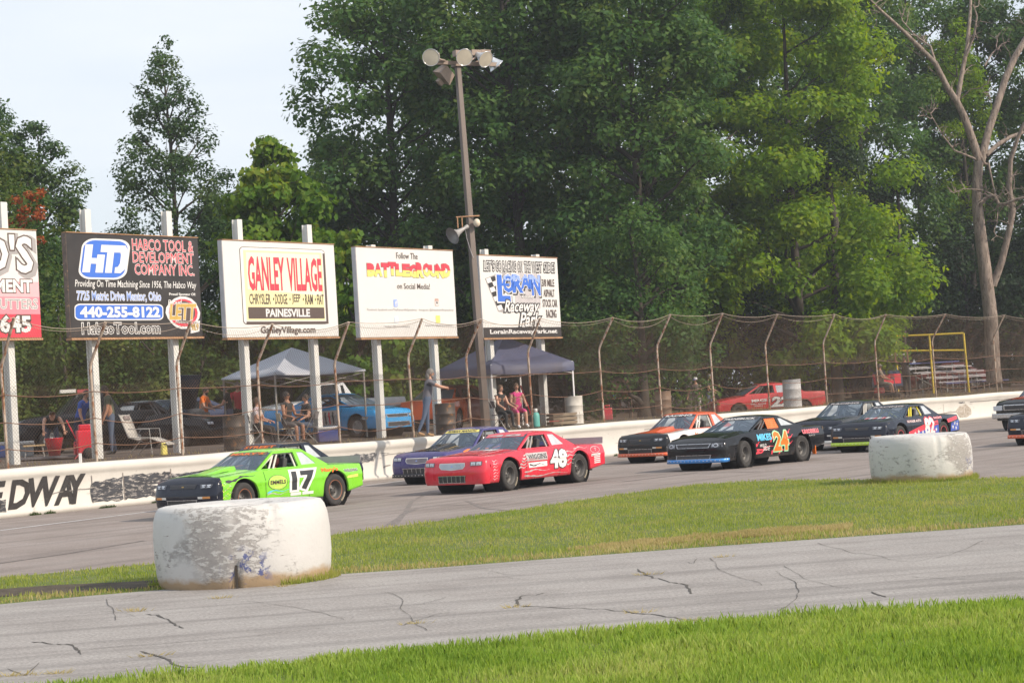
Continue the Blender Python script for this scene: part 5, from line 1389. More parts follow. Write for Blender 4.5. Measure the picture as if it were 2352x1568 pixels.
# --- two cars cut by the right edge
d = heading(-6); left = Vector((-d.y, d.x, 0))
tf = at_depth(2282, 69.5, 0); 
ctr, itr = RC('black race truck with orange flames and a silver bumper at the right edge', dict(loc=tf + left * .93 - d * .97, dir=d, body=p_black, hood_m=p_orange, R=.37, arch=.46, z0=.34, belt=[(.9, .98), (.3, 1.02), (-.5, 1.08), (-3.9, 1.06)], roof=1.62, cage=m_caged, nose=[(.34, .0), (.44, .0), (.6, .0), (.75, .0), (.86, .02), (.92, .06), (.95, .12), (.98, .27)],
     hood_draw=lambda hood, hf: [shp(hood, lambda off: (lambda a, b: (hf(a, b)[0], b, hf(a, b)[2] + off)), flame(.6, -.3, y, .09, 9 + i), p_black, .003, 'hood_flame') for i, y in enumerate((.5, .25, 0, -.25, -.5))]))
m_ = MB(); m_.box((.98, 0, .50), (.12, 1.86, .17)); m_.build('bumper', m_chrome, ctr, bevel=.03)
for y in (-.72, .72):
    m_ = MB(); m_.box((.94, y, .76), (.06, .34, .16)); m_.build('headlight', m_lamp, ctr, bevel=.015)
m_ = MB(); m_.box((.95, 0, .77), (.05, 1.02, .20)); gfr = m_.build('grille_frame', m_chrome, ctr, bevel=.03)
m_ = MB(); m_.box((.97, 0, .77), (.05, .90, .13)); m_.build('grille', m_mesh, gfr)
d = heading(-2); left = Vector((-d.y, d.x, 0)); bf = at_depth(2307, 54.5, 0)
cbk, ibk = RC('black race car with an orange lip just entering at the right edge', dict(loc=bf + left * .92 - d * .97, dir=d, body=p_navy, headlights='print', lower_grille=(.26, .40, .40), lip_m=p_lipo, cage=m_caged, roof=1.26))
# ================================================================== TREES
m_bark = M('bark_dark', (.055, .045, .036), .9, var=.35, scale=3, bump=.6, stretch=(1, 1, .25))
m_deadbark = M('bark_dead', (.25, .20, .165), .9, var=.5, scale=7, bump=.6, stretch=(1, 1, .22), col2=(.12, .085, .065), spots=.52)
LM = dict(
    oak=leaf_mat('leaf_oak', [(.034, .088, .028), (.06, .132, .036), (.095, .17, .042), (.15, .20, .05)], .42),
    pin=leaf_mat('leaf_pin', [(.025, .062, .026), (.044, .094, .031), (.07, .12, .036), (.10, .14, .042)], .38),
    maple=leaf_mat('leaf_maple', [(.07, .15, .017), (.125, .23, .024), (.19, .29, .032), (.27, .33, .045)], .50),
    catalpa=leaf_mat('leaf_catalpa', [(.04, .11, .012), (.08, .165, .018), (.14, .22, .026), (.25, .26, .04)], .38),
    shrub=leaf_mat('leaf_shrub', [(.03, .07, .015), (.056, .105, .02), (.10, .14, .028), (.15, .16, .038)], .34),
    far=leaf_mat('leaf_dark_shade', [(.012, .028, .013), (.020, .042, .016), (.032, .056, .02)], .25),  # shade under the canopy is put into these darker leaf colours
    rust=leaf_mat('leaf_rust', [(.22, .06, .02), (.36, .10, .03), (.30, .12, .04)], .35))
def leaves(C, Rr, n, size, rg, flat=.75, droop=.0, up=.8, aspect=.6, shell=.5):
    """n leaves in clumps C (k,3) of radius Rr: each a small bent quad"""
    k = len(C); w = Rr ** 2; idx = rg.choice(k, n, p=w / w.sum())
    D_ = rg.normal(size=(n, 3)); D_ /= np.linalg.norm(D_, axis=1)[:, None]
    rad = Rr[idx] * (shell + (1.15 - shell) * rg.random(n) ** .8) * (1 + .16 * rg.normal(size=n).clip(-1, 2))
    pos = C[idx] + D_ * rad[:, None] * np.array([1, 1, flat])
    nrm = D_ + rg.normal(size=(n, 3)) * .55 + np.array([0, 0, up]); nrm /= np.linalg.norm(nrm, axis=1)[:, None]
    t = np.cross(nrm, rg.normal(size=(n, 3))); t[:, 2] -= droop; t -= nrm * (t * nrm).sum(1)[:, None]; t /= np.linalg.norm(t, axis=1)[:, None] + 1e-9
    b = np.cross(nrm, t); L_ = size * rg.uniform(.6, 1.35, n)[:, None]
    V = np.empty((n, 4, 3))
    V[:, 0] = pos - t * L_ * .5; V[:, 1] = pos + b * L_ * aspect * .5 - nrm * L_ * .12 + t * L_ * .05
    V[:, 2] = pos + t * L_ * .55 - nrm * L_ * .10; V[:, 3] = pos - b * L_ * aspect * .5 - nrm * L_ * .12 + t * L_ * .05
    return V.reshape(-1, 3), np.arange(n * 4).reshape(n, 4)
def limb(mb, a, b, r0, r1, rg, n=5, wob=.08, sag=0.0):
    a, b = Vector(a), Vector(b); L_ = (b - a).length; pts = []; rs = []
    for k in range(n + 1):
        f = k / n; j = Vector(rg.normal(size=3)) * wob * L_ * .35 * math.sin(f * math.pi)
        pts.append(a.lerp(b, f) + j + Vector((0, 0, sag * math.sin(f * math.pi)))); rs.append(r0 + (r1 - r0) * f)
    mb.tube(pts, rs, 6)
    return pts
def tree(name, label, base, H, prof, kind, n, size, seed, nc=90, cr=(.55, 1.1), trunk_r=.28, bare=.22, group=None, cat='tree', flat=.7, droop=0., up=.8, aspect=.6, squash=1.0, rise=.25, lean=0.0, mat2=None, limbs=26, loc_mat=None):
    """prof: (height fraction, crown radius) table; trunk, limbs and a crown of leaf clumps"""
    rg = np.random.default_rng(seed)
    root = thing(name, label, cat, base, 0, group)
    C = []; Rr = []
    tries = 0
    while len(C) < nc and tries < nc * 30:
        tries += 1
        hf = rg.uniform(prof[0][0], 1.0); R0 = lerp_tab(prof, hf)
        if rg.random() > (R0 / max(p[1] for p in prof)) ** .8 + .10: continue
        a = rg.uniform(0, 2 * np.pi); rr_ = R0 * math.sqrt(rg.uniform(.12, 1.0)) * rg.uniform(.8, 1.12)
        C.append((math.cos(a) * rr_ + lean * hf * H, math.sin(a) * rr_ * squash, hf * H)); Rr.append(rg.uniform(*cr) * (.55 + .45 * min(1, R0 / 2)))
    C.append((lean * H, 0, H * .985)); Rr.append(cr[0] * .7)
    C = np.array(C); Rr = np.array(Rr)
    V, F = leaves(C, Rr, n, size, rg, flat, droop, up, aspect)
    np_mesh('crown', V, F, loc_mat or LM[kind], root)
    mb_ = MB(); top = Vector((lean * H * .95, 0, H * .95)); tp = []
    for k in range(10):
        f = k / 9; tp.append(Vector((lean * H * f, 0, 0)) + Vector((.25 * math.sin(f * 5 + seed) * f * .6, .2 * math.cos(f * 4 + seed) * f * .6, f * H * .95 - .3)))
    mb_.tube(tp, [trunk_r * (1.25 if k == 0 else 1) * (1 - .93 * (k / 9) ** .8) + .012 for k in range(10)], 9)
    order = rg.permutation(len(C))[:limbs]
    for i in order:
        c = Vector(C[i]); f = max(.12, (c.z - rise * math.hypot(c.x - lean * c.z, c.y) - .4) / (H * .95)); k = min(8.999, f * 9)
        a = tp[int(k)].lerp(tp[int(k) + 1], k - int(k))
        limb(mb_, a, c, trunk_r * .38 * (1 - f) + .03, .015, rg, 4)
        for q in range(2):
            dv = Vector(rg.normal(size=3)) * Rr[i] * .7; limb(mb_, a.lerp(c, .7), c + dv, .022, .008, rg, 2)
    mb_.build('trunk', m_bark, root)
    return root
def tbase(u, d):
    p = at_depth(u, d, 1.3); return Vector((p.x, p.y, pit_z(p.x, p.y) - .1))
def top_h(u, v, d, base): return P(u, v, d).z - base.z
ROUND = [(.16, 1.6), (.3, 3.4), (.5, 4.2), (.7, 3.7), (.86, 2.4), (1.0, .5)]
TALL = [(.10, 2.2), (.25, 3.6), (.45, 4.3), (.65, 4.2), (.82, 3.3), (.93, 2.0), (1.0, .6)]
# left group
b = tbase(-60, 74); tree('tree', 'bushy mid green tree at the far left edge with an orange leaf patch', b, 13.2, [(.05, 2.2), (.3, 3.4), (.6, 3.3), (.85, 2.0), (1, .4)], 'shrub', 26000, .17, 1, nc=170, cr=(.5, .9))
rb = tbase(45, 71)
rg = np.random.default_rng(4); c_ = np.array([P(rg.uniform(5, 95), rg.uniform(430, 560), 71.5) for _ in range(16)]); V, F = leaves(c_, np.full(16, .22), 700, .13, rg)
tag(np_mesh('autumn_leaves', V, F, LM['rust']), 'patch of orange autumn leaves on the left tree', 'leaves', kind='stuff')
b = tbase(118, 80); tree('tree', 'loose open tree with pale airy crown between the left edge and the pointed tree', b, top_h(120, 275, 80, b), [(.1, 1.6), (.4, 1.9), (.6, 1.8), (.8, 1.6), (.95, .9), (1, .3)], 'pin', 19000, .16, 2, nc=120, cr=(.35, .7))
b = tbase(-5, 79); tree('tree', 'broad full tree at the left edge reaching above the pink billboard', b, 13.8, [(.05, 2.4), (.3, 3.2), (.6, 3.0), (.85, 1.9), (1, .4)], 'pin', 30000, .17, 71, nc=180, cr=(.45, .9))
b = tbase(330, 90); tree('tree', 'dark low tree filling in left below the pointed tree', b, 9.0, [(.05, 2.2), (.4, 2.8), (.7, 2.0), (1, .4)], 'pin', 17000, .16, 72, nc=90)
b = tbase(60, 77); tree('tree', 'dense dark tree low behind the left billboards', b, 10.5, [(.05, 2.0), (.4, 3.0), (.7, 2.4), (1, .5)], 'oak', 16000, .19, 3, nc=80)
b = tbase(425, 86); tree('tree', 'tall pointed tree standing free against the sky at left', b, top_h(425, 72, 86, b), [(.06, 3.2), (.25, 4.0), (.42, 3.5), (.58, 2.5), (.72, 1.9), (.86, 1.25), (1, .3)], 'pin', 34000, .16, 5, nc=260, cr=(.34, .7), trunk_r=.22, limbs=70, rise=.5, flat=.8)
b = tbase(245, 98); tree('tree', 'small thin treetop in the gap left of the pointed tree', b, 8.0, [(.3, 1.0), (.6, 1.3), (1, .3)], 'shrub', 3500, .14, 6, nc=24, cr=(.3, .6))
b = tbase(560, 90); tree('tree', 'dark mid height tree between the pointed tree and the big leaved one', b, 11.5, [(.05, 2.4), (.4, 3.2), (.7, 2.3), (1, .4)], 'pin', 20000, .17, 7, nc=90)
b = tbase(662, 73); tree('tree', 'bright yellow green tree with big drooping leaves behind the white billboard', b, top_h(662, 318, 73, b), [(.25, 1.2), (.45, 2.0), (.62, 2.2), (.78, 1.9), (.9, 1.3), (1, .35)], 'catalpa', 17000, .26, 8, nc=85, cr=(.4, .8), droop=1.1, up=.25, aspect=.75)
b = tbase(838, 70); tree('tree', 'leafy yellow green vine covered sapling between two white billboards', b, 6.9, [(.02, 1.0), (.4, 1.15), (.75, 1.0), (1, .35)], 'catalpa', 8500, .24, 9, nc=50, cr=(.35, .6), droop=1.0, up=.2, aspect=.75)
b = tbase(745, 72); tree('tree', 'leafy yellow green vine covered bush below the big leaved tree', b, 5.8, [(.02, 1.1), (.5, 1.3), (1, .4)], 'catalpa', 8000, .24, 10, nc=45, cr=(.35, .6), droop=1.0, up=.2, aspect=.75)
# the wood: tall dark trees whose tops leave the frame
big = [(930, 88, 23.0, 1.0, 11), (1090, 98, 26.5, 1.1, 12), (1215, 86, 23.5, .95, 13), (1370, 94, 25.0, 1.05, 14), (1500, 84, 21.5, .85, 15), (1640, 100, 27.0, 1.15, 16), (2010, 112, 26.0, 1.15, 17), (2140, 120, 26.5, 1.1, 18), (2300, 118, 23.0, 1.0, 19), (2480, 116, 24, 1.1, 20), (1800, 108, 27, 1.1, 21)]
WOOD = 'tall trees of the wood behind the pit'
BIGL = ['tall dark tree of the wood just left of the floodlights', 'tall dark tree of the wood behind the floodlights and pole', 'tall dark tree of the wood just right of the floodlights', "tall dark tree of the wood above the flag billboard's right end", 'shorter dark tree of the wood in the middle of the picture', 'tall dark tree of the wood left of the bright maple', 'tall dark tree of the wood right of the bright maple top', "tall dark tree of the wood left of the bare tree's trunk", 'dark tree of the wood directly behind the bare tree', 'dark tree of the wood cut by the right edge', 'tallest dark tree of the wood behind the bright maple']
for i, (u, d_, H, k, sd) in enumerate(big):
    pr = [(f, r * k) for f, r in TALL]
    tree('tree', BIGL[i], tbase(u, d_), H, pr, 'oak', 40000, .25, sd, nc=190, cr=(.6, 1.25), trunk_r=.34, group=WOOD, limbs=60, rise=.45)
b = tbase(800, 92); tree('tree', 'lower dark tree leaning out at the left edge of the wood', b, 14.0, [(.1, 2.0), (.45, 2.6), (.8, 2.3), (1, .6)], 'oak', 17000, .2, 31, nc=85, cr=(.45, .9), group=None)
# brighter maple in front
b = tbase(1850, 95); tree('tree', 'bright green maple with lobed crown standing in front of the dark wood', b, 22.5, [(.04, 2.6), (.12, 4.6), (.28, 5.9), (.42, 4.8), (.55, 3.8), (.7, 4.2), (.85, 3.9), (1, 1.2)], 'maple', 62000, .26, 41, nc=170, cr=(.7, 1.4), trunk_r=.3, limbs=40, flat=.65, up=.7)
b = tbase(1950, 103); tree('tree', 'smaller bright green maple with low hanging branches right of the tall maple', b, 10.5, [(.10, 2.0), (.35, 4.0), (.6, 3.8), (.85, 2.3), (1, .5)], 'maple', 26000, .2, 42, nc=110, cr=(.45, .85), flat=.6, up=.7, trunk_r=.14)
b = tbase(1480, 80); tree('tree', 'low grey green understorey tree at the middle of the wood edge', b, 8.5, [(.05, 1.8), (.4, 2.8), (.75, 2.2), (1, .6)], 'oak', 14000, .18, 43, nc=70)
b = tbase(2250, 114); tree('tree', 'thin crowned pale green poplar behind the bare tree', b, 20.5, [(.45, 1.2), (.7, 2.2), (.9, 1.8), (1, .5)], 'maple', 8000, .2, 44, nc=50, cr=(.4, .8))
UNDL = ['shaded understorey tree behind the plain white billboard', "shaded understorey tree behind the flag billboard's left end", "shaded understorey tree behind the flag billboard's right end", 'shaded understorey tree right of the flag billboard', 'shaded understorey tree above the smoker', "shaded understorey tree left of the bright maple's trunk", "shaded understorey tree behind the bright maple's trunk", 'shaded understorey tree behind the yellow railing', "shaded understorey tree left of the bare tree's foot", 'shaded understorey tree at the right edge of the picture']
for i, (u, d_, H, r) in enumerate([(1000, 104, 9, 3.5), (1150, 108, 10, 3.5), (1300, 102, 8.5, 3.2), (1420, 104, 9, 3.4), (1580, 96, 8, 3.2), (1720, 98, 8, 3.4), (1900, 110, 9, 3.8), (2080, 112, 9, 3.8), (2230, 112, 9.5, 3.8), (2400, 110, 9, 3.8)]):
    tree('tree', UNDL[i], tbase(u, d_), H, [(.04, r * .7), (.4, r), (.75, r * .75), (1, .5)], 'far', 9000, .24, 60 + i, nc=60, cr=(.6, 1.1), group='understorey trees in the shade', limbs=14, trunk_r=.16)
# bushes along the left pit
SHRL = ["green shrub behind the leftmost billboard's post", 'green shrub behind the dark pickup at far left', 'green shrub behind the man in the blue shirt', 'green shrub behind the man in the olive shirt', 'green shrub behind the lounge chair', 'green shrub behind the man in orange', 'green shrub left of the grey canopy', "green shrub behind the grey canopy's peak", 'low green shrub behind the bearded man', 'green shrub left of the navy canopy']
for i, (u, d_, H, r) in enumerate([(-40, 68, 4.6, 2.0), (60, 70, 5.0, 2.0), (160, 69, 5.4, 2.0), (265, 71, 5.4, 2.1), (365, 70, 5.0, 2.0), (470, 72, 4.8, 2.0), (560, 74, 5.6, 2.0), (650, 75, 5.0, 2.0), (890, 76, 4.0, 1.8), (960, 80, 4.2, 2.0)]):
    tree('shrub', SHRL[i], tbase(u, d_), H, [(.02, r * .8), (.35, r), (.7, r * .75), (1, .4)], 'shrub', 8500, .16, 80 + i, nc=60, cr=(.4, .75), group='shrubs along the back of the pit', cat='shrub', limbs=10, trunk_r=.09, bare=0)
# far wood closing the horizon
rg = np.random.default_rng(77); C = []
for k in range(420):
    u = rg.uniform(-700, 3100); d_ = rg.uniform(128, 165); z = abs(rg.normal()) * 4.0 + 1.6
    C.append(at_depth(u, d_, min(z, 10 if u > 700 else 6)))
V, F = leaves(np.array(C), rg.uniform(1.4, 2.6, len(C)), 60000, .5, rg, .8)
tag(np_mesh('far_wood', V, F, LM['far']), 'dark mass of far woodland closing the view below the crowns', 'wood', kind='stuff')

# ------------------------------------------------------------------ the bare tree at right
dd = 101.0
dt = thing('dead_tree', 'bare grey forked dead tree with broken limbs at the right', 'tree', tbase(2283, dd))
def Z8(x, y): return (1975.7 + .54 * x, .54 * y)
rg = np.random.default_rng(5)
def dp(x, y, off=0.0):
    u, v = Z8(x, y); return P(u, v, dd + off) - dt.location
mb = MB()
def br(pts, r0, r1, off=0.0, twigs=0, tl=1.2):
    q = [dp(x, y, off * k / max(1, len(pts) - 1)) for k, (x, y) in enumerate(pts)]
    r0 *= .95; r1 *= .9; mb.tube(q, [r0 + (r1 - r0) * k / (len(q) - 1) for k in range(len(q))], 9 if r0 > .1 else 6)
    for k in range(twigs):
        f = rg.uniform(.25, 1.0) * (len(q) - 1); i = min(int(f), len(q) - 2); a = q[i].lerp(q[i + 1], f - i); dv = (q[i + 1] - q[i]).normalized()
        w = (dv * .5 + Vector(rg.normal(size=3)) * .7 + Vector((0, 0, .35))).normalized() * tl * rg.uniform(.3, 1.0)
        pts_ = limb(mb, a, a + w, .032, .010, rg, 4, .25)
        for _ in range(4):
            p0 = pts_[rg.integers(1, 4)]; limb(mb, p0, p0 + (w.normalized() * .4 + Vector(rg.normal(size=3)) * .5) * tl * .5, .018, .008, rg, 2, .2)
br([(572, 1625), (566, 1568), (556, 1350), (532, 1150), (512, 1000), (499, 880), (498, 760), (507, 670)], .42, .25)
br([(507, 690), (480, 600), (440, 490), (410, 430), (370, 370), (320, 270), (250, 200), (190, 140), (120, 75), (70, 30), (35, -10)], .23, .05, -2.0, 9, 1.4)
br([(412, 435), (430, 330), (455, 200), (468, 60), (472, -40)], .14, .07, 1.0, 3)
br([(450, 240), (485, 150), (497, 70), (480, 20)], .08, .03, -.5, 3); br([(320, 270), (300, 200), (230, 150), (180, 90), (165, 40)], .07, .02, 1, 6, 1.0)
br([(515, 690), (545, 560), (575, 470), (620, 330), (660, 240), (705, 165), (770, 60)], .21, .16, 1.5, 4)
br([(535, 660), (590, 612), (640, 582), (700, 562), (790, 545)], .13, .08, 1.0, 3); br([(530, 280), (560, 230), (600, 190), (625, 178)], .05, .015, .5, 3)
br([(565, 1215), (600, 1120), (630, 1000), (650, 900), (635, 800), (640, 680), (670, 590), (700, 520)], .20, .09, -1.2, 8, 1.2)
br([(492, 915), (508, 870), (540, 838), (572, 832), (590, 868), (620, 868), (660, 848), (720, 835)], .13, .06, -1.5, 5)
br([(540, 700), (480, 672), (400, 640), (350, 575), (310, 505), (280, 450)], .07, .015, -1.0, 10, 1.0)
br([(577, 835), (520, 808), (440, 803), (395, 822)], .05, .012, -.8, 5, .8); br([(545, 690), (565, 790), (587, 860), (582, 950), (570, 975)], .06, .012, -1.0, 6, .8)
br([(650, 900), (700, 860), (760, 820)], .06, .03, -.8, 4); br([(430, 420), (470, 380), (520, 375), (540, 410)], .03, .012, -.6, 4, .7)
mb.build('trunk', m_deadbark, dt)
# slim bare trunks seen in the shade behind the fence
for (u, d_, r, lab) in [(1070 + 1010, 105, .13, 'slim grey trunk standing behind the yellow railing'), (1925, 93, .26, 'thick shaded trunk left of the seated man on the scooter'), (1590 - 10, 88, .22, 'shaded brown trunk behind the man with the blue cap'), (1460, 96, .2, 'shaded trunk behind the smoker')]:
    b = tbase(u, d_); m_ = MB(); limb(m_, (0, 0, -.3), (.3, .2, 11), r * 1.15, r * .6, np.random.default_rng(u), 8, .03); o = m_.build('trunk', m_bark)
    root = thing('tree', lab, 'tree', b); o.parent = root
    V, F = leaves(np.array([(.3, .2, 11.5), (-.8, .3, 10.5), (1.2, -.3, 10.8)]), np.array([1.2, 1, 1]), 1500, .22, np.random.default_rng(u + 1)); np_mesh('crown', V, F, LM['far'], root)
# ================================================================== WHITE TYRES ON THE INFIELD
def tyre_mat(name):
    m, t, b = new_mat(name); L = t.links.new
    co = t.nodes.new('ShaderNodeTexCoord')
    def noise(sc, det, rough=.6, stretch=(1, 1, 1), off=(0, 0, 0)):
        q = t.nodes.new('ShaderNodeMapping'); q.inputs['Scale'].default_value = stretch; q.inputs['Location'].default_value = off
        L(co.outputs['Object'], q.inputs['Vector'])
        n = t.nodes.new('ShaderNodeTexNoise'); n.inputs['Scale'].default_value = sc; n.inputs['Detail'].default_value = det; n.inputs['Roughness'].default_value = rough
        L(q.outputs['Vector'], n.inputs['Vector']); return n.outputs['Fac']
    def step(x, lo, hi):
        r = t.nodes.new('ShaderNodeMapRange'); r.inputs['From Min'].default_value = lo; r.inputs['From Max'].default_value = hi; L(x, r.inputs['Value']); return r.outputs['Result']
    def mul(a, b_):
        r = t.nodes.new('ShaderNodeMath'); r.operation = 'MULTIPLY'; L(a, r.inputs[0]); L(b_, r.inputs[1]); return r.outputs['Value']
    def mix(f, c1, c2):
        r = t.nodes.new('ShaderNodeMixRGB'); L(f, r.inputs['Fac'])
        for i, c in ((1, c1), (2, c2)):
            if isinstance(c, tuple): r.inputs[i].default_value = c + (1,)
            else: L(c, r.inputs[i])
        return r.outputs['Color']
    base = mix(noise(2.2, 6), (.50, .49, .475), (.60, .59, .575))
    gm_ = t.nodes.new('ShaderNodeVectorMath'); gm_.operation = 'DISTANCE'; gm_.inputs[1].default_value = (-.22, -.98, .50); L(co.outputs['Object'], gm_.inputs[0])
    pm = t.nodes.new('ShaderNodeMapRange'); pm.inputs['From Min'].default_value = .15; pm.inputs['From Max'].default_value = .75; pm.inputs['To Min'].default_value = .13; pm.inputs['To Max'].default_value = 0
    L(gm_.outputs['Value'], pm.inputs['Value'])
    def addv(a, b_):
        r = t.nodes.new('ShaderNodeMath'); r.operation = 'ADD'; L(a, r.inputs[0]); L(b_, r.inputs[1]); return r.outputs['Value']
    flake = mul(step(addv(noise(9, 10, .75, (1, 1, 2.2)), pm.outputs['Result']), .55, .60), step(addv(noise(1.3, 3, .5, (1, 1, 1.4), (3.3, 0, 0)), pm.outputs['Result']), .47, .60))
    c = mix(flake, base, mix(noise(16, 5), (.24, .225, .22), (.42, .395, .375)))
    scr = step(noise(3.2, 9, .7, (1.2, 1.2, 9)), .64, .67)
    c = mix(scr, c, (.20, .16, .14))
    sp = t.nodes.new('ShaderNodeSeparateXYZ'); L(co.outputs['Object'], sp.inputs['Vector'])
    mud = t.nodes.new('ShaderNodeMath'); mud.operation = 'MULTIPLY_ADD'; mud.inputs[1].default_value = .28; L(noise(2.6, 7), mud.inputs[0]); mud.inputs[2].default_value = -.02
    dz = t.nodes.new('ShaderNodeMath'); dz.operation = 'SUBTRACT'; L(mud.outputs['Value'], dz.inputs[0]); L(sp.outputs['Z'], dz.inputs[1])
    c = mix(step(dz.outputs['Value'], -.03, .04), c, (.40, .29, .18))
    bl = mul(step(noise(9, 8, .7, (1, 1, 1), (7, 2, 1)), .53, .56), step(noise(3, 4, .5, (1, 1, 1), (1.2, 0, 0)), .42, .48))
    g2 = t.nodes.new('ShaderNodeVectorMath'); g2.operation = 'DISTANCE'; g2.inputs[1].default_value = (.18, -1.0, .20); L(co.outputs['Object'], g2.inputs[0])
    c = mix(mul(bl, step(g2.outputs['Value'], .34, .16)), c, (.09, .11, .26))
    L(c, b.inputs['Base Color']); b.inputs['Roughness'].default_value = .6
    bn = t.nodes.new('ShaderNodeBump'); bn.inputs['Strength'].default_value = .5; bn.inputs['Distance'].default_value = .02
    ad = t.nodes.new('ShaderNodeMath'); ad.operation = 'SUBTRACT'; L(noise(6, 8), ad.inputs[0]); L(flake, ad.inputs[1]); L(ad.outputs['Value'], bn.inputs['Height']); L(bn.outputs['Normal'], b.inputs['Normal'])
    MATS[name] = m; return m
m_wt = tyre_mat('peeling_white_paint')
m_gap = M('tyre_gap', (.05, .04, .032), .9, var=.3, scale=8)
def big_tyre(label, c, Rr, H, grooves, rz):
    root = thing('tractor_tyre', label, 'tyre', c, rz, 'white tyre barriers on the infield')
    prof = [(Rr * .93, -.06), (Rr * .955, 0), (Rr * .985, H * .12), (Rr * 1.0, H * .35), (Rr * 1.0, H * .62), (Rr * .985, H * .82), (Rr * .955, H * .93), (Rr * .92, H * .985), (Rr * .86, H), (Rr * .55, H * .97), (Rr * .44, H * .93), (Rr * .42, H * .84), (Rr * .44, H * .4)]
    N = 128; m_ = MB(); rows = []
    for r, z in prof:
        row = []
        for k in range(N + 1):
            a = 2 * math.pi * (k % N) / N; rr_ = r
            for (ga, gw, z0_, z1_, dep) in grooves:
                if z0_ <= z <= z1_ and r > Rr * .8:
                    q = abs((a - ga + math.pi) % (2 * math.pi) - math.pi)
                    rr_ -= dep * max(0, 1 - (q / gw) ** 4) if q < gw else 0
            rr_ += .006 * math.sin(a * 5 + z * 4) + .004 * math.sin(a * 11)
            row.append((rr_ * math.cos(a), rr_ * math.sin(a), z))
        rows.append(row)
    m_.grid(rows, 0, True); m_.build('carcass', m_wt, root)
    m_ = MB(); m_.lathe([(Rr * .44, H * .40), (.01, H * .38)], 32); m_.build('filled_core', m_soil, root)
    return root
def groove_at(c, rz, u, v):   # compass angle (in tyre space) of the side point seen under a pixel
    g = ray(u, v); k = g.y; best = None
    d_ = Vector((g.x, g.y)).normalized(); o_ = Vector((0, 0)) - Vector((c.x, c.y)); bq = o_.dot(d_); cq = o_.length_squared - 1.0; disc = max(0, bq * bq - cq)
    tq = -bq - math.sqrt(disc); p = o_ + d_ * tq
    return (math.atan2(p.y, p.x) - rz) % (2 * math.pi)
c1 = at_depth(561, 24.3, 0); c1.z = 0; r1 = 402 / FPX * 24.3 / 2
t1 = big_tyre('large peeling white tyre lying nearest the camera beside the lane', c1, r1, .93, [(groove_at(c1, 0, 540, 1260), .03, -.1, .25, .09), (groove_at(c1, 0, 626, 1200), .045, .62, 1.0, .035)], 0)
m_ = MB()   # dark slit at the foot of the tyre
ga = groove_at(c1, 0, 540, 1260)
m_.grid([[((r1 - .018) * math.cos(ga + da), (r1 - .018) * math.sin(ga + da), z) for da in (-.016, .016)] for z in (-.05, .1, .26)]); m_.build('torn_slit', m_gap, t1)
c2 = at_depth(2117, 39.0, 0); c2.z = 0; r2 = 233 / FPX * 39.0 / 2
t2 = big_tyre('smaller white tyre farther away in front of the number 82 car', c2, r2, .86, [(groove_at(c2, .9, 2156, 1040), .03, .5, 1.0, .03)], .9)
# grass growing against the tyres
V = []
for c, r in ((c1, r1), (c2, r2)):
    for _ in range(1300):
        a = random.uniform(math.pi * .95, math.pi * 2.05); rr_ = r * random.uniform(.97, 1.10); x, y = c.x + rr_ * math.cos(a), c.y + rr_ * math.sin(a)
        if c is c1 and -1.15 < x - c.x < .55 and y < c.y: continue
        b = random.uniform(0, 6.28); h = random.uniform(.03, .11)
        V += [(x - .006 * math.cos(b), y - .006 * math.sin(b), -.006), (x + .006 * math.cos(b), y + .006 * math.sin(b), -.006), (x + random.uniform(-.04, .04), y + random.uniform(-.04, .02), h)]
tag(np_mesh('tyre_grass', np.array(V), np.arange(len(V)).reshape(-1, 3), gm2, k=3), 'longer grass growing around the foot of the tyres', 'grass', kind='stuff')

# ================================================================== PIT AREA
def pit(u, d):                       # point on the pit ground under column u at depth d
    p = at_depth(u, d, 1.2); return Vector((p.x, p.y, pit_z(p.x, p.y)))
dvec = lambda x, y: Vector((x, y, 0)).normalized()
GP_ = 'cars parked in the pit behind the fence'
rims = M('alloy_rim', (.42, .42, .43), .35, .6)
stdg = dict(race=False, spokes=5, rim_m=rims, R=.31, arch=.37, tw=.2)
# blue race coupe, nose to the right
db = dvec(.80, -.60); lf = Vector((-db.y, db.x, 0)); pbl = pit(825, 61.5)
def dblue(root, sf, zb):
    pass
blue, ibl = make_car('parked_car', 'sky blue race coupe parked behind the fence with lettered door', 'car', dict(stdg, loc=pbl + lf * .80, dir=db, wb=2.65, body=p_blue, roof=1.36, race=True, R=.32, arch=.40, belt=[(.9, .72), (.6, .80), (-.5, .92), (-2.6, .98), (-3.8, .96)], tail=-3.85, xs=.66,
        gh=(-.35, -1.25, -2.0, -3.1), bp=-1.95, quart=[(-2.05, 1.06), (-2.05, 1.20), (-2.15, 1.2), (-2.6, 1.06)], cage=m_caged, headlights='round', lower_grille=(.28, .42, .5), z0=.24, nose=[(.24, .0), (.3, .0), (.42, .02), (.55, .04), (.66, .08), (.73, .15), (.78, .27)]), GP_)
sfr = lambda off: (lambda a, b: (-a, -(ibl['yside'](-a, b) + off), b))
shp(blue, sfr, [(.75, .40), (1.75, .40), (1.75, .86), (.75, .86)], m_silver, .004, 'door_panel')
for k in range(6): shp(blue, sfr, [(.85 + k * .15, .45), (.90 + k * .15, .44), (.95 + k * .15, .82), (.88 + k * .15, .80)], p_red if k % 2 else m_dkbr, .007, 'scrawl')
shp(blue, sfr, [(-.44, .52), (-.20, .54), (-.26, .64), (-.5, .60)], m_chrome, .005, 'lamp')
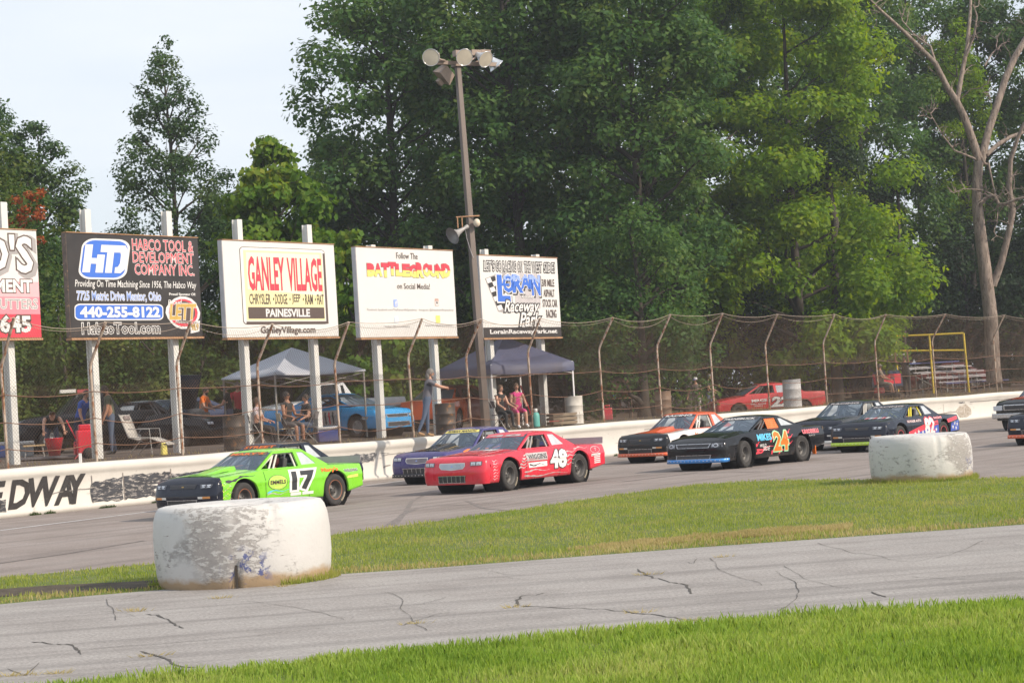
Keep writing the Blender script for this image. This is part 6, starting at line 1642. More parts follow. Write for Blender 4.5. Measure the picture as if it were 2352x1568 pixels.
# others
def other(label, u, d_, dx, dy, body, **k):
    dq = dvec(dx, dy); sp = dict(stdg, loc=pit(u, d_), dir=dq, body=body); sp.update(k)
    return make_car('parked_car', label, 'car', sp, GP_)
p_maroon = paint('maroon_paint', (.18, .045, .045)); p_dblue = paint('dark_blue_paint', (.03, .045, .10)); p_silv = paint('silver_white_paint', (.50, .51, .52)); p_burnt = paint('burnt_orange_paint', (.70, .13, .03))
SED = dict(roof=1.42, belt=[(.8, .76), (.4, .82), (-.5, .95), (-2.6, .98), (-3.6, .95)], gh=(-.3, -1.05, -2.1, -2.95), bp=-1.6, tail=-3.6, quart=[(-1.7, 1.0), (-1.68, 1.30), (-2.1, 1.30), (-2.55, 1.02)], headlights='lamps')
TRK_ = dict(roof=1.72, belt=[(.8, 1.0), (.4, 1.05), (-.5, 1.12), (-3.8, 1.10)], gh=(-.35, -.95, -1.75, -2.1), bp=-1.55, quart=[(-1.64, 1.2), (-1.62, 1.6), (-1.72, 1.6), (-1.78, 1.2)], z0=.34, R=.36, arch=.44, nose=[(.34, .0), (.5, .0), (.7, .0), (.9, .04), (.97, .10), (1.0, .27)], tailz=.42)
other('maroon sedan parked behind the blue coupe', 938, 67, -.94, -.34, p_maroon, **SED)
other('burnt orange coupe seen from behind beside the dark barrel', 1062, 69.0, .30, .95, p_burnt, **dict(SED, roof=1.34))
red22, i22 = other('faded red race truck with white number 22 and lettering on its wing', 1683, 84, -.985, -.17, paint('faded_red', (.60, .035, .04), .1), **dict(SED, race=True, cage=m_caged, roof=1.40, rim_m=m_rim, spokes=0, tail=-3.7))
def s22(a, b): pass
sfl = lambda off: (lambda a, b: (-a, i22['yside'](-a, b) + off, b))
num(red22, sfl, '22', (1.35, 2.15, .42, .84), m_pwhite, m_dkbr, .05, .04, .15); word(red22, sfl, 'MRGE', (.55, 1.2, .66, .78), m_pwhite, .04); word(red22, sfl, 'SMALL ENGINE', (.5, 1.15, .56, .61), m_pwhite, .02); word(red22, sfl, 'SERVICE', (.65, 1.0, .48, .53), m_pwhite, .02)
other('dark pickup with a pale rear pillar and a roof light bar at the far left', 110, 60, -.93, -.36, p_black, **TRK_)
lb = bpy.context.scene.objects
o = thing('light_bar', 'small red and white light bar on the dark pickup roof', 'light bar', pit(150, 60) + Vector((.1, .3, 1.74)), R(20))
m_ = MB(); m_.box((0, 0, .05), (.45, .22, .10)); m_.build('white_lens', m_lampw, o); m_ = MB(); m_.box((.55, .05, .02), (.55, .2, .12)); m_.build('red_lens', p_red, o)
other('dark blue car behind the standing man in the green shirt', 318, 64, -.96, -.28, p_dblue, **SED)
hcar, ih = other('dark race car with its bonnet raised beside the lounge chair', 452, 60.5, .92, -.38, p_black, **dict(SED, hood=False, race=True, cage=m_caged, rim_m=m_rim, spokes=0))
m_ = MB(); m_.poly([(-.72, 0), (.72, 0), (.66, 1.15), (-.66, 1.15)], lambda a, b: (-.45 + b * .30, a, 1.0 + b * .95), thick=(-.03, 0, .01)); m_.build('raised_hood', p_black, hcar)
m_ = MB(); m_.box((.05, 0, .86), (.6, .55, .22)); m_.tube([(.1, -.3, .98), (.1, .3, .98)], .06, 8); m_.lathe([(.22, 0), (.22, .1), (.02, .12)], 16, Matrix.Translation((0, 0, .98))); m_.build('engine', M('engine_metal', (.20, .19, .18), .5, .4, var=.4, scale=12), hcar)
other('silver white pickup under the grey canopy', 668, 68, -.90, -.43, p_silv, **TRK_)
suv, isv = other('dark blue van with raised tailgate and painted rear parked by the bleachers', 1948, 98.5, -.35, .93, p_dblue, **dict(TRK_, gh=(-.35, -1.0, -3.2, -3.6), tail=-3.75, bp=-1.7, quart=[(-1.9, 1.2), (-1.9, 1.6), (-3.1, 1.6), (-3.3, 1.2)]))
m_ = MB(); m_.poly([(-.78, 0), (.78, 0), (.74, .95), (-.74, .95)], lambda a, b: (-3.25 - b, a, 1.74 + b * .12), thick=(0, 0, .05)); m_.build('tailgate', m_silver, suv)
m_ = MB(); m_.add([(-3.76, -.7, .55), (-3.76, .7, .55), (-3.76, .7, 1.0), (-3.76, -.7, 1.0)], [(0, 1, 2, 3)]); letter(m_, '17', (0, 1, 0, 1), lambda a, b: (-3.765, .62 - a * .5, .58 + b * .4), 1, .04); m_.build('painted_panel', [p_red, m_pwhite], suv)
other('small dark red car far back behind the bleachers', 2125, 108, -.95, .3, p_maroon, **SED)

# canopies -----------------------------------------------------------------
def canopy(name, label, uc, d_, rot, size, eave, apex, val, mat, leg_m):
    root = thing(name, label, 'canopy', pit(uc, d_), rot, 'pop up canopies in the pit')
    h = size / 2; cs = [(-h, -h), (h, -h), (h, h), (-h, h)]
    m_ = MB()
    for i in range(4):
        a, b = Vector((*cs[i], eave)), Vector((*cs[(i + 1) % 4], eave)); ap = Vector((0, 0, apex)); rows = []
        for k in range(9):
            f = k / 8; l, r = a.lerp(ap, f), b.lerp(ap, f); row = []
            for j in range(9):
                g = j / 8; p = l.lerp(r, g); p = p + Vector((0, 0, -.14 * math.sin(f * math.pi) * math.sin(g * math.pi) - (.05 * math.sin(g * math.pi) if k == 0 else 0))); row.append(p)
            rows.append(row)
        m_.grid([[p + Vector((0, 0, -val)) for p in rows[0]]] + rows, 0, True)
    m_.build('roof_cloth', mat, root)
    for x, y in cs:
        l_ = MB(); l_.box((x * .97, y * .97, eave / 2), (.045, .045, eave + .05)); l_.build('leg', leg_m, root)
    f_ = MB()
    for i in range(4):
        a, b = Vector((*cs[i], eave - .08)) * 1.0, Vector((*cs[(i + 1) % 4], eave - .08)); a = Vector((a.x * .97, a.y * .97, a.z)); b = Vector((b.x * .97, b.y * .97, b.z))
        for k in range(2):
            p, q = a.lerp(b, k / 2), a.lerp(b, (k + 1) / 2); z_ = Vector((0, 0, -.28)); f_.tube([p, q + z_], .012, 5); f_.tube([p + z_, q], .012, 5)
    f_.build('truss', leg_m, root)
    return root
m_cgrey = M('canopy_grey', (.36, .38, .43), .6, var=.06, scale=1.5); m_cnavy = M('canopy_navy', (.060, .068, .125), .6, var=.1, scale=1.5); m_leg = M('leg_grey', (.25, .24, .22), .5, .3)
canopy('canopy', 'pale grey pop up canopy left of the blue coupe', 681.6, 61.5, R(37), 3.15, 1.98, 2.78, .04, m_cgrey, m_leg)
canopy('canopy', 'dark navy pop up canopy below the chequered flag billboard', 1169.4, 66.5, R(33), 3.2, 2.0, 2.95, .28, m_cnavy, m_pwhite)

# barrels -------------------------------------------------------------------
m_drum = M('dark_drum', (.075, .06, .05), .6, .2, var=.35, scale=4, col2=(.28, .14, .06), spots=.56); m_drumw = M('white_drum', (.50, .47, .42), .6, var=.2, scale=4); m_drumb = M('brown_drum', (.24, .16, .11), .6, .1, var=.25, scale=4)
def drum(label, u, d_, mat, h=.9, r=.29):
    root = thing('barrel', label, 'barrel', pit(u, d_), random.uniform(0, 3), 'barrels standing along the fence')
    m_ = MB(); m_.lathe([(.01, 0), (r, .0), (r + .008, .02), (r, .04), (r, h * .32), (r + .014, h * .34), (r, h * .36), (r, h * .64), (r + .014, h * .66), (r, h * .68), (r, h - .02), (r + .01, h), (r - .02, h)], 24); m_.build('drum_body', mat, root)
    m_ = MB(); m_.lathe([(r - .02, h), (r - .022, h - .03), (.005, h - .03)], 24); m_.build('drum_lid', m_inside, root)
drum('dark barrel standing left of the woman in the floral top', 540, 53.8, m_drum); drum('dark barrel right of the bearded man', 1025, 58.5, m_drum); drum('brown barrel standing alone in the middle of the fence line', 1525, 72.5, m_drumb); drum('white barrel below the right end of the navy canopy', 1320, 66.0, m_drumw); drum('pale plastic barrel standing in front of the red 22', 1821, 80.5, M('pale_plastic', (.60, .60, .60), .5, var=.06), 1.1, .36)

# bleachers and yellow railing ------------------------------------------------
m_plank = M('bleacher_plank', (.48, .46, .48), .5, .3, var=.15, scale=4); m_plankb = M('bleacher_blue', (.10, .12, .30), .5, .1, var=.2, scale=4); m_gal = M('galvanised', (.40, .39, .37), .5, .5, var=.15); m_yel = M('yellow_paint', (.80, .58, .05), .5, var=.1)
bl = thing('bleachers', 'small grey bleachers with blue planks below the yellow railing', 'bleachers', pit(2205, 101), math.atan2(WD.y, WD.x) + R(-18))
for i in range(5):
    z = .45 + .27 * (4 - i) - .02; y = (4 - i) * .55
    for q in range(2):
        m_ = MB(); m_.box((.45 * i * .6, y - .13 + q * .26, z), (4.6, .22, .045)); m_.build('plank', m_plankb if i in (0, 4) and q == 0 else m_plank, bl)
    if i < 4:
        m_ = MB(); m_.box((.45 * i * .6, y - .45, z - .20), (4.6, .2, .04)); m_.build('foot_plank', m_plank, bl)
for x in (-2.0, -.7, .7, 2.0):
    m_ = MB()
    for i in range(5):
        y = (4 - i) * .55; z = .45 + .27 * (4 - i) - .045; m_.box((x + .27 * i, y, z / 2 - .2), (.05, .05, z + .36))
    m_.tube([(x + .3, .1, .3), (x, 2.2, 1.4)], .03, 6); m_.build('stand_frame', m_gal, bl)
rl = thing('railing', 'yellow pipe railing standing behind the bleachers', 'railing', pit(2140, 98), 0)
A = [P(2057, 772, 98), P(2134, 769, 97.5), P(2213, 765, 97)]; Bq = [P(2060, 855, 98), P(2141, 848, 97.5), P(2222, 842, 97)]; Cq = [P(2058, 806, 98), P(2136, 805, 97.5), P(2216, 804, 97)]
for a, b in zip(A, Bq): m_ = MB(); m_.tube([a - rl.location, Vector((b.x, b.y, pit_z(b.x, b.y) + 0.0)) - rl.location], .05, 8); m_.build('upright', m_yel, rl)
for row in (A, Cq): m_ = MB(); m_.tube([p - rl.location for p in row], .045, 8); m_.build('rail', m_yel, rl)

# small pit furniture ---------------------------------------------------------
m_cloth = M('chair_cloth', (.46, .43, .39), .8, var=.12, scale=4); m_tan = M('tan_plastic', (.48, .41, .30), .6)
def tubes(parent, nm, mat, lines, r=.012):
    m_ = MB()
    for l in lines: m_.tube(l, r, 5)
    return m_.build(nm, mat, parent)
lc = thing('lounge_chair', 'pale folding lounge chair facing right near the black billboard posts', 'chair', pit(333, 52.8), R(-15))
rows = [[(-.52, y, 1.08), (-.42, y, .8), (-.30, y, .50), (-.05, y, .42), (.25, y, .46), (.42, y, .40), (.75, y, .26)] for y in (-.27, -.09, .09, .27)]
m_ = MB(); m_.grid(rows, 0, True); o = m_.build('sling', m_cloth, lc); sd = o.modifiers.new('thickness', 'SOLIDIFY'); sd.thickness = .03
tubes(lc, 'frame', m_gal, [[(-.54, y, 1.1), (-.30, y, .48), (.3, y, .44), (.8, y, .24)] for y in (-.3, .3)] + [[(-.3, y, .7), (.3, y, .68), (.35, y, 0)] for y in (-.31, .31)] + [[(.1, y, .46), (-.35, y, 0)] for y in (-.3, .3)])
m_ = MB(); m_.box((-.46, 0, 1.0), (.06, .34, .12)); m_.build('head_pillow', M('cushion_taupe', (.30, .25, .24), .8), lc, bevel=.03)
def fold_chair(label, u, d_, rz, mat):
    root = thing('folding_chair', label, 'chair', pit(u, d_), rz)
    m_ = MB(); m_.box((0, 0, .45), (.42, .42, .03)); m_.build('seat', mat, root, bevel=.01); m_ = MB(); m_.box((-.24, 0, .78), (.03, .42, .22), Matrix.Rotation(R(-10), 3, 'Y')); m_.build('backrest', mat, root, bevel=.01)
    for y in (-.22, .22):
        tubes(root, 'leg', m_gal, [[(-.27, y, .92), (.25, y, 0)]]); tubes(root, 'leg', m_gal, [[(.18, y, .46), (-.28, y, 0)]])
fold_chair('beige folding chair under the seated man with sunglasses', 662, 57.0, R(20), m_tan); fold_chair('grey folding chair of the seated person in black beside the billboard post', 712, 58.0, R(170), M('chair_grey', (.16, .15, .15), .6)); fold_chair('folding chair under the woman in the floral top', 594, 56.0, R(10), M('chair_dark', (.06, .06, .07), .6)); fold_chair('folding chair under the woman in the dark top', 1150, 63.0, R(-20), M('chair_dark', (.06, .06, .07), .6)); fold_chair('folding chair under the woman in pink', 1190, 64.0, R(-60), M('chair_dark', (.06, .06, .07), .6))
def cooler(label, u, d_, col, rz=.3):
    root = thing('cooler', label, 'cooler', pit(u, d_), rz); m_ = MB(); m_.box((0, 0, .17), (.6, .36, .34)); m_.build('box', col, root, bevel=.03); m_ = MB(); m_.box((0, 0, .39), (.62, .38, .09)); m_.build('lid', m_pwhite, root, bevel=.03); tubes(root, 'handle', m_pwhite, [[(-.31, -.2, .3), (-.31, -.24, .42), (.31, -.24, .42), (.31, -.2, .3)]], .015)
cooler('blue cooler with white lid at the left edge', 2, 57, paint('cooler_blue', (.03, .14, .55), rough=.5)); cooler('dark blue cooler with white lid left of the blue coupe wheel', 753, 58.0, paint('cooler_navy', (.03, .06, .30), rough=.5)); cooler('grey tool box with pale lid on the ground at the left', 52, 56.5, M('tool_grey', (.22, .23, .24), .5))
def jug(label, u, d_, mat, h=.4, w=.3):
    root = thing('fuel_jug', label, 'jug', pit(u, d_), random.uniform(0, 1)); m_ = MB(); m_.box((0, 0, h * .42), (w, w * .7, h * .84), taper=.92); m_.build('body', mat, root, bevel=.03); tubes(root, 'handle', mat, [[(-w * .3, 0, h * .8), (-w * .3, 0, h), (w * .25, 0, h), (w * .25, 0, h * .8)]], .022); m_ = MB(); m_.lathe([(.035, h * .84), (.035, h * .95), (.01, h * .97)], 10, Matrix.Translation((w * .32, 0, 0))); m_.build('cap', m_inside, root)
jug('red fuel jug on the ground left of the brown barrel', 1396, 71.5, p_red, .5, .34); jug('yellow bottle on the ground by the lounge chair', 377, 51.6, m_yellow, .3, .16); jug('small red bottle standing beside the red tool cart', 177, 52.5, p_red, .42, .16)
cart = thing('tool_cart', 'red two wheeled tool cart beside the man in the blue shirt', 'cart', pit(197, 52.3), R(20))
m_ = MB(); m_.box((0, 0, .42), (.42, .34, .62)); m_.build('body', p_red, cart, bevel=.04); m_ = MB(); m_.box((0, 0, .80), (.3, .26, .14)); m_.build('top', p_red, cart, bevel=.03); tubes(cart, 'handle', p_red, [[(-.2, .1, .5), (-.42, .15, 1.0)], [(-.15, -.1, .15), (-.3, -.15, -.0)]], .02)
for y in (-.2, .2):
    m_ = MB(); m_.lathe([(.01, -.04), (.14, -.04), (.14, .04), (.01, .04)], 16, Matrix.Translation((.05, y, .14)) @ Matrix.Rotation(R(90), 4, 'X')); m_.build('wheel', m_tyre, cart)
bk = thing('bucket', 'red tapered bucket before the crouching woman', 'bucket', pit(126, 53.0)); m_ = MB(); m_.lathe([(.01, 0), (.13, 0), (.24, .52), (.25, .53), (.23, .52), (.13, .03)], 20); m_.build('pail', p_red, bk); tubes(bk, 'bail', m_gal, [[(-.24, 0, .5), (-.1, .1, .44), (.1, .1, .44), (.24, 0, .5)]], .008)
rmp = thing('loading_ramp', 'dark flat ramp plates lying on the ground at the left', 'ramp', pit(95, 52.4), R(15)); m_ = MB(); m_.box((0, 0, .05), (1.7, .7, .05)); m_.build('plate', M('ramp_grey', (.14, .13, .14), .7), rmp); m_ = MB(); m_.box((-1.6, .1, .04), (1.2, .8, .05)); m_.build('plate', p_maroon, rmp)
tb = thing('work_board', 'pale wooden board lying across the ramp at left', 'board', pit(80, 53.5) + Vector((0, 0, .35)), R(10)); m_ = MB(); m_.box((0, 0, 0), (.55, .3, .04)); m_.build('board', M('wood_pale', (.50, .36, .20), .7), tb); tubes(tb, 'trestle', m_gal, [[(-.2, 0, 0), (-.25, 0, -.34)], [(.2, 0, 0), (.25, 0, -.34)]], .02)
sm = thing('smoker_grill', 'rusty barrel smoker standing on a trestle table', 'grill', pit(1412, 80), R(10))
m_ = MB(); m_.box((0, 0, .88), (1.5, .6, .04)); m_.build('table_top', m_brust, sm)
for x in (-.65, .65):
    for y in (-.22, .22): tubes(sm, 'leg', m_drumb, [[(x, y, .88), (x, y, 0)]], .025)
m_ = MB(); m_.lathe([(.01, -.38), (.36, -.36), (.38, -.3), (.38, .3), (.36, .36), (.01, .38)], 20, Matrix.Translation((.25, 0, 1.28)) @ Matrix.Rotation(R(80), 4, 'Y')); m_.build('smoker_drum', M('smoker_rust', (.17, .10, .07), .8, var=.4, scale=5), sm)
m_ = MB(); m_.box((-.4, 0, 1.04), (.55, .4, .26)); m_.build('firebox', m_drumb, sm, bevel=.02); m_ = MB(); m_.lathe([(.05, 0), (.07, .12), (.02, .22)], 10, Matrix.Translation((-.02, -.25, .9))); m_.build('bottle', m_cyan, sm)
jk = thing('floor_jack', 'red floor jack with its long handle leaning up under the navy canopy', 'jack', pit(1245, 67.5), R(15)); m_ = MB(); m_.box((.25, 0, .13), (1.0, .3, .16), taper=.8); m_.build('body', p_red, jk, bevel=.02); tubes(jk, 'handle', p_red, [[(-.3, 0, .18), (-.68, -.1, 1.35)]], .025)
for x in (-.2, .6):
    for y in (-.15, .15): m_ = MB(); m_.lathe([(.01, -.025), (.07, -.025), (.07, .025), (.01, .025)], 12, Matrix.Translation((x, y, .07)) @ Matrix.Rotation(R(90), 4, 'X')); m_.build('caster', m_inside, jk)
pt = thing('gas_bottle', 'teal gas bottle beside the billboard post', 'gas bottle', pit(1231, 64.3)); m_ = MB(); m_.lathe([(.01, 0), (.12, 0), (.13, .04), (.13, .36), (.10, .44), (.04, .47), (.04, .52), (.01, .53)], 16); m_.build('bottle', M('teal_paint', (.10, .34, .30), .5), pt); m_ = MB(); m_.lathe([(.07, .46), (.085, .56), (.06, .58)], 12); m_.build('collar', m_gal, pt)
cr = thing('wooden_crate', 'low slatted wooden crate on the ground below the navy canopy', 'crate', pit(1294, 65.8), R(25))
for k in range(3):
    for (c_, s_) in [((0, -.25, .07 + k * .13), (.95, .02, .10)), ((0, .25, .07 + k * .13), (.95, .02, .10)), ((-.47, 0, .07 + k * .13), (.02, .46, .10)), ((.47, 0, .07 + k * .13), (.02, .46, .10))]:
        m_ = MB(); m_.box(c_, s_); m_.build('slat', M('crate_wood', (.22, .17, .12), .8, var=.2), cr)
m_ = MB(); m_.box((0, 0, .03), (.9, .46, .03)); m_.build('floor_board', M('crate_wood', (.22, .17, .12), .8), cr)
sc = thing('mobility_scooter', 'red mobility scooter under the seated man in the grey cap', 'scooter', pit(2035, 92.5), R(-25))
m_ = MB(); m_.box((.05, 0, .18), (.95, .42, .10)); m_.build('deck', M('scooter_black', (.05, .05, .05), .6), sc, bevel=.02); m_ = MB(); m_.box((-.28, 0, .36), (.42, .44, .26), taper=.85); m_.build('rear_shroud', p_red, sc, bevel=.04)
m_ = MB(); m_.box((-.22, 0, .58), (.42, .46, .10)); m_.build('seat', m_inside, sc, bevel=.03); m_ = MB(); m_.box((-.44, 0, .85), (.09, .44, .5), Matrix.Rotation(R(-8), 3, 'Y')); m_.build('backrest', p_red, sc, bevel=.03); tubes(sc, 'tiller', m_gal, [[(.52, 0, .2), (.40, 0, .86), (.36, -.2, .9)], [(.40, 0, .86), (.36, .2, .9)]], .022)
for x, y in ((-.36, -.24), (-.36, .24), (.5, -.18), (.5, .18)): m_ = MB(); m_.lathe([(.01, -.04), (.13, -.045), (.13, .045), (.01, .04)], 16, Matrix.Translation((x, y, .13)) @ Matrix.Rotation(R(90), 4, 'X')); m_.build('wheel', m_tyre, sc)
# dry weeds behind the fence
V = []
for _ in range(5200):
    s_ = random.uniform(-4, 66); t = .38 + abs(random.gauss(0, .35)); p = W(s_, t)
    k = .5 + .5 * math.sin(s_ * 1.7) * math.sin(s_ * .61 + 1)
    if random.random() > .25 + .75 * k * (1 if s_ > 16 else .5): continue
    z = 1.08 if t < .8 else pit_z(p.x, p.y); h = random.uniform(.04, .13) + (.22 * random.random() if k > .75 and s_ > 20 else 0); b = random.uniform(0, 6.28)
    V += [(p.x - .008 * math.cos(b), p.y - .008 * math.sin(b), z), (p.x + .008 * math.cos(b), p.y + .008 * math.sin(b), z), (p.x + random.uniform(-.08, .08), p.y + random.uniform(-.05, .05), z + h)]
tag(np_mesh('dry_weeds', np.array(V), np.arange(len(V)).reshape(-1, 3), gm3, k=3), 'dry weeds and litter along the foot of the fence', 'weeds', kind='stuff')

# ================================================================== PEOPLE
SK = M('skin', (.46, .25, .17), .55, var=.06); SK2 = M('skin_tan', (.36, .18, .11), .55, var=.06); HAIRD = M('hair_dark', (.025, .018, .013), .6); HAIRG = M('hair_grey', (.17, .155, .14), .6); HAIRB = M('hair_brown', (.10, .06, .035), .6); SHOE = M('shoe_dark', (.05, .045, .04), .7); EYE_M = M('eye_dark', (.02, .015, .01), .3); LIP = M('lip', (.36, .12, .10), .5)
def cloth(n, c): return M('cloth_' + n, c, .85, var=.12, scale=6)
PEOPLE = []
def person(label, loc, face, shirt, legs, skin=SK, shoe=SHOE, hair=HAIRD, hat=None, H=1.76, lean=4, thigh=(4, -4), knee=(4, 6), sh=((6, 8), (6, 8)), el=(20, 20), head=(0, 0), sleeve=.55, short=False, beard=False, girth=1.0, splay=5, longhair=False, tank=False, sink=0.0, elin=(0, 0), specs=False, group='people watching from the pit', lift=None):
    """angles in degrees. sh: (forward pitch, outward spread) of each upper arm, left first; thigh forward pitch; knee bend"""
    k = H / 1.76; A = []; dirs = lambda p, a, s: Vector((math.sin(R(p)) * math.cos(R(a)), s * math.sin(R(a)), -math.cos(R(p)) * math.cos(R(a))))
    legs_j = []
    for i, s in enumerate((1, -1)):
        hip = Vector((0, s * .095 * k, -.02)); kn = hip + dirs(thigh[i], splay, s) * .44 * k; an = kn + dirs(thigh[i] - knee[i], splay * .3, s) * .42 * k
        legs_j.append((hip, kn, an))
    low_ = min(l[2].z for l in legs_j); hp = -low_ + .085 - sink
    if lift is not None: hp = lift
    pel = Vector((0, 0, hp)); sp = Vector((math.sin(R(lean)), 0, math.cos(R(lean))))
    waist = pel + sp * .16 * k; chest = pel + sp * .36 * k; top = pel + sp * .50 * k; neck = top + sp * .07 * k
    hd = Vector((math.sin(R(lean * .4 + head[0])), 0, math.cos(R(lean * .4 + head[0])))); hc = neck + hd * .15 * k
    V = []; E = []; RD = []; SEG = []
    def vert(p, r): V.append(Vector(p)); RD.append(r); return len(V) - 1
    def edge(a, b, m): E.append((a, b)); SEG.append((V[a], V[b], m))
    g = girth
    p0 = vert(pel, (.155 * k * g, .125 * k * g)); p1 = vert(waist, (.148 * k * g, .115 * k * g)); p2 = vert(chest, (.165 * k * (.6 + .4 * g), .12 * k * (.5 + .5 * g))); p3 = vert(top, (.125 * k, .09 * k)); p4 = vert(neck, (.052 * k, .055 * k)); p5 = vert(hc - hd * .05 * k, (.05 * k, .055 * k))
    edge(p0, p1, 1); edge(p1, p2, 1); edge(p2, p3, 1); edge(p3, p4, 0); edge(p4, p5, 0)
    SEG.append((pel + Vector((0, -.1, -.08)), pel + Vector((0, .1, -.08)), 2)); 
    for i, s in enumerate((1, -1)):
        hip, kn, an = [q + pel for q in legs_j[i]]
        a = vert(hip + Vector((0, 0, -.05)), (.092 * k * g, .098 * k * g)); b = vert(hip.lerp(kn, .5), (.078 * k, .08 * k)); c = vert(kn, (.056 * k, .06 * k)); d2 = vert(kn.lerp(an, .4), (.054 * k, .058 * k)); e = vert(an, (.036 * k, .04 * k))
        fd = dirs(thigh[i] - knee[i] + 90, 0, s); fd = Vector((max(.5, fd.x), 0, min(0.0, fd.z * .3))).normalized()
        f = vert(an + Vector((0, 0, -.045 * k)) + fd * .07 * k, (.042 * k, .034 * k)); h2 = vert(an + Vector((0, 0, -.052 * k)) + fd * .17 * k, (.034 * k, .024 * k))
        edge(p0, a, 2); edge(a, b, 2); edge(b, c, 2); edge(c, d2, 0 if short else 2); edge(d2, e, 0 if short else 2); edge(e, f, 3); edge(f, h2, 3)
    hands = []
    for i, s in enumerate((1, -1)):
        sj = top + Vector((0, s * .185 * k, -.03 * k)); ud = dirs(sh[i][0] + lean * .3, sh[i][1], s); ej = sj + ud * .29 * k
        fdv = dirs(sh[i][0] + el[i], sh[i][1] * .4 - elin[i], s); wj = ej + fdv * .25 * k
        a = vert(sj, (.062 * k, .06 * k)); b = vert(sj.lerp(ej, .5), (.05 * k, .05 * k)); c = vert(ej, (.04 * k, .042 * k)); d2 = vert(ej.lerp(wj, .4), (.038 * k, .04 * k)); e = vert(wj, (.026 * k, .03 * k)); f = vert(wj + fdv * .05 * k, (.036 * k, .02 * k))
        if tank:
            edge(p3, a, 1)
        else: edge(p3, a, 1)
        edge(a, b, 0 if tank else 1); edge(b, c, 1 if sleeve > .8 else 0); edge(c, d2, 1 if sleeve > 1.2 else 0); edge(d2, e, 1 if sleeve > 1.6 else 0); edge(e, f, 0)
        hands.append((wj, fdv, s))
    me = bpy.data.meshes.new('person'); me.from_pydata([tuple(v) for v in V], E, []); me.update()
    o = link('person', me); o.location = loc; o.rotation_euler = (0, 0, face)
    md = o.modifiers.new('skin', 'SKIN'); md.use_smooth_shade = True
    me.skin_vertices  # layer is made by the modifier
    for i, r in enumerate(RD): me.skin_vertices[0].data[i].radius = r
    me.skin_vertices[0].data[0].use_root = True
    ss = o.modifiers.new('smooth', 'SUBSURF'); ss.levels = 2; ss.render_levels = 2
    tag(o, label, 'person', group)
    PEOPLE.append((o, SEG, [skin, shirt, legs, shoe], hands, hc, hd, k, head, hair, hat, beard, longhair, sleeve, specs))
    return o
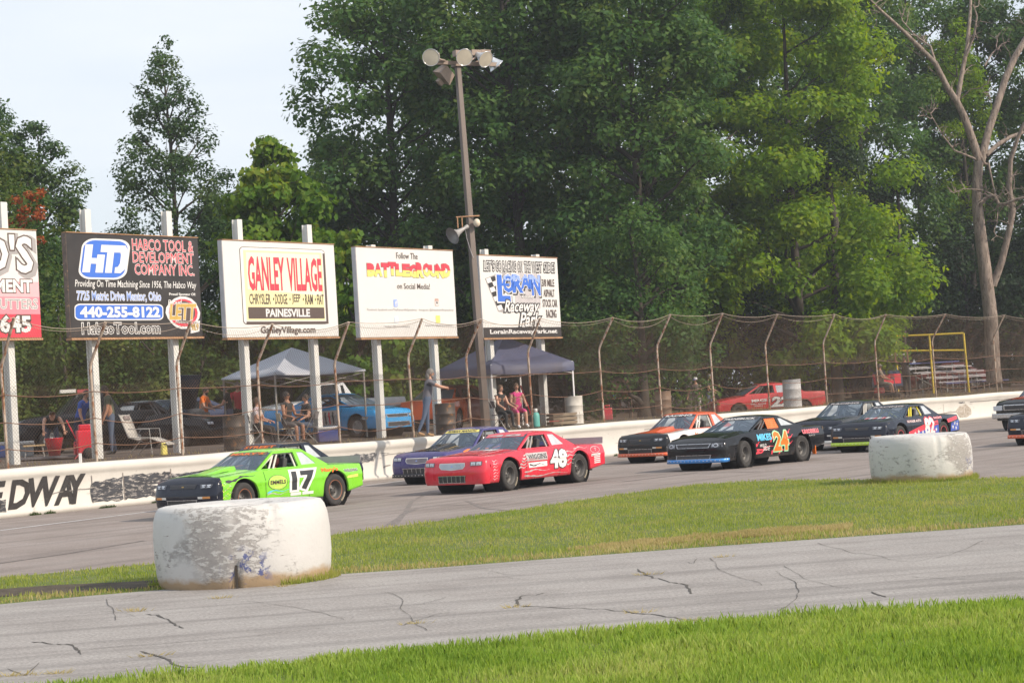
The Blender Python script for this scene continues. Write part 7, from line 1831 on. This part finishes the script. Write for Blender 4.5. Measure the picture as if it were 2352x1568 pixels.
def finish_people():
    bpy.context.view_layer.update(); dg = bpy.context.evaluated_depsgraph_get()
    for (o, SEG, mats, hands, hc, hd, k, head, hair, hat, beard, longhair, sleeve, specs) in PEOPLE:
        ev = o.evaluated_get(dg); me0 = ev.to_mesh(); vs = [v.co.copy() for v in me0.vertices]; fs = [tuple(p.vertices) for p in me0.polygons]; ev.to_mesh_clear()
        m_ = MB(); mi = []
        for f in fs:
            c = sum((vs[i] for i in f), Vector()) / len(f); best = 1e9; bm_ = 0
            for a, b, mm in SEG:
                ab = b - a; t = max(0, min(1, (c - a).dot(ab) / max(1e-9, ab.length_squared))); dq = (c - a - ab * t).length
                if dq < best: best = dq; bm_ = mm
            mi.append(bm_)
        m_.v = [tuple(p) for p in vs]; m_.f = fs; m_.m = mi; m_.sm = [True] * len(fs)
        # fingers: five separate, unequal, slightly curled, rooted in the palm
        for wj, fd, s in hands:
            side = fd.cross(Vector((0, 0, 1)) if abs(fd.z) < .9 else Vector((1, 0, 0))).normalized(); nrm = side.cross(fd).normalized()
            for q, (off, ln) in enumerate([(-.027, .062), (-.009, .072), (.009, .068), (.026, .054)]):
                b = wj + fd * .07 * k + side * off * k; m_.tube([b, b + fd * ln * .5 * k, b + fd * ln * .85 * k - nrm * .018 * k, b + fd * ln * k - nrm * .04 * k], [.0095 * k, .009 * k, .0085 * k, .006 * k], 5, 0)
            b = wj + fd * .03 * k - side * .03 * k; m_.tube([b, b - side * .03 * k + fd * .025 * k, b - side * .035 * k + fd * .06 * k], [.012 * k, .011 * k, .008 * k], 5, 0)
        # head: skull, jaw, nose, ears, eyes, mouth
        q = hd.to_track_quat('Z', 'Y').to_matrix(); yaw = Matrix.Rotation(R(head[1]), 3, 'Z')
        fwd = Vector((1, 0, 0)); B = Matrix((fwd - hd * fwd.dot(hd), Vector((0, 1, 0)), hd)).transposed()
        B = Matrix([list(r) for r in B]); B = B @ yaw if abs(head[1]) < 1 else (Matrix.Rotation(R(head[1]), 3, hd) @ B)
        def hp_(x, y, z): return hc + B @ (Vector((x, y, z)) * k)
        N, Mq = 16, 12; hv = []; hf_ = []
        for i in range(Mq + 1):
            th = math.pi * i / Mq
            for j in range(N):
                a = 2 * math.pi * j / N; x, y, z = .098 * math.sin(th) * math.cos(a), .078 * math.sin(th) * math.sin(a), .118 * math.cos(th)
                if z < 0: x *= 1 - .10 * (-z / .118); y *= 1 - .34 * (-z / .118); x += .012 * (-z / .118)
                if x > .07: x -= (x - .07) * .35
                hv.append(hp_(x, y, z))
        for i in range(Mq):
            for j in range(N): hf_.append((i * N + j, (i + 1) * N + j, (i + 1) * N + (j + 1) % N, i * N + (j + 1) % N))
        m_.add(hv, hf_, 0, True)
        m_.tube([hp_(.082, 0, .02), hp_(.098, 0, -.005), hp_(.108, 0, -.026), hp_(.085, 0, -.035)], [.008 * k, .012 * k, .016 * k, .01 * k], 6, 0)
        for s in (1, -1): m_.sphere(hp_(-.005, s * .078, -.005), (.018 * k, .008 * k, .030 * k), 8, 0)
        nm = len(mats)
        for s in (1, -1): m_.sphere(hp_(.082, s * .030, .012), .011 * k, 8, 4)
        m_.tube([hp_(.082, -.022, -.058), hp_(.088, 0, -.06), hp_(.082, .022, -.058)], .006 * k, 5, 5)
        me = bpy.data.meshes.new('person'); me.from_pydata(m_.v, [], m_.f)
        for mt in mats + [EYE_M, LIP]: me.materials.append(mt)
        me.polygons.foreach_set('material_index', m_.m); me.polygons.foreach_set('use_smooth', m_.sm); me.update()
        o.modifiers.clear(); old = o.data; o.data = me; bpy.data.meshes.remove(old)
        if hat and hat[0] == 'helmet':
            h = MB(); hv = []; 
            for i in range(10):
                th = math.pi * .80 * i / 9
                for j in range(18):
                    a = 2 * math.pi * j / 18; hv.append(hp_(.135 * math.sin(th) * math.cos(a) + .005, .125 * math.sin(th) * math.sin(a), .145 * math.cos(th) + .01))
            fs_ = []
            for i in range(9):
                for j in range(18):
                    a = 2 * math.pi * (j + .5) / 18
                    vis = i in (3, 4) and math.cos(a) > .25
                    fs_.append((vis, (i * 18 + j, (i + 1) * 18 + j, (i + 1) * 18 + (j + 1) % 18, i * 18 + (j + 1) % 18)))
            h.add(hv, [f for v_, f in fs_ if not v_], 0, True); h.add(hv, [f for v_, f in fs_ if v_], 1, True); h.build('helmet', [hat[1], M('visor', (.02, .02, .025), .1)], o)
        else:
            h = MB(); hv = []; fs_ = []
            for i in range(9):
                th = math.pi * .62 * i / 8
                for j in range(18):
                    a = 2 * math.pi * j / 18; ca = math.cos(a)
                    thj = th * (1 if ca < .3 else 1 - .42 * (ca - .3) / .7)
                    hv.append(hp_(.107 * math.sin(thj) * ca - .004, .086 * math.sin(thj) * math.sin(a), .126 * math.cos(thj) + .002))
            for i in range(8):
                for j in range(18): fs_.append((i * 18 + j, (i + 1) * 18 + j, (i + 1) * 18 + (j + 1) % 18, i * 18 + (j + 1) % 18))
            h.add(hv, fs_, 0, True)
            if longhair: h.sphere(hp_(-.06, 0, -.10), (.06 * k, .085 * k, .13 * k), 10)
            h.build('hair', hair, o)
            if hat and hat[0] == 'cap':
                c_ = MB(); c_.add([hp_(*( .114 * math.sin(th) * math.cos(a), .095 * math.sin(th) * math.sin(a), .132 * math.cos(th) + .012)) for th in [math.pi * .46 * i / 6 for i in range(7)] for a in [2 * math.pi * j / 16 for j in range(16)]], [(i * 16 + j, (i + 1) * 16 + j, (i + 1) * 16 + (j + 1) % 16, i * 16 + (j + 1) % 16) for i in range(6) for j in range(16)], 0, True)
                c_.grid([[hp_(.10 * math.cos(a) + ex, .085 * math.sin(a), .030 - ex * .25) for a in [R(-60 + 15 * j) for j in range(9)]] for ex in (0, .08)], 1, True); c_.build('cap', [hat[1], hat[2]], o)
        if beard:
            b_ = MB(); b_.sphere(hp_(.055, 0, -.085), (.05 * k, .055 * k, .06 * k), 10); b_.build('beard', hair, o)
        if specs:
            s_ = MB(); s_.box(hp_(.098, 0, .012), (.02 * k, .13 * k, .036 * k), B); s_.build('sunglasses', EYE_M, o)
W_R = lambda x, y: math.atan2(y, x)
toL, toR, toC = W_R(-1, -.1), W_R(1, -.1), W_R(0, -1)
BLK = cloth('black', (.03, .028, .028)); JEAN = cloth('denim', (.09, .12, .18)); KHA = cloth('khaki', (.32, .27, .22))
person('woman in black bending down over a red bucket', pit(121, 54.5), toC + .3, BLK, cloth('dark_blue', (.04, .05, .08)), hair=HAIRB, lean=66, thigh=(35, 30), knee=(60, 60), sh=((40, 12), (40, 12)), el=(5, 5), head=(40, 0), tank=True)
person('man in a blue shirt leaning right beside the red tool cart', pit(186, 55), toR - .4, cloth('blue', (.03, .09, .38)), cloth('navy', (.03, .04, .08)), hair=HAIRD, lean=24, thigh=(12, 0), knee=(14, 8), sh=((10, 10), (4, 12)), el=(35, 20), head=(10, -20), beard=False)
person('man in an olive green shirt standing and looking left', pit(259, 54.5), toL + .2, cloth('olive', (.09, .10, .065)), JEAN, skin=SK2, hair=HAIRD, H=1.82, lean=6, sh=((10, 10), (12, 8)), el=(14, 10), head=(22, 0), beard=True, girth=1.1)
person('man in a bright orange shirt behind the open bonnet', pit(471, 62.0), toR - .2, cloth('orange', (.75, .17, .02)), BLK, hair=HAIRD, lean=8, sh=((20, 8), (15, 8)), el=(60, 60), head=(12, 0), beard=True, girth=1.15, H=1.7)
person('person in a dark shirt beside the dark barrel', pit(533, 62), toL, BLK, JEAN, hair=HAIRD, lean=10, sh=((25, 10), (25, 10)), el=(50, 50), head=(20, 0))
person('person in a red shirt half hidden by the billboard post', pit(553, 62.5), toC, cloth('red', (.55, .04, .06)), BLK, hair=HAIRD, H=1.8)
person('woman in a floral top sitting on a folding chair', pit(594, 56.0), toR - .1, M('cloth_floral', (.55, .50, .50), .8, var=.3, scale=14, col2=(.45, .12, .18), spots=.54), BLK, hair=HAIRB, lean=2, thigh=(84, 80), knee=(80, 76), sh=((18, 14), (18, 14)), el=(55, 55), elin=(18, 18), girth=1.2, longhair=False, H=1.66)
person('man in a dark tank top and sunglasses sitting on a beige chair', pit(662, 57.0), toR - .5, cloth('dark_grey', (.04, .036, .034)), cloth('grey_shorts', (.12, .11, .11)), skin=SK2, hair=HAIRD, lean=4, thigh=(82, 78), knee=(82, 74), sh=((14, 10), (14, 10)), el=(70, 66), head=(-8, 0), tank=True, short=True, specs=True, H=1.8)
person('person in black sitting beside the billboard post', pit(712, 58.0), toL + .5, BLK, JEAN, hair=HAIRD, lean=6, thigh=(84, 80), knee=(84, 80), sh=((18, 10), (18, 10)), el=(50, 50), H=1.7)
person('bearded man in a grey shirt leaning forward on his forearms at the fence', pit(984, 56.8), toR + .25, cloth('steel_grey', (.13, .125, .14)), JEAN, shoe=M('boot_tan', (.36, .22, .11), .8), hair=HAIRG, H=1.86, lean=12, thigh=(2, -14), knee=(4, 10), sh=((64, 16), (58, 16)), el=(14, 20), elin=(62, 56), head=(4, 0), longhair=True, beard=True, girth=1.15)
person('woman in a dark top sitting under the navy canopy', pit(1150, 63.0), toR - .7, BLK, BLK, skin=SK, hair=HAIRB, lean=8, thigh=(82, 78), knee=(80, 76), sh=((20, 8), (20, 8)), el=(45, 45), tank=True, H=1.66)
person('woman in a bright pink top sitting under the navy canopy', pit(1190, 64.0), toC + .35, cloth('pink', (.68, .06, .24)), cloth('pink2', (.60, .07, .22)), skin=SK, hair=HAIRB, lean=4, thigh=(80, 76), knee=(78, 74), sh=((18, 12), (18, 12)), el=(55, 55), elin=(18, 18), tank=True, short=True, girth=1.2, H=1.68, shoe=m_pwhite)
person('man in a grey shirt and blue cap walking behind the fence', pit(1602, 83), toC - .4, cloth('warm_grey', (.24, .19, .18)), cloth('pale_shorts', (.40, .37, .37)), hair=HAIRG, hat=('cap', cloth('cap_white', (.6, .6, .62)), cloth('cap_blue', (.04, .10, .45))), thigh=(14, -10), knee=(8, 20), sh=((10, 22), (4, 26)), el=(40, 14), short=True, girth=1.15)
person('person in a dark shirt behind the man with the blue cap', pit(1630, 88), toR - .4, BLK, JEAN, hair=HAIRG, sh=((10, 10), (20, 10)), el=(50, 40), head=(10, 0))
person('man in a grey shirt and cap sitting on the red scooter', pit(2035, 92.5) + Vector((-.15, .1, 0)), R(-25), cloth('taupe', (.22, .18, .14)), KHA, hair=HAIRG, hat=('cap', cloth('cap_camo', (.22, .20, .16)), cloth('cap_camo2', (.16, .14, .11))), lean=-4, thigh=(80, 74), knee=(70, 64), sh=((30, 10), (30, 10)), el=(36, 36), short=True, girth=1.3, specs=True, lift=.72)
person('man in black raising both hands to his head beside the bleachers', pit(2084, 92), toL + .7, BLK, BLK, skin=SK2, hair=HAIRD, sh=((140, 18), (120, 30)), el=(30, 55), elin=(0, 20), girth=1.25, H=1.84)
# drivers
def driver(info, root, label, helm, suit, off=(0, 0)):
    S = info['S']; d = Vector((S['dir'][0], S['dir'][1], 0)); l = Vector((-d.y, d.x, 0)); x = info['bp'] + .46
    base = Vector(S['loc']) + d * (x + off[0]) + l * (.34 + off[1])
    person(label, base, math.atan2(d.y, d.x), suit, suit, hair=HAIRD, hat=('helmet', helm), lean=-10, thigh=(92, 92), knee=(40, 40), sh=((50, 12), (50, 12)), el=(25, 25), sleeve=2, lift=.30, group='drivers in the race cars')
driver(i17, c17, 'driver in a red and dark helmet inside the lime green car', M('helmet_dark', (.10, .03, .03), .3), BLK)
driver(i48, c48, 'driver in a pale helmet inside the red number 48 car', M('helmet_tan', (.42, .36, .28), .3), cloth('suit_grey', (.2, .18, .17)))
driver(i24, c24, 'driver behind the orange window net of the black 24', M('helmet_orange', (.7, .2, .08), .3), BLK)
driver(i82, c82, 'driver in a dark helmet inside the number 82 car', M('helmet_black', (.03, .03, .03), .3), BLK)
driver(igr, cgr, 'driver in a black helmet and lime suit inside the charcoal car', M('helmet_black', (.03, .03, .03), .3), cloth('lime', (.35, .62, .05)))
driver(ior, cor, 'driver in a white helmet inside the orange and white car', M('helmet_white', (.6, .6, .6), .3), BLK)
driver(ipu, cpu, 'driver in a grey helmet inside the purple car', M('helmet_grey', (.25, .25, .28), .3), BLK)
finish_people()

# ================================================================== AIR
m_, t_, b_ = new_mat('thin_haze'); t_.nodes.remove(b_)
pv = t_.nodes.new('ShaderNodeVolumePrincipled'); pv.inputs['Density'].default_value = .0005; pv.inputs['Color'].default_value = (.86, .91, 1.0, 1); pv.inputs['Anisotropy'].default_value = .2
t_.links.new(pv.outputs['Volume'], t_.nodes['Material Output'].inputs['Volume'])
hz = MB(); hz.box((0, 200, 15), (790, 560, 32.2)); tag(hz.build('haze', m_), 'thin summer haze over the whole track', 'haze', kind='stuff')
